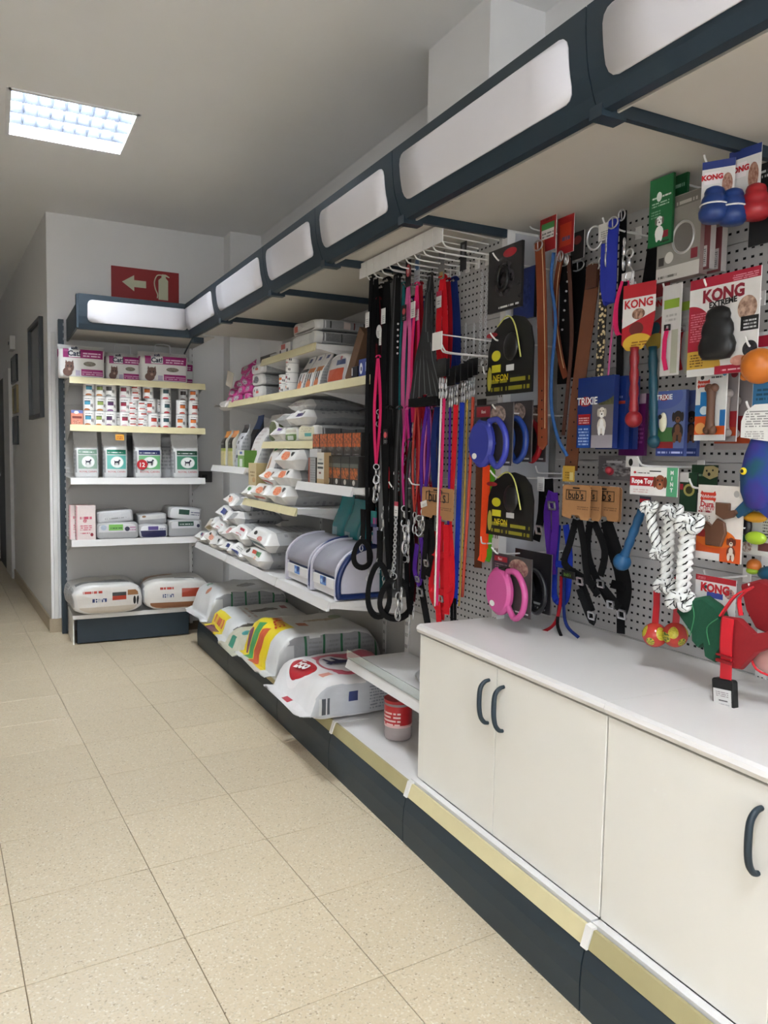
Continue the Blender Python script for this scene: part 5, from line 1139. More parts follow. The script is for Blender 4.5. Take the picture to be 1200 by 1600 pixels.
# studded strap, round card, black muzzle bundle
t = lead('black studded leather lead with brass hook', (622, 434, 1.40), (620, 735, 1.40), .026, 'black', twin=False)
p0 = P(622, 505, X=1.394)
for k in range(6):
    o = MB().sphere((0, 0, 0), .0042, 8, 5).obj('stud', M_steel, t, smooth=True); o.location = P(622-.2*k, 506+9.2*k, X=1.394)-Vector(t.location)
t = thing('round_card', 'pale round card with a dark slot hung among the black leads', 'card', P(592, 518, X=1.378))
o = MB().prism([(math.cos(2*PI*k/24)*.022, math.sin(2*PI*k/24)*.026) for k in range(24)], -.001, .001, T=Matrix.Rotation(RZ, 4, 'Z')).obj('disc', T_w, t); MB().box(-.002, .0015, -.02, -.006, -.055, 0).obj('tongue', T_w, t)
t = thing('muzzle', 'black nylon muzzle bundle with fine white stitching between the leads', 'muzzle', P(668, 470, X=1.40))
for k in range(6):
    f = k/5; b = MB(); e = P(650+40*f, 628-4*math.sin(PI*f)*3, X=1.40)-Vector(t.location)
    b.ribbon([(0, 0, .03), (-.008*math.sin(PI*f), e.y*.15, e.z*.25), (-.012, e.y*.6, e.z*.6), (-.012+.02*f, e.y, e.z)], (.3, -1, 0), lambda q: .02+.016*q, .003); b.obj('strap', strapmat('muzzle_strap', '16171a', '55575a'), t)
MB().box(-.018, .012, -.10, .095, -.375, -.345).obj('band', SM['black'], t)
# big black loops, chains, swivels at the foot
def bigloop(label, px, py, rx, rz_, X, w=.032, tilt=0.):
    c = P(px, py, X=X); t = thing('dog_collar', label, 'collar', c); n = 28
    pts = [Vector((.89*rx*math.cos(a)*(1-.25*math.sin(a)), -.45*rx*math.cos(a)*(1-.25*math.sin(a)), rz_*math.sin(a))) for a in [2*PI*k/n for k in range(n)]]
    b = MB(); b.ribbon(pts, (.45, .89, 0), w, .020, closed=True); b.obj('band', SM['black'], t, auto=40)
    b = MB(); b.ribbon([(0, 0, rz_), (.004, .004, rz_+.06), (0, 0, rz_+.13)], (.4, -1, 0), w*.8, .005); b.obj('strap', SM['black'], t); clasp(t, (0, .01, rz_+.02), .4)
    return t
bigloop('large black padded loop hanging lowest beside the shelf end', 592, 922, .042, .105, 1.35, .036)
bigloop('large black padded loop crossing the lowest one', 618, 935, .060, .080, 1.40, .034, .05)
bigloop('black padded loop in front of the blue-rimmed tray', 566, 866, .034, .055, 1.345, .03)
def chain(label, px0, py0, px1, py1, X, r=.0042, name='choke_chain', ring=True, n=None):
    p, q = P(px0, py0, X=X), P(px1, py1, X=X); t = thing(name, label, 'chain', p); d = q-p; L_ = d.length
    n = n or max(3, int(L_/(r*1.75))); b = MB(); dn = d.normalized(); s1 = Vector((.6, -.8, 0)); s2 = Vector((.8, .6, 0))
    for k in range(n):
        c = d*((k+.5)/n); s = s1 if k % 2 else s2
        b.tube([c+dn*(math.cos(a)*r*1.35)+s*(math.sin(a)*r) for a in [2*PI*j/8 for j in range(8)]], r*.30, 4, closed=True)
    o = b.obj('links', M_steel, t, smooth=True); o['kind'] = 'stuff'
    if ring:
        b = MB(); b.tube([d+Vector((.5*.013*math.cos(a), -.013*math.cos(a), .013*math.sin(a)-.013)) for a in [2*PI*j/14 for j in range(14)]], .0024, 6, closed=True); b.obj('ring', M_steel, t, smooth=True)
    return t
chain('bright twisted steel chain above the black loops', 619, 802, 615, 895, 1.385, .0062)
chain('thin steel chain beside the twisted one', 636, 800, 632, 868, 1.42, .004)
chain('long fine choke chain next to the upright', 761, 418, 757, 562, 1.56, .0045); chain('long fine choke chain behind its twin near the upright', 754, 420, 749, 560, 1.57, .0045)
chain('short choke chain on a low hook, beside the white-plated hook', 728, 505, 727, 552, 1.56, .0035); chain('short choke chain hanging in a bunch over the black cards', 741, 505, 740, 556, 1.57, .0035)
for k, (px, py, lb) in enumerate(((588, 742, 'chrome swivel clasp bunch under the pink lead'), (600, 800, 'chrome trigger clasp hanging over the padded loops'), (633, 820, 'chrome trigger clasp below the red label tag'), (622, 925, 'steel ring clasp lying against the padded loops'))):
    t = thing('swivel_clasp', lb, 'clasp', P(px, py, X=1.385)); clasp(t, (0, 0, 0), .5, 1.7); clasp(t, (.008, -.012, .02), 1.3, 1.4)
# card and lead ends, red-white tags
def pxrect(px0, py0, px1, py1, X):
    a, b_ = P(px0, py0, X=X), P(px1, py1, X=X); return (a.y+b_.y)/2, a.y-b_.y, b_.z, a.z-b_.z
kraft = pm('kraft_card', 'a5784e', [('t', .55, .30, .95, .42, 2, '7a5638')], .7)
def bubs(label, px0, py0, px1, py1, X, sticker=False):
    y, w, z0, h = pxrect(px0, py0, px1, py1, X); t = thing('harness_card', label, 'card', (X, y, z0), RZ)
    pl = [(-w/2, .006), (-w*.18, .0), (-w*.14, .012), (w*.14, .012), (w*.18, 0), (w/2-.006, 0), (w/2, .008), (w/2, h-.006), (w/2-.006, h), (-w/2+.006, h), (-w/2, h-.006)]
    MB().prism(pl, -.001, .001).obj('card', kraft, t)
    text("bub's", w*.27, M_inkk, t, (0, -.0022, h*.70), bold=.0006)
    b = MB()
    for a in ((-w*.36, w*.36, h*.56, h*.565+.0015), (-w*.36, w*.36, h*.845, h*.85+.0015), (-w*.36, -w*.35, h*.56, h*.85), (w*.35, w*.36, h*.56, h*.85)): b.box(a[0], a[1], -.0022, -.0012, a[2], a[3])
    b.obj('logo_border', M_inkk, t)
    MB().box(-w*.12, w*.12, -.0018, -.0011, h*.90, h*.94).obj('hanger_slot', M_void, t)
    if sticker: o = MB().box(-.022, .022, -.003, -.0015, -.01, .012).obj('price_sticker', T_w, t); o.location = (-w*.42, 0, h*.42); o.rotation_euler = (0, -.25, 0)
    return t
bubs('brown kraft card with white price sticker among the leads', 660, 760, 708, 815, 1.40, True)
def buckle(b, c, s=.012, T=None):
    x, y, z = c
    for a in ((-s, s, -s*.9, -s*.6), (-s, s, s*.6, s*.9), (-s, -s*.75, -s*.9, s*.9), (s*.75, s, -s*.9, s*.9)): b.box(x+a[0], x+a[1], y-.003, y+.003, z+a[2], z+a[3])
def harness(label, pts_px, X, col, w, extra=None, name='dog_harness', cat='harness', buckles=(), metal=True, loc=None):
    """straps given as polylines of photo points at distance X"""
    p0 = Vector(loc) if loc else P(pts_px[0][0][0], pts_px[0][0][1], X=X); t = thing(name, label, cat, p0)
    for k, pl in enumerate(pts_px):
        pts = smoothpath([P(q[0], q[1], X=X+(q[2] if len(q) > 2 else 0)-.003*k)-p0 for q in pl], 4)
        MB().ribbon(pts, (.3, -1, 0) if abs((pts[-1]-pts[0]).y) < abs((pts[-1]-pts[0]).z) else (.3, 0, 1), w, .003).obj('strap', SM[col] if isinstance(col, str) else col[k % len(col)], t)
    for px, py in buckles:
        b = MB(); buckle(b, (0, 0, 0), w*.62); o = b.obj('buckle', M_steel if metal else M_black, t); o.location = P(px, py, X=X-.012)-p0; o.rotation_euler = (.2, 0, RZ)
    return t
harness('bright red nylon harness with studs under the kraft card', [[(690, 815), (688, 860), (692, 905), (690, 968)], [(680, 830), (676, 880), (674, 925), (684, 950)], [(702, 820), (706, 880), (705, 930), (694, 955)], [(676, 862), (690, 868), (706, 862)], [(676, 918), (690, 926), (706, 918)], [(697, 820), (698, 960)], [(684, 940), (688, 1005)]], 1.43, 'bright', .024, buckles=((688, 935),))
harness('dark green and black collar hanging behind the kraft card', [[(668, 812), (664, 860), (661, 905)], [(672, 812), (676, 850), (668, 900)]], 1.42, ['teal', 'black'], .022, name='dog_collar', cat='collar', buckles=((666, 880),)) if False else harness('black collar with chrome buckle behind the kraft card', [[(668, 812), (664, 860), (661, 905)], [(672, 812), (676, 850), (668, 900)]], 1.42, 'black', .022, name='dog_collar', cat='collar', buckles=((666, 880),))
harness('purple and black collar at the foot of the red leads', [[(652, 850), (648, 890), (656, 915)], [(658, 840), (662, 880), (655, 912)]], 1.43, ['purple', 'black'] and 'purple', .02, name='dog_collar', cat='collar', buckles=((652, 905),))
harness('black studded strap hanging down to the counter edge', [[(655, 900), (662, 940), (670, 985)]], 1.45, 'black', .030, name='dog_collar', cat='collar', buckles=((656, 925),))
harness('black beaded lead hanging next to the red harness', [[(711, 935), (711, 972)], [(706, 935), (706, 972)]], 1.47, 'black', .012, name='dog_lead', cat='lead')
for px, py, lb in ((619, 792, 'white and red price tag on the chrome clasps'),):
    t = thing('price_tag', lb, 'price tag', P(px, py, X=1.375), RZ); MB().box(-.014, .014, -.001, .001, -.035, .02).obj('card', T_r, t)
t = thing('key_pouch', 'red fabric pouch among the black leads', 'pouch', P(606, 745, X=1.39), RZ); MB().prism([(-.016, -.04), (.016, -.045), (.018, .02), (.008, .04), (-.008, .04), (-.018, .02)], -.006, .006, bev=.2).obj('pouch', SM['red'], t, auto=40)
t = thing('lead_card', 'teal and magenta lead packs bunched above the padded loops', 'card', P(584, 812, X=1.39), RZ); MB().box(-.02, .018, -.004, .004, -.03, .035).obj('card', pm('tealmag', '1f7a78', [('r', .55, 0, 1, .6, 'b83a84'), ('r', 0, 0, 1, .2, '28306a')]), t); MB().box(-.018, .02, .006, .012, -.10, -.03).obj('back_card', mat('lilac_film', '8a88a4', .3), t)
for y, lb, px, py in ((0, 'dark header card with red round logo above the magenta lead', 638, 425), (1, 'pale clear header card with blue logo above the pink lead', 652, 418), (2, 'clear header card with gold foot above the red lead', 690, 412), (3, 'narrow black header card beside the slotted panel', 724, 398)):
    m_ = [pm('hc0', '1c1a1e', [('e', .5, .6, .36, .24, 'c04850'), ('e', .5, .6, .2, .12, 'd8a0a0')]), pm('hc1', 'a8aab0', [('r', .15, .45, .85, .85, '4a6a9a'), ('t', .2, .1, .8, .3, 2, '8a7a84')]), pm('hc2', '6f6e70', [('r', .2, .02, .8, .25, 'a08a4a')]), pm('hc3', '1a1a1e', [('r', .3, .5, .7, .9, '6a6a70')])][y]
    t = thing('header_card', lb, 'card', P(px, py, X=1.42+.03*y), RZ); MB().box(-.02, .02, -.001, .001, -.055, .045).obj('card', m_, t)
# ------------------------------------------------------------------ goods on the wide pegboards
u2, u1 = U[1], U[0]
def hp(px, py, X, reach=None):
    """hook whose tip shows at this photo point"""
    p = P(px, py, X=X); u = u2 if p.y > 1.35 else u1
    hook(u, p.y, p.z-.026, XB, XB-X)
for q in ((825, 345, 1.63), (849, 336, 1.66), (858, 380, 1.70), (942, 340, 1.68), (961, 345, 1.66), (1020, 283, 1.66), (1040, 265, 1.67), (1100, 242, 1.62), (992, 440, 1.66), (1036, 443, 1.66), (1100, 436, 1.61), (918, 592, 1.66), (1043, 610, 1.68), (1110, 574, 1.66), (1164, 525, 1.60), (996, 714, 1.58), (1077, 748, 1.62), (1166, 627, 1.60), (880, 757, 1.62), (769, 632, 1.46), (766, 520, 1.495), (766, 735, 1.495), (768, 855, 1.50), (770, 395, 1.50), (837, 728, 1.70), (1165, 765, 1.66), (1170, 912, 1.62), (1100, 890, 1.66)): hp(*q)
def card(name, label, cat, r, X, front, th=.002, back=None, rz=0, poly=None, dz=0):
    y, w, z0, h = pxrect(*r, X); t = thing(name, label, cat, (X, y, z0+dz), RZ+rz)
    if poly: MB().prism([(a*w, b_*h) for a, b_ in poly], -th/2, th/2).obj('card', front, t)
    else:
        b = MB(); b.box(-w/2, w/2, -th/2, th/2, 0, h, dict(f=0, b=1, l=1, r=1, t=1, d=1)); b.obj('card', [front, back or M_trimw], t)
    return t, w, h
M_blis = mat('clear_blister', (.95, .95, .96), .06, trans=.9, var=0)
# --- retractable leads in packs
def flexi(label, r, X, key, col, shapes, body=True, rz=0, base='3a3638'):
    t, w, h = card('retractable_lead', label, 'lead pack', r, X, pm('flexi_'+key, base, shapes, .3), .004, mat('pack_grey', '55504f', .35), rz)
    m = mat('flexi_body_'+key, col, .25, var=.03)
    if body:
        cx, cz, R = -w*.16, h*.36, w*.33
        MB().prism([(cx+R*math.cos(a)*.95, cz+R*1.12*math.sin(a)) for a in [2*PI*k/28 for k in range(28)]], -.034, -.004, bev=.14).obj('case', m, t, auto=35)
        hx = cx+R*.7
        pts = smoothpath([(hx-.01, -.02, cz+R*1.0), (hx+R*.55, -.02, cz+R*1.02), (hx+R*1.15, -.02, cz+R*.35), (hx+R*1.12, -.02, cz-R*.55), (hx+R*.55, -.02, cz-R*1.05), (hx+R*.05, -.02, cz-R*.65), (hx-R*.1, -.02, cz), (hx-.01, -.02, cz+R*1.0)], 5)
        MB().tube(pts, lambda q: .0105, 8).obj('handle', m, t, smooth=True)
        MB().box(cx+.0, cx+R*.5, -.028, -.006, cz+R*1.02, cz+R*1.16).obj('brake_button', M_black, t)
        decal([(math.cos(a), math.sin(a)*.7) for a in [2*PI*k/14 for k in range(14)]], R*.2, M_inkw, t, (cx-R*.3, -.0348, cz-R*.6), 'badge')
    return t, w, h
fs = [('r', .05, .80, .42, .97, '8a1c28'), ('n', .62, .82, .2, .15, 'b09a90', '6a5a54'), ('t', .1, .70, .4, .78, 2, '8a8a8a'), ('t', .5, .04, .95, .09, 1, 'c8c8c8'), ('r', 0, 0, .3, .06, '7a2a24')]
t, w, h = flexi('royal blue retractable lead in a clear pack next to the coral lead', (743, 634, 800, 728), 1.475, 'blue', '333c9c', fs)
text('flexi', .016, M_inkw, t, (-w*.25, -.0032, h*.885)); text('NEW', .014, mat('ink_orange', 'c84a20'), t, (-w*.28, -.0032, h*.05))
flexi('navy retractable lead in a clear pack behind the royal blue one', (776, 630, 830, 722), 1.57, 'navy', '24408a', fs)
flexi('red retractable lead in a clear pack behind the tan collar', (802, 636, 852, 722), 1.66, 'red', 'a01c24', fs)
t, w, h = flexi('pink retractable lead in a clear pack standing over the counter', (770, 862, 829, 968), 1.53, 'pink', 'c45490', [('r', .04, .70, .45, .97, '3a2a3a'), ('r', .06, .86, .4, .95, '9a1c2a'), ('n', .68, .80, .24, .16, 'b09080', '7a4a4a'), ('t', .08, .72, .4, .84, 3, '8a7a80'), ('t', .6, .05, .95, .1, 1, 'd8d8d8')], base='4a4444')
text('flexi', .014, M_inkw, t, (-w*.28, -.0032, h*.905))
flexi('black retractable lead in a pack behind the pink one', (806, 856, 860, 962), 1.62, 'black', '1c1c20', [('t', .4, .05, .9, .2, 2, 'b8b8b8')], base='201f22')
# --- neon packs
ne = pm('neon_pack', '131314', [('r', .08, .02, .98, .30, '0e0e0c'), ('t', .12, .05, .95, .26, 2, '8a8420'), ('e', .22, .52, .10, .07, 'c8c02a'), ('r', .13, .30, .33, .40, 'c8c02a'), ('e', .08, .22, .05, .16, 'a8a040'), ('r', .45, .30, .62, .38, 'd0d0d0')], .35)
for r, lb in (((763, 503, 832, 612), 'black rounded lead pack with yellow figures, above the blue retractable lead'), ((763, 736, 832, 846), 'black rounded lead pack with yellow figures, above the pink retractable lead')):
    t, w, h = card('lead_pack', lb, 'lead pack', r, 1.53, ne, .006, poly=[(-.5, 0), (.5, .0), (.5, .6), (.44, .82), (.3, .95), (.1, 1), (-.15, .97), (-.35, .84), (-.46, .6)])
    text('NEON', h*.12, M_yel, t, (-w*.16, -.0045, h*.22)); MB().tube(smoothpath([(-w*.25, -.006, h*.9), (-.0, -.012, h*1.0), (w*.18, -.014, h*.85), (w*.3, -.012, h*.45)], 5), .0025, 6).obj('cord', mat('neon_cord', 'c8c66a', .5), t, smooth=True)
    MB().prism([(-w*.38+math.cos(a)*w*.12, h*.80+math.sin(a)*h*.035) for a in [2*PI*k/16 for k in range(16)]], -.006, -.0035).obj('logo_badge', mat('badge_red', '9a1c22', .4), t)
    MB().sphere((w*.1, -.014, h*.60), .04, 14, 8, sc=(1, .3, 1.15)).obj('casing', mat('neon_case', '0d0d0e', .3), t, smooth=True)
t, w, h = card('lead_pack', 'black mesh lead pack with red logo beside the choke chains', 'lead pack', (766, 395, 815, 478), 1.53, pm('meshpk', '2c2a2c', [('e', .65, .88, .2, .07, 'a02830'), ('n', .5, .5, .3, .28, '3e3a3e', '1a191b'), ('t', .3, .04, .95, .10, 1, 'c8c8c8')], .25), .01, M_black)
MB().tube([(.028*math.cos(a), -.012, h*.5+.04*math.sin(a)) for a in [2*PI*k/20 for k in range(20)]], .006, 6, closed=True).obj('coiled_lead', M_black, t, smooth=True)
card('lead_pack', 'dark blue lead pack half hidden beside the tan collar', 'lead pack', (806, 425, 836, 495), 1.62, pm('bluepk', '2a3a7a', [('n', .5, .5, .35, .3, '20306a', '3a4a8a')], .3), .012, M_black)
# --- collars
def collar(label, pl, X, col, w, stitch=None, tip=False, holes=0, buckle_=True, name='dog_collar', cord=False, cat='collar'):
    pts = smoothpath([P(q[0], q[1], X=X) for q in pl], 5); p0 = pts[0].copy(); t = thing(name, label, cat, p0); pts = [p-p0 for p in pts]
    b = MB(); N_ = len(pts)
    wf = (lambda q: w*(1 if q < .97 else max(.08, (1-q)/.03))) if tip else w
    if cord: b.tube(pts, w/2, 8)
    else: b.ribbon(pts, (.3, -1, 0), wf, .004)
    b.obj('band', col, t, smooth=cord)
    if stitch:
        for s in (-1, 1): MB().tube([p+Vector((-.0035, s*w*.42, 0)) for p in pts[:-3]], .0012, 4).obj('stitching', stitch, t)
    if buckle_:
        b = MB(); b.tube([(-.006, w*.62*math.cos(a), -.012+.016*math.sin(a)) for a in [2*PI*k/14 for k in range(14)]], .0024, 6, closed=True); b.tube([(-.006, 0, -.024), (-.008, 0, .002)], .0018, 5); b.obj('buckle', M_steel, t, smooth=True)
    for k in range(holes):
        p = pts[int(N_*(.62+.33*k/max(1, holes)))]; o = MB().prism([(math.cos(a)*.003, math.sin(a)*.003) for a in [2*PI*j/8 for j in range(8)]], -.0006, 0).obj('hole', M_void, t); o.location = p+Vector((-.0034, 0, 0)); o.rotation_euler = (0, 0, RZ)
    return t
L_tan = mat('leather_tan', '7e3b20', .5, var=.1, scale=60); L_brn = mat('leather_brown', '5e331c', .5, var=.12, scale=50); L_drk = mat('leather_dark', '4a2a1e', .5); L_cog = mat('leather_cognac', '6a3019', .5, var=.1)
M_thr = mat('thread_cream', (.78, .66, .50), .7)
collar('tan leather collar with cream stitching and pointed tip in front of the rest', [(843, 378), (846, 450), (848, 560), (848, 640), (848, 703)], 1.60, L_tan, .036, M_thr, True, 6)
collar('sky blue rounded leather lead curving past the wide brown collar', [(865, 395), (861, 440), (868, 500), (862, 580), (862, 640), (872, 685), (886, 712)], 1.62, SM['skyblue'], .011, cord=True, buckle_=False, name='dog_lead', cat='lead')
collar('cognac leather collar bent in a loop under the red cards', [(878, 395), (870, 440), (868, 500), (876, 560), (884, 590)], 1.66, L_cog, .020, M_thr, buckle_=True)
collar('dark brown leather collar hanging behind the studded one', [(888, 400), (892, 470), (893, 540), (886, 620), (880, 680)], 1.66, L_drk, .012)
t = collar('black leather collar with round steel studs', [(884, 402), (884, 480), (882, 540), (880, 600)], 1.69, SM['black'], .046)
for k in range(7):
    o = MB().sphere((0, 0, 0), .004, 8, 5).obj('stud', M_steel, t, smooth=True); o.location = P(888-1.6*k, 425+15*k, X=1.682)-Vector(t.location)
collar('wide black leather collar under the ring', [(905, 410), (902, 500), (896, 590)], 1.74, SM['black'], .05, holes=3)
t = collar('wide brown leather collar slanting down to a yellow tag', [(929, 412), (922, 470), (910, 560), (900, 640), (892, 735)], 1.66, L_brn, .046, None, False, 9)
MB().box(-.012, -.004, -.024, .024, -.075, -.006).obj('keeper', L_drk, t); o = MB().box(-.001, .001, -.028, .028, -.05, .0).obj('price_tag', pm('yel_tag', 'c8a040', [('t', .2, .2, .8, .7, 3, '8a6a20'), ('r', .6, .1, .9, .6, 'd8c88a')]), t); o.location = P(889, 728, X=1.645)-Vector(t.location)
leo = bpy.data.materials.new('leopard_strap'); nt, N, L, B = nodes(leo)
vo = N.new('ShaderNodeTexVoronoi'); vo.inputs['Scale'].default_value = 85; tc = N.new('ShaderNodeTexCoord'); L.new(tc.outputs['Object'], vo.inputs['Vector'])
cr = N.new('ShaderNodeValToRGB'); L.new(vo.outputs['Distance'], cr.inputs['Fac']); cr.color_ramp.elements[0].color = (*srgb('c8b48a'), 1); cr.color_ramp.elements[1].color = (*srgb('141210'), 1); cr.color_ramp.elements[0].position = .35; cr.color_ramp.elements[1].position = .45; L.new(cr.outputs['Color'], B.inputs['Base Color']); B.inputs['Roughness'].default_value = .5
collar('leopard print collar with pointed studs beside the blue nylon collar', [(944, 402), (943, 450), (940, 520), (936, 592)], 1.66, leo, .026)
collar('royal blue nylon collar folded double under the chrome clasps', [(960, 342), (957, 380), (955, 440), (952, 474), (946, 440), (948, 380)], 1.64, mat('nylon_royal', '162894', .55), .034)
collar('black lead with chrome trigger clasp behind the blue nylon collar', [(974, 330), (973, 400), (970, 480), (968, 590)], 1.70, SM['black'], .022, name='dog_lead', cat='lead')
collar('pink and black padded collar hanging in a loop beside the rope toy card', [(975, 440), (966, 470), (963, 505), (968, 522), (976, 505), (981, 470), (978, 440)], 1.63, SM['hotpink'], .018, buckle_=False)
collar('black inner loop of padded collar beside the pink loop', [(978, 440), (970, 475), (970, 512), (977, 520), (983, 500), (984, 462)], 1.625, SM['black'], .012, buckle_=False)
collar('thin pink cord lead hanging by the leopard collar', [(962, 470), (956, 520), (950, 590)], 1.66, SM['rose'], .006, cord=True, buckle_=False, name='dog_lead', cat='lead')
collar('long black studded collar between the blue collar and the green pack', [(1026, 352), (1020, 400), (1012, 450)], 1.74, SM['black'], .040)
collar('grey black spotted strap hanging beside the blue harness pack', [(981, 525), (979, 560), (976, 592)], 1.72, SM['grey'], .03, buckle_=False)
t = thing('steel_ring', 'large oval steel ring on its own hook next to the clasp bunch', 'ring', P(929, 372, X=1.67)); MB().tube([(.01*math.cos(a), -.022*math.cos(a), .036*math.sin(a)) for a in [2*PI*k/24 for k in range(24)]], .0035, 8, closed=True).obj('ring', M_steel, t, smooth=True)
for px, py, lb in ((948, 395, 'chrome trigger clasp beside the leopard collar'), (975, 400, 'chrome trigger clasps bunched beside the blue nylon collar'), (838, 480, 'chrome clasp hanging at the edge of the tan collar')):
    t = thing('swivel_clasp', lb, 'clasp', P(px, py, X=1.64)); clasp(t, (0, 0, .05), .6, 1.4); clasp(t, (.01, -.012, .02), 1.6, 1.5)
rc = pm('red_header', '9a1a20', [('r', .1, .56, .9, .72, '3f8a48'), ('r', .1, .32, .88, .56, 'd8d4d0'), ('t', .15, .36, .85, .52, 2, '6a6a6a'), ('t', .2, .78, .8, .9, 1, '6a1015')], .4)
card('header_card', 'red header card with green and white sticker over the tan collar', 'card', (845, 336, 868, 388), 1.63, rc, .002)
card('header_card', 'red header card with orange centre behind the green stickered one', 'card', (872, 342, 896, 392), 1.67, pm('red_header2', '981a1e', [('r', .15, .2, .85, .8, 'b83a20'), ('t', .3, .35, .8, .55, 1, '5a4a6a')], .4), .002)
card('header_card', 'black and red header card behind the red pair', 'card', (893, 366, 912, 402), 1.73, pm('blkred', '1e1a1c', [('e', .5, .7, .3, .16, '8a2a28')], .3), .002)
card('price_card', 'white price card under a chrome hook tip by the clasp bunch', 'card', (936, 352, 954, 372), 1.66, T_w, .002)
card('price_card', 'small white price card hanging above the rope toy cards', 'card', (972, 428, 990, 446), 1.65, T_w, .002)
# --- packs under the canopy
gp = pm('green_pack', '1c6a3c', [('e', .42, .72, .11, .07, 'e8ece8'), ('t', .1, .70, .32, .75, 1, 'e8ece8'), ('t', .55, .70, .92, .75, 1, 'e8ece8'), ('t', .12, .58, .85, .66, 2, 'a8c8b0'), ('t', .1, .42, .5, .54, 3, '7aa88a'), ('r', .62, .10, .86, .20, '8a1c30'), ('t', .55, .03, .9, .08, 1, '20201e')], .3)
t, w, h = card('treat_pack', 'dark green pack with a white dog picture hanging under the canopy', 'treats', (1018, 284, 1050, 378), 1.655, gp, .008, mat('green_card', '17552f')); dogprint(t, -w*.02, h*.27, h*.40, -.0046, M_inkw, M_inkw, mat('ear_grey', '6a665f'))
card('treat_pack', 'dark green pack edge just behind the first green pack', 'treats', (1036, 272, 1072, 366), 1.70, pm('green_pack2', '14502c', [('t', .1, .7, .9, .8, 1, '8ab098')], .3), .008, mat('green_card', 0))
gb = pm('ring_box', '8a8680', [('r', 0, .86, 1, .99, '6a6660'), ('t', .1, .88, .9, .96, 1, 'b0aaa4'), ('e', .62, .48, .26, .20, 'c8c4be'), ('e', .62, .48, .22, .17, '6f6a66'), ('e', .3, .28, .1, .07, 'd0ccc6'), ('r', .8, .2, .95, .32, '7a2430'), ('r', 0, .0, 1, .17, 'c4c0ba'), ('r', .05, .2, .18, .3, '3a3634'), ('t', .05, .04, .5, .1, 1, '6a6660')], .35)
t, w, h = card('accessory_box', 'grey box with a ring window and white foot under the blue rubber toys', 'box', (1036, 318, 1098, 428), 1.68, gb, .03, mat('greybox_side', '7f6a66'))
MB().tube([(w*.12+.036*math.cos(a), -.017, h*.48+.042*math.sin(a)) for a in [2*PI*k/24 for k in range(24)]], .0025, 6, closed=True).obj('ring', M_steel, t, smooth=True)
for k, (px0, px1, py0, py1, X) in enumerate(((1086, 1112, 340, 420, 1.69), (1106, 1130, 345, 424, 1.72))):
    card('accessory_box', ['slim maroon and white pack with barcode beside the grey ring box', 'slim maroon and white pack with barcode, further from the grey ring box'][k], 'box', (px0, py0, px1, py1), X, pm('slim%d' % k, '6a3438', [('r', .15, .05, .85, .42, 'b8b4b2'), ('t', .22, .1, .8, .38, 8, '5a5656'), ('r', .05, .8, .95, 1, '8a8682')], .35), .02, mat('slim_side', '9a9490'))
def rope_twist(pts, R, r, n=3, tw=9.0, sect=6, ph=0):
    """twisted rope: n strands round a centre line"""
    pts = smoothpath(pts, 6); bs = []
    for s in range(n):
        out = []; ln = 0; up = None
        for i, p in enumerate(pts):
            tg = (pts[min(i+1, len(pts)-1)]-pts[max(i-1, 0)]).normalized()
            if up is None: up = tg.orthogonal().normalized()
            up = (up-tg*up.dot(tg)).normalized(); sd = tg.cross(up)
            if i: ln += (p-pts[i-1]).length
            a = ln*tw*6.2832+2*PI*s/n+ph; out.append(p+(up*math.cos(a)+sd*math.sin(a))*R)
        bs.append(out)
    b = MB()
    for k, o in enumerate(bs): b.tube(o, r, sect, mi=k % 2)
    return b
# --- blue rubber toys on cards
M_kblue = mat('rubber_blue', '16336f', .35, var=.05); kcard = pm('kong_card', (.85, .84, .83), [('r', 0, .86, 1, 1, '2a3a7a'), ('n', .78, .55, .16, .2, '8a5a48', 'b08a78'), ('r', .08, .58, .56, .80, 'e8e0e0')], .35)
KPROF = [(.0, 0), (.030, .002), (.040, .014), (.042, .028), (.037, .040), (.034, .044), (.036, .052), (.034, .064), (.029, .072), (.027, .075), (.028, .082), (.024, .092), (.012, .098), (.0, .099)]
def kong(parent, m, c, s, T=None):
    Mx = Matrix.Translation(c) @ Matrix.Scale(s, 4) @ (T or Matrix.Identity(4))
    return MB().lathe(KPROF, 20, T=Mx).obj('rubber_toy', m, parent, smooth=True)
for lb, r, X, rz in (('blue rubber treat toy tied to a tilted white card under the canopy', (1104, 258, 1140, 330), 1.60, .55), ('blue rubber treat toy on a white and blue card by the canopy bracket', (1142, 240, 1184, 330), 1.64, .1)):
    t, w, h = card('rubber_toy', lb, 'dog toy', r, X, kcard, .002, rz=rz)
    text('KONG', w*.22, M_inkr, t, (-w*.18, -.002, h*.70), bold=.001); kong(t, M_kblue, (0, -.040, -.028), .86)
    MB().tube([(.032*math.cos(a), -.040+.032*math.sin(a), .012) for a in [2*PI*k/20 for k in range(20)]], .0022, 5, closed=True).obj('tie', M_wire, t, smooth=True)
t, w, h = card('toy_pack', 'black pack with a red rubber toy at the edge of the pegboard', 'dog toy', (1176, 262, 1226, 372), 1.68, pm('black_toy', '18191c', [('t', .1, .82, .8, .94, 2, 'd0d0d0'), ('t', .3, .4, .9, .7, 3, '5a5a5a')], .35), .004, M_black); kong(t, mat('rubber_red', '9a1c24', .35), (.0, -.045, h*.25), .85)
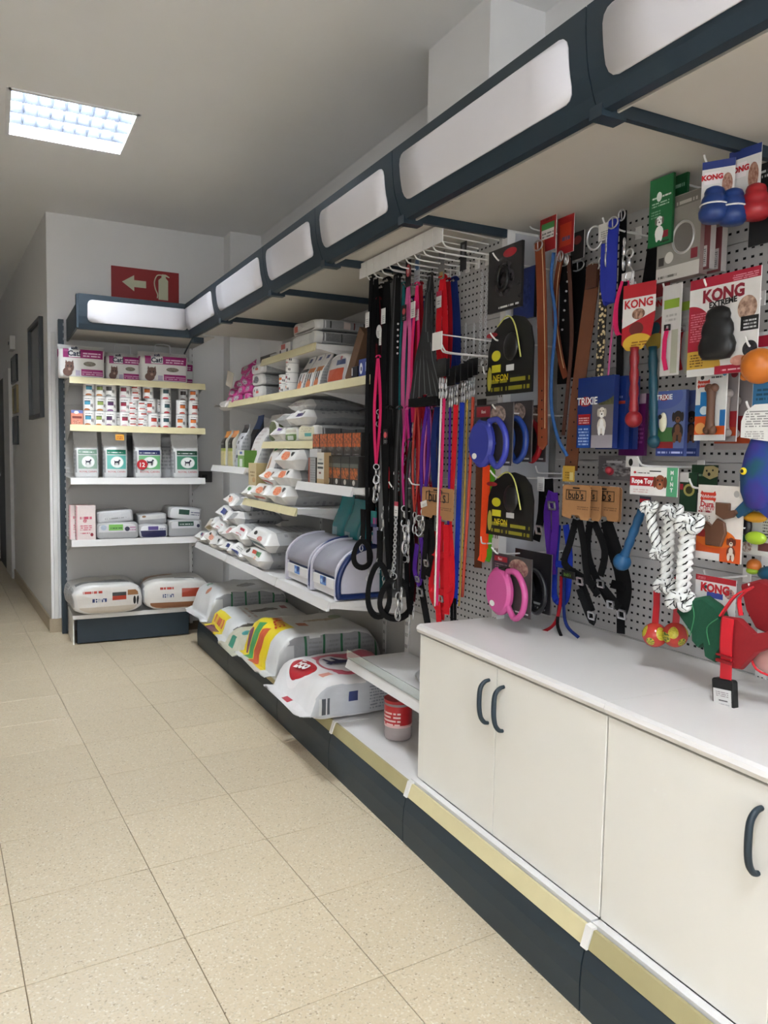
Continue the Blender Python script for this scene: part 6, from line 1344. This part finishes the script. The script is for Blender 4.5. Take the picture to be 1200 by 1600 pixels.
# --- rope toy on card, slim collars on card, EXTREME
kc2 = pm('kong_rope_card', (.86, .85, .84), [('r', 0, .80, 1, 1, 'a81c28'), ('n', .5, .55, .2, .08, '6a4a3a', 'b8907a'), ('d', 0, -.2, 1, .36, .2, 'a81c28'), ('e', .45, .33, .22, .1, '6a2a28'), ('e', .5, .12, .46, .14, 'd0a838'), ('t', .3, .08, .8, .16, 2, '8a5a20')], .35)
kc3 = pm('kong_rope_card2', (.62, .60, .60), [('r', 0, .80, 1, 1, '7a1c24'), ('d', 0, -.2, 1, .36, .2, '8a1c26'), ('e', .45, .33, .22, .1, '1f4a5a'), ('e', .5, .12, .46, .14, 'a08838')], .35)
kp = [(-.5, .12), (-.35, .02), (-.1, 0), (.15, .03), (.4, .2), (.5, .5), (.5, 1), (-.5, 1)]
def stick(label, r, X, front, colr, px1, py1, ball=.019, rz=0):
    t, w, h = card('stick_toy', label, 'dog toy', r, X, front, .002, poly=kp, rz=rz)
    e = P(px1, py1, X=X-.01)-Vector(t.location); e = Vector((-e.y, e.x, e.z)); m = mat('rubber_'+label[:5], colr, .35, var=.15, scale=60)
    text('KONG', w*.30, M_inkr, t, (0, -.002, h*.70), bold=.001)
    s0 = Vector((.0, -.012, h*.05)); n = 14
    b = MB(); b.tube([s0+(e-s0)*(k/n) for k in range(n+1)], lambda q: .0125+.0016*math.sin(q*60), 10); b.obj('rod', m, t, smooth=True); MB().sphere(e, ball, 14, 10).obj('knob', m, t, smooth=True)
    return t
stick('red knobbed rubber stick toy hanging from a red and yellow card', (978, 448, 1018, 545), 1.62, kc2, '861820', 989, 655, .024, .15)
stick('teal knobbed rubber stick toy hanging from a shaded card behind the red one', (1012, 448, 1042, 545), 1.68, kc3, '164858', 1022, 690)
stick('blue rubber stick toy with ball end slanting beside the white ropes', (1000, 775, 1016, 800), 1.64, mat('hidden_card', '2a2a3a'), '19527e', 972, 878, .026)
for k, (r, X, lb) in enumerate((((1037, 448, 1060, 585), 1.645, 'slim white card with a pink jewelled collar'), ((1060, 452, 1082, 585), 1.68, 'slim white card with a dark red collar behind the pink one'))):
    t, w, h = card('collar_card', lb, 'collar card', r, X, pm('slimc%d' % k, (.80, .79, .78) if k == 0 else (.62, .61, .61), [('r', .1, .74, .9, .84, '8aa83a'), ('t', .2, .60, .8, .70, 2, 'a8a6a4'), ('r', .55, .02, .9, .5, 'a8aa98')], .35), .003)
    b = MB(); b.ribbon([(-w*.15, -.004, h*.52), (-w*.18, -.009, h*.4), (-w*.2, -.009, h*.2), (-w*.12, -.004, h*.06)], (1, 0, 0), .013, .003); b.obj('collar', SM['hotpink' if k == 0 else 'red'], t)
    b = MB(); buckle(b, (-w*.12, -.006, h*.53), .009); b.obj('buckle', M_steel if k else M_black, t)
ex = pm('kong_extreme', (.87, .86, .85), [('r', 0, .90, 1, 1, 'a31c34'), ('t', .62, .91, .97, .97, 3, 'd88a98'), ('n', .84, .62, .13, .12, '8a6a5a', 'c8a894'), ('e', .02, .40, .36, .33, 'a31c34'), ('r', 0, .2, .18, .5, 'a31c34'), ('t', .03, .36, .26, .66, 12, 'd87a8a'), ('r', .76, .40, 1, .54, '1a1a1c'), ('t', .80, .42, .97, .52, 3, 'c8c8c8'), ('e', .10, .10, .40, .16, 'c8a040'), ('t', .04, .10, .24, .24, 5, '6a4a1a'), ('r', 0, 0, 1, .075, 'd8d6d4'), ('d', .42, .0, 1, .085, 0, 'a31c34'), ('t', .52, .03, .86, .06, 1, 'e0b0b8'), ('n', .90, .22, .10, .08, '1c1c1e', '3a3a3e'), ('n', .76, .12, .12, .05, 'd8a090', 'c88a7a')], .32)
t, w, h = card('rubber_toy', 'black rubber treat toy on a large red and white card', 'dog toy', (1080, 440, 1182, 579), 1.62, ex, .003)
text('KONG', w*.20, mat('kong_red', '8a1c30'), t, (-w*.0, -.0026, h*.80), bold=.002); text('EXTREME', w*.095, M_inkk, t, (w*.0, -.0026, h*.715), rot=.06, bold=.0008)
o = MB().lathe(KPROF, 24, T=Matrix.Translation((-.004, -.012, h*.14)) @ Matrix.Diagonal((1.28, .62, 1.34, 1))).obj('rubber_toy', mat('rubber_black', '121214', .4, var=.05), t, smooth=True)
# --- blue harness packs, purple pack
tx = pm('trixie_harness', '1a306e', [('r', .42, 0, 1, .62, '6a6468'), ('r', .42, 0, 1, .18, '9a949c'), ('q', .8, .66, .20, .06, '5a5a30', '3a3a28'), ('e', .45, .98, .8, .36, '1a306e'), ('r', .03, .33, .38, .48, 'a01c24'), ('t', .05, .35, .34, .45, 3, 'e0b8b8'), ('r', .03, .0, .38, .33, '1f4a9a'), ('t', .05, .04, .34, .3, 6, 'a8bce0'), ('e', .22, .66, .17, .07, 'a01c24')], .3)
t, w, h = card('harness_pack', 'blue harness pack with a white dog photo beside the wide brown collar', 'harness pack', (908, 592, 960, 700), 1.66, tx, .02, mat('trixie_blue', '1b2f70'))
text('TRIXIE', w*.20, M_inkw, t, (-w*.22, -.0115, h*.66), bold=.0006); dogprint(t, w*.20, h*.40, h*.42, -.0106, mat('dog_cream', 'd8d2c8', .6), M_inkw, mat('dog_cream2', 'b8b0a4', .6))
for k, X in enumerate((1.70, 1.735)):
    card('harness_pack', ['blue harness pack just behind the white dog pack', 'blue harness pack second behind the white dog pack'][k], 'harness pack', (938+16*k, 592, 978+14*k, 702), X, pm('trixie_edge', '1b3278', [('r', 0, .62, 1, .66, 'b8402a'), ('t', .1, .7, .9, .76, 1, '9aa8d0'), ('t', .4, .04, .6, .2, 4, 'c8ccd8')], .3), .02, mat('trixie_blue', 0))
card('accessory_pack', 'purple pack with fine white print behind the red stick toy', 'pack', (972, 618, 1008, 712), 1.77, pm('purple_pack', '6a2068', [('r', .6, .84, 1, 1, 'c8b0c4'), ('t', .2, .2, .95, .55, 5, 'a05a9a')], .3), .012, mat('purple_card', '501850'))
t, w, h = card('accessory_pack', 'clear pack of small parts with a white dog label below the purple pack', 'pack', (938, 712, 1000, 752), 1.72, pm('clear_parts', '5a5658', [('n', .5, .5, .4, .35, '3a3638', '8a8688'), ('r', .68, .55, 1, 1, 'd8d6d4'), ('e', .8, .75, .05, .15, '2a2a2a'), ('e', .3, .35, .1, .16, 'a03040'), ('r', .2, .7, .6, .8, 'a8a4a4')], .2), .012, mat('clear_edge', '7a7678', .2))
MB().sphere((-w*.2, -.012, h*.4), .012, 8, 6).obj('part', mat('part_red', '9a2a34', .3), t, smooth=True)
cl = pm('trixie_clicker', '5a6a9a', [('r', 0, 0, 1, .12, '2a3a78'), ('r', 0, .12, .62, .22, '8a2428'), ('r', 0, .22, .7, .44, '3f6a3a'), ('e', .2, .92, .7, .2, '4a5c98'), ('e', .22, .90, .18, .05, '9a1c24'), ('t', .04, .04, .96, .1, 1, 'a8b0d8')], .3)
for k, (r, X, lb) in enumerate((((1031, 612, 1070, 713), 1.68, 'blue pack with white clicker and black dog photo'), ((1056, 612, 1090, 713), 1.73, 'blue pack with black dog photo half hidden by the clicker pack'))):
    t, w, h = card('clicker_pack', lb, 'clicker pack', r, X, cl, .012, mat('clicker_side', '39487e'))
    dogprint(t, w*.26, h*.48, h*.52, -.0066, mat('dog_black', '211c1b', .6), mat('dog_rust', '6a452e', .6), mat('dog_black', 0))
    if k == 0:
        MB().sphere((-w*.22, -.012, h*.52), .016, 14, 10, sc=(.8, .5, 1.7)).obj('clicker', mat('clicker_ivory', 'd8d4b8', .3), t, smooth=True); MB().sphere((-w*.27, -.019, h*.60), .0065, 10, 6, sc=(1, .5, 1)).obj('button', M_black, t, smooth=True)
        text('TRIXIE', w*.2, M_inkw, t, (-w*.25, -.0075, h*.90), bold=.0005)
# --- chew bones in packs
nb = pm('nyla_blue', (.83, .83, .82), [('r', 0, .08, 1, .20, 'c8501e'), ('r', 0, .08, .42, .34, 'c8501e'), ('r', 0, .34, .42, .50, '1f6aa8'), ('r', .16, .48, .42, .68, '1f78b8'), ('r', .82, .2, 1, .42, '1f6aa8'), ('e', .2, .17, .18, .08, 'd89a5a'), ('e', .30, .42, .14, .06, 'c8d8e0'), ('t', .5, .86, .85, .91, 1, '4a4a4a'), ('e', .92, .93, .08, .05, '2a88b8'), ('e', .2, .88, .06, .03, '2a2a2a')], .32)
nr = pm('nyla_red', (.60, .57, .57), [('r', .0, .08, 1, .24, 'a8401e'), ('r', .55, .2, 1, .42, '9a1c24'), ('e', .85, .93, .12, .05, '8a1c28'), ('n', .4, .6, .3, .18, '9a8a88', '7a6a68')], .32)
def bone(parent, w, h, c, m, s=1.0):
    b = MB(); x, z0, z1 = c
    b.tube([(x, -.013, z0+(z1-z0)*k/10) for k in range(11)], lambda q: (.0105+.004*abs(2*q-1)**4)*s, 12)
    for zz in (z0, z1):
        for dx in (-.008, .008): b.sphere((x+dx*s, -.013, zz), .0115*s, 10, 8)
    return b.obj('chew_bone', m, parent, smooth=True)
M_choc = mat('chew_brown', '5e3e2c', .5, var=.1)
BONE2 = [(-.5, .12), (-.42, .3), (-.32, .2), (.32, .2), (.42, .3), (.5, .12), (.46, 0), (.5, -.12), (.42, -.3), (.32, -.2), (-.32, -.2), (-.42, -.3), (-.5, -.12), (-.46, 0)]
BONE2 = list(reversed(BONE2))
M_bl = mat('bone_logo', 'b8321e', .4)
t, w, h = card('chew_pack', 'white, blue and orange chew pack with a brown bone, front of three', 'dog chew', (1090, 578, 1132, 688), 1.655, nb, .004); bone(t, w, h, (w*.12, h*.14, h*.72), M_choc)
decal(BONE2, w*.42, M_bl, t, (-w*.24, -.0028, h*.79), 'bone_logo'); text('Nylabone', w*.10, M_inkw, t, (-w*.24, -.0034, h*.79))
t, w, h = card('chew_pack', 'red and grey chew pack directly behind the blue and orange one', 'dog chew', (1112, 580, 1150, 690), 1.69, nr, .004); bone(t, w, h, (w*.2, h*.12, h*.66), mat('chew_pale', '9a908c', .5))
t, w, h = card('chew_pack', 'red and grey chew pack furthest back, over the pegboard holes', 'dog chew', (1122, 580, 1172, 703), 1.73, nr, .004); bone(t, w, h, (w*.1, h*.2, h*.6), mat('chew_pale', 0))
# --- toys at the pegboard edge
t, w, h = card('toy_pack', 'blue and white card with a round orange squeaky toy', 'dog toy', (1182, 520, 1232, 635), 1.66, pm('kong_orange', (.80, .80, .80), [('r', 0, 0, 1, .34, '3a7aa8'), ('r', 0, .80, 1, .95, 'a81c34'), ('t', .1, .10, .9, .28, 3, '24506a'), ('t', .1, .70, .9, .78, 1, '2a3a4a')], .35), .003)
M_org = mat('rubber_orange', 'c06a1c', .35); b = MB(); b.sphere((0, -.045, h*.52), .042, 16, 12); o = b.obj('ball_body', M_org, t, smooth=True)
for dx, dz in ((-.036, .02), (-.036, -.022)): MB().sphere((dx, -.05, h*.52+dz), .010, 8, 6).obj('foot', M_org, t, smooth=True)
MB().sphere((-.038, -.052, h*.52+.002), .011, 10, 8, sc=(.5, 1, 1)).obj('button', mat('rubber_purple', '7a1a7a', .4), t, smooth=True)
t, w, h = card('paper_tag', 'large white paper tag with small print and barcode', 'tag', (1162, 632, 1222, 690), 1.60, pm('paper_tag', (.86, .85, .83), [('t', .1, .42, .9, .85, 7, '8a8886'), ('t', .1, .12, .55, .34, 4, '9a9896'), ('t', .68, .04, .98, .2, 1, '3a3a3a')], .6), .001, poly=[(-.5, .12), (.5, -.05), (.5, 1), (-.2, .98), (-.42, .8), (-.5, .55)], rz=.1)
fish = bpy.data.materials.new('plush_fish'); nt, N, L, B = nodes(fish); tc = N.new('ShaderNodeTexCoord'); nz = N.new('ShaderNodeTexNoise'); nz.inputs['Scale'].default_value = 14; L.new(tc.outputs['Object'], nz.inputs['Vector']); cr = N.new('ShaderNodeValToRGB'); L.new(nz.outputs['Fac'], cr.inputs['Fac'])
e = cr.color_ramp.elements; e[0].position = .35; e[0].color = (*srgb('3a2a7a'), 1); e[1].position = .65; e[1].color = (*srgb('124a5a'), 1); q = e.new(.5); q.color = (*srgb('22357f'), 1); L.new(cr.outputs['Color'], B.inputs['Base Color']); B.inputs['Roughness'].default_value = .9
p = P(1186, 730, X=1.62); t = thing('plush_fish', 'blue and purple plush fish hanging nose up under the paper tag', 'plush toy', p, RZ)
MB().lathe([(0, -.105), (.028, -.095), (.042, -.06), (.045, -.02), (.036, .03), (.022, .07), (.012, .095), (0, .10)], 18, T=Matrix.Diagonal((1.05, .6, 1, 1))).obj('body', fish, t, smooth=True)
MB().prism([(-.045, -.125), (0, -.095), (.045, -.125), (.06, -.11), (.02, -.07), (-.02, -.07), (-.06, -.11)], -.008, .008).obj('tail_fin', fish, t); MB().sphere((-.022, -.026, -.01), .009, 10, 8, sc=(1, .5, 1)).obj('eye', M_yel, t, smooth=True); MB().sphere((-.022, -.031, -.01), .0045, 8, 6, sc=(1, .4, 1)).obj('pupil', M_black, t, smooth=True)
# --- kraft cards with harnesses
bubs('brown kraft card hanging foremost over the black harnesses', 880, 757, 921, 814, 1.60); bubs('brown kraft card between two others over the harnesses', 900, 757, 938, 815, 1.635); bubs('brown kraft card in the row, next to the blue stick toy', 918, 758, 966, 816, 1.67); bubs('hindmost brown kraft card, only its edge showing', 926, 759, 970, 816, 1.69)
harness('black webbing harness with green lettering under the front kraft card', [[(900, 812), (890, 850), (882, 880), (905, 905), (925, 955)], [(905, 812), (912, 850), (918, 900), (935, 930)], [(890, 890), (930, 915)], [(905, 920), (925, 970), (932, 962)]], 1.62, 'black', .022, buckles=((906, 908), (924, 962)))
harness('black webbing harness under the middle kraft card', [[(922, 815), (918, 860), (930, 900), (955, 945)], [(928, 815), (945, 860), (938, 900)], [(932, 905), (948, 925), (968, 950)]], 1.65, 'black', .022, buckles=((938, 912), (954, 945)))
harness('black webbing harness with hanging belly strap over the pegboard holes', [[(945, 815), (955, 860), (968, 905), (970, 990)], [(950, 815), (962, 850), (980, 910), (976, 950), (970, 960)], [(955, 912), (978, 918)]], 1.68, 'black', .026, buckles=((971, 960),))
gl = mat('ink_neon_green', '6f9a3a', .5)
t = thing('harness_patch', 'black chest patch with green lettering on the front harness', 'patch', P(888, 898, X=1.60), RZ); MB().box(-.03, .03, -.003, .003, -.012, .012).obj('patch', M_black, t, bevel=.002); text("bub's", .016, gl, t, (0, -.004, 0))
M_lilac = 'purple'
harness('purple nylon harness hanging beside the kraft cards', [[(862, 768), (855, 800), (858, 850), (864, 898)], [(866, 770), (868, 820), (862, 880)]], 1.64, 'purple', .026, buckles=((862, 790),))
harness('royal blue nylon harness hanging lower beside the purple one', [[(872, 820), (868, 870), (866, 930), (880, 945)], [(884, 820), (890, 870), (886, 930), (876, 945)], [(866, 880), (888, 884)]], 1.66, 'blue', .022)
harness('black collar with pink logo and white tag over the purple harness', [[(848, 748), (846, 800), (838, 845)], [(858, 748), (860, 790)]], 1.66, 'black', .028, name='dog_collar', cat='collar', buckles=((842, 828),))
card('price_tag', 'white barcode tag on the pink-logo collar', 'price tag', (840, 745, 850, 768), 1.63, T_w, .001)
for lb, pl, c in (('red lead end curling onto the counter', [(877, 900), (876, 940), (868, 972), (850, 986), (825, 988)], 'red'), ('black lead end hanging to the counter beside the red one', [(874, 945), (871, 975), (877, 994)], 'black'), ('blue lead end curling onto the counter', [(882, 900), (881, 950), (886, 978), (904, 996)], 'navy')):
    collar(lb, pl, 1.64, SM[c], .010, buckle_=False, name='dog_lead', cat='lead')
# --- rope toys
M_rw = mat('rope_white', (.86, .86, .85), .8, var=.08, scale=300, bump=.3); M_rk = mat('rope_flecked', (.70, .70, .70), .8, var=.1, scale=300, bump=.3); M_rb = mat('rope_black_yarn', '1c1c1e', .8)
rt = pm('rope_card', (.88, .87, .86), [('r', .78, 0, 1, 1, '4f9a70'), ('r', 0, .32, .52, .66, 'b01c28'), ('e', .10, .80, .03, .045, 'b01c28'), ('t', .14, .77, .42, .83, 1, '3a3a3a'), ('t', .08, .08, .4, .24, 2, 'd0b0b0')], .35)
t, w, h = card('rope_toy_card', 'white card with a brown dog and green edge above the knotted ropes', 'card', (986, 729, 1058, 777), 1.56, rt, .002)
dogprint(t, w*.15, h*.16, h*1.45, -.0014, mat('dog_ginger', '85472a', .6), mat('dog_ginger_pale', 'a86a4a', .6), mat('dog_ginger_dark', '66321c', .6), True); text('Rope Toy', w*.115, M_inkw, t, (-w*.23, -.002, h*.49), bold=.0008)
for k, ch in enumerate('MINT'): text(ch, w*.085, M_inkw, t, (w*.39, -.002, h*(.82-.2*k)), bold=.0006)
MB().box(-w*.08, w*.16, -.0016, -.0008, h*.84, h*.88).obj('hanger_slot', M_void, t)
def rope_toy(label, px0, py0, px1, py1, X, R=.011, r=.010):
    p, q = P(px0, py0, X=X), P(px1, py1, X=X); t = thing('rope_toy', label, 'dog toy', q); d = p-q
    cl = [Vector((0, 0, 0)), d*.5+Vector((0, .004, 0)), d]
    rope_twist(cl, R, r, 3, 17.).obj('rope', [M_rw, M_rw], t, smooth=True)
    rope_twist(cl, R*1.62, r*.17, 3, 17., 4, PI/3).obj('dark_yarn', [M_rb, M_rb], t)
    for c in (Vector((0, 0, 0)), d):
        s = R/.011
        pts = [c+Vector(((math.sin(a)+1.6*math.sin(2*a))*.0095*s, (math.cos(a)-1.6*math.cos(2*a))*.0105*s, -math.sin(3*a)*.014*s)) for a in [2*PI*k/48 for k in range(48)]]
        b = MB(); b.tube(pts, .0095*s, 8, closed=True); o = b.obj('knot', M_rw, t, smooth=True)
        for ph in (0, 2.1, 4.2):
            f = []
            for i, p_ in enumerate(pts):
                tg = (pts[(i+1) % 48]-pts[i-1]).normalized(); up = tg.orthogonal().normalized(); sd = tg.cross(up); a = ph+2*PI*i*6/48
                f.append(p_+(up*math.cos(a)+sd*math.sin(a))*.0095*s)
            b = MB(); b.tube(f, .0015*s, 4, closed=True); b.obj('dark_yarn', M_rb, o)
    return t
rope_toy('short white and black knotted rope toy right under the brown dog card', 1015, 792, 1030, 865, 1.57, .0084, .0076)
rope_toy('long white and black knotted rope toy beside the short one', 1050, 800, 1040, 915, 1.585, .0105, .0095)
rope_toy('thick white and black knotted rope toy next to the brown chew pack', 1078, 818, 1064, 938, 1.56, .0125, .0113)
# --- brown chew pack and neighbours
du = pm('dura_chew', (.84, .81, .78), [('r', 0, .0, 1, .32, 'c8501e'), ('r', 0, .0, .55, .10, 'd8d4d0'), ('e', .42, .30, .46, .13, 'd0661e'), ('r', .02, .30, .2, .40, '9a1c24'), ('t', .04, .50, .3, .60, 4, '6a6664'), ('e', .86, .90, .06, .045, 'b0aca8'), ('t', .02, .63, .33, .68, 1, '8a1c24')], .32)
t, w, h = card('chew_pack', 'tall orange and cream pack with brown stick chews and a spaniel', 'dog chew', (1093, 757, 1157, 882), 1.62, du, .006, mat('dura_edge', 'c8c0b8'))
decal(BONE2, w*.36, M_bl, t, (-w*.26, -.0038, h*.85), 'bone_logo'); text('Nylabone', w*.09, M_inkw, t, (-w*.26, -.0044, h*.85)); text('Dura', w*.15, M_inkr, t, (-w*.28, -.0038, h*.74), bold=.0006); dogprint(t, w*.30, h*.20, h*.33, -.0036, mat('dog_chestnut', '6a2e1c', .6), mat('dog_bib', 'd6cabd', .6), mat('dog_chestnut', 0)); text('CHEW', w*.12, M_inkr, t, (-w*.28, -.0038, h*.685))
MB().prism([(-.005*1, h*.62), (.02, h*.56), (w*.36, h*.60), (w*.44, h*.66), (w*.40, h*.70), (w*.26, h*.68), (w*.26, h*.78), (-.006, h*.78)], -.014, -.004, bev=.08).obj('chew', M_choc, t, auto=40)
MB().prism([(-w*.22, h*.20), (w*.12, h*.20), (w*.22, h*.38), (w*.18, h*.52), (w*.02, h*.57), (-w*.04, h*.52), (-w*.10, h*.46), (-w*.24, h*.52), (-w*.30, h*.48), (-w*.24, h*.38)], -.014, -.004, bev=.06).obj('chew', M_choc, t, auto=40)
t, w, h = card('treat_pack', 'dark green pack with a tan dog face above the stick chew pack', 'treats', (1082, 726, 1120, 772), 1.74, pm('green_dog', '143a22', [('t', .1, .6, .5, .75, 1, '8aa890')], .35), .004, M_black); MB().prism([(-.002, h*.62), (.022, h*.5), (.045, h*.62), (.046, h*.9), (.03, h*.98), (.004, h*.95)], -.006, -.002).obj('dog_face', mat('dog_tan', 'b0a070', .6), t)
for dx, dz, r in ((.012, .80, .003), (.032, .82, .003), (.02, .68, .005)): decal([(math.cos(a), math.sin(a)) for a in [2*PI*k/8 for k in range(8)]], r, M_inkk, t, (dx, -.0068, h*dz), 'face_mark')
t, w, h = card('treat_pack', 'dark pack with a yellow round seal between rope toys and stick chews', 'treats', (1064, 738, 1088, 800), 1.66, pm('seal_pack', '1a3a26', [('e', .55, .55, .32, .16, 'a8a05a'), ('e', .55, .55, .2, .1, '3a3a20'), ('r', 0, .75, .5, 1, 'd0ccc8'), ('r', .0, .55, .2, .7, '9a2030')], .35), .004, M_black)
t, w, h = card('toy_pack', 'white pack with yellow and lime fruit-shaped toys and a black figure', 'dog toy', (1160, 772, 1215, 872), 1.66, pm('fruit_pack', (.80, .80, .78), [('r', 0, .75, .8, 1, '6a7a84'), ('t', .06, .86, .5, .95, 2, '2a3a44'), ('r', 0, .3, .2, .62, '3a8a80'), ('r', .08, .14, .34, .34, '1f6a5a'), ('n', .2, .12, .15, .09, '8a6a5a', 'd8d0c8'), ('r', .5, .08, .85, .22, '6a3a3a'), ('t', .6, .3, .98, .6, 6, '5a5a5a')], .3), .004)
b = MB(); b.sphere((-.0, -.02, h*.64), .022, 12, 8, sc=(1.6, .6, .6)); b.obj('yellow_toy', mat('toy_yellow', 'c8901e', .4), t, smooth=True); MB().sphere((.008, -.022, h*.30), .02, 12, 8, sc=(1.5, .6, .8)).obj('lime_toy', mat('toy_lime', '9ab82a', .4), t, smooth=True)
MB().sphere((-.022, -.018, h*.47), .016, 10, 8, sc=(.9, .6, 1.5)).obj('figure', mat('toy_black', '16141a', .35), t, smooth=True); decal([(-.5, 0), (.5, 0), (.3, -.3), (-.3, -.3)], .012, M_inkw, t, (-.022, -.0285, h*.46), 'mouth')
t = thing('squeaky_toy', 'small green and orange rubber toy peeping out under the fruit pack', 'dog toy', P(1178, 884, X=1.70), RZ); MB().sphere((0, 0, 0), .018, 12, 8).obj('head', mat('toy_or', 'c8702a', .4), t, smooth=True); MB().sphere((.0, -.004, -.012), .016, 10, 8, sc=(1, 1, .6)).obj('chin', mat('toy_lime', 0), t, smooth=True); MB().sphere((.04, .01, -.016), .028, 12, 8, sc=(1.2, .8, .7)).obj('body', mat('toy_teal', '1f5a78', .4), t, smooth=True)
# --- kong plush card, green plush, balls on straps, red muzzle
kb = pm('kong_plush', (.84, .83, .82), [('r', 0, .84, 1, 1, 'a31c28'), ('t', .05, .88, .25, .96, 3, 'd88a90'), ('e', .4, .05, .44, .32, 'a81c28'), ('n', .85, .60, .12, .14, '6a4a5a', 'c8a090'), ('r', .30, .40, .70, .56, '3a4a9a'), ('e', .26, .68, .07, .05, '2a4a4a')], .35)
t, w, h = card('plush_toy', 'dark green plush dinosaur under a red and white card', 'plush toy', (1088, 896, 1148, 965), 1.60, kb, .002); text('KONG', w*.24, M_inkr, t, (0, -.002, h*.66), bold=.0015)
M_pl = mat('plush_green', '114a32', .95, var=.15, scale=90, bump=.4)
gp_ = [(-.085, -.005), (-.03, -.055), (-.028, -.075), (-.01, -.088), (.01, -.072), (.018, -.108), (.04, -.112), (.065, -.07), (.06, .0), (.04, .028), (.0, .045), (-.045, .03)]
MB().prism(gp_, -.045, -.008, bev=.10).obj('plush_body', M_pl, t, auto=50); MB().tube(smoothpath([(-.03, -.047, -.06), (-.02, -.047, -.01), (-.028, -.047, .02)], 4), .0014, 5).obj('seam', mat('seam_green', '3f8a5a', .8), t); MB().tube(smoothpath([(.03, -.047, -.07), (.02, -.047, -.03), (.05, -.047, .0)], 4), .0014, 5).obj('seam', mat('seam_green', 0), t)
ballm = pm('ball_print', 'b83a30', [('n', .93, .62, .07, .16, 'c8b83a', 'b0a030'), ('n', .06, .36, .06, .12, 'c8b83a', '5a6a34'), ('n', .8, .45, .1, .14, 'c8b83a', '3a5a34'), ('n', .22, .6, .08, .18, 'c8b83a', 'b0a030')], .15)
for lb, px, py, X, py1 in (('red and yellow ball on a red strap beside the knotted ropes', 1023, 992, 1.60, 915), ('red and yellow ball on a red strap half behind the green plush', 1055, 992, 1.62, 900)):
    c = P(px, py, X=X); t = thing('strap_ball', lb, 'dog toy', c, RZ+(1 if px > 1030 else 0)); MB().sphere((0, 0, 0), .0335, 20, 14).obj('ball', ballm, t, smooth=True); h = P(px, py1, X=X).z-c.z
    MB().ribbon([(0, 0, .032), (.002, 0, h*.6), (0, 0, h)], (1, .2, 0), .018, .004).obj('strap', mat('strap_gloss_red', 'b01c26', .3), t)
X = 1.56; p0 = P(1142, 990, X=X); t = thing('red_muzzle', 'red fabric muzzle with buckled strap hanging over the counter', 'muzzle', p0, RZ)
def lm(px, py, dx=0): v = P(px, py, X=X)-p0; return (-v.y, dx, v.z)
M_rf = mat('red_fabric', '8f121a', .75, var=.1, scale=120, bump=.2)
b = MB()
pl = [(1128, 970), (1130, 962), (1156, 966), (1180, 990), (1215, 985), (1220, 1008), (1185, 1020), (1160, 1046), (1132, 1042), (1126, 1020)]
b.prism(list(reversed([(lm(*q)[0], lm(*q)[2]) for q in pl])), -.01, .012, bev=.06); o = b.obj('muzzle_body', M_rf, t, auto=50)
bm = bmesh.new(); bm.from_mesh(o.data); bmesh.ops.recalc_face_normals(bm, faces=bm.faces); bm.to_mesh(o.data); bm.free()
MB().ribbon(smoothpath([lm(1146, 965, -.018), lm(1144, 1000, -.02), lm(1142, 1035, -.016), lm(1139, 1068, -.012)], 4), (1, 0, 0), .030, .004).obj('strap', mat('strap_red_bright', 'cc1c2a', .5), t)
MB().ribbon(smoothpath([lm(1128, 962, -.004), lm(1150, 930, .0), lm(1172, 918, .01)], 4), (0, 1, .3), .014, .004).obj('strap', mat('strap_red_bright', 0), t)
MB().ribbon(smoothpath([lm(1156, 962, .004), lm(1153, 935, .006), lm(1170, 920, .01)], 4), (0, 1, .3), .012, .003).obj('strap', mat('strap_red_bright', 0), t)
b = MB(); c = lm(1142, 1028); b.box(c[0]-.022, c[0]+.022, -.026, -.018, c[2]-.010, c[2]-.003); b.box(c[0]-.022, c[0]+.022, -.026, -.018, c[2]+.005, c[2]+.009); b.obj('slide_buckle', mat('buckle_red', '8a1019', .35), t)
b = MB(); c = lm(1138, 1087); b.prism(rrect(-.030, .030, -.042, .042, .007), -.012, .006, T=Matrix.Translation((c[0], -.008, c[2])) @ Matrix.Rotation(-.10, 4, 'Y')); o = b.obj('clip_tag', M_black, t, bevel=.002)
b = MB(); b.box(-.025, .025, -.0135, -.0125, -.026, .018, T=Matrix.Translation((c[0], -.008, c[2])) @ Matrix.Rotation(-.10, 4, 'Y')); b.obj('label', pm('clip_label', (.84, .83, .82), [('t', .15, .6, .85, .9, 3, '9a9090'), ('r', .3, .35, .8, .42, '5a5656'), ('t', .3, .1, .9, .25, 2, 'a8a4a4')], .5), o)
t = thing('red_muzzle', 'red fabric muzzle behind, gathered under a hook tip at the pegboard edge', 'muzzle', P(1190, 950, X=1.64), RZ)
MB().prism([(-.05, .05), (-.03, -.01), (.0, -.05), (.05, -.06), (.07, .0), (.06, .06), (0, .07)], -.02, .02, bev=.1).obj('muzzle_body', M_rf, t, auto=50)
t = thing('toy_pack', 'clear bag with a red edge lying against the red muzzle', 'dog toy', P(1196, 1030, X=1.60), RZ); MB().sphere((0.01, 0, 0), .035, 14, 10, sc=(1.2, .6, .9)).obj('bag', mat('clear_bag', 'c89a94', .15), t, smooth=True); MB().tube(smoothpath([(-.03, -.02, .02), (0, -.03, -.02), (.05, -.02, -.03)], 4), .003, 6).obj('cord', mat('strap_red_bright', 0), t, smooth=True)
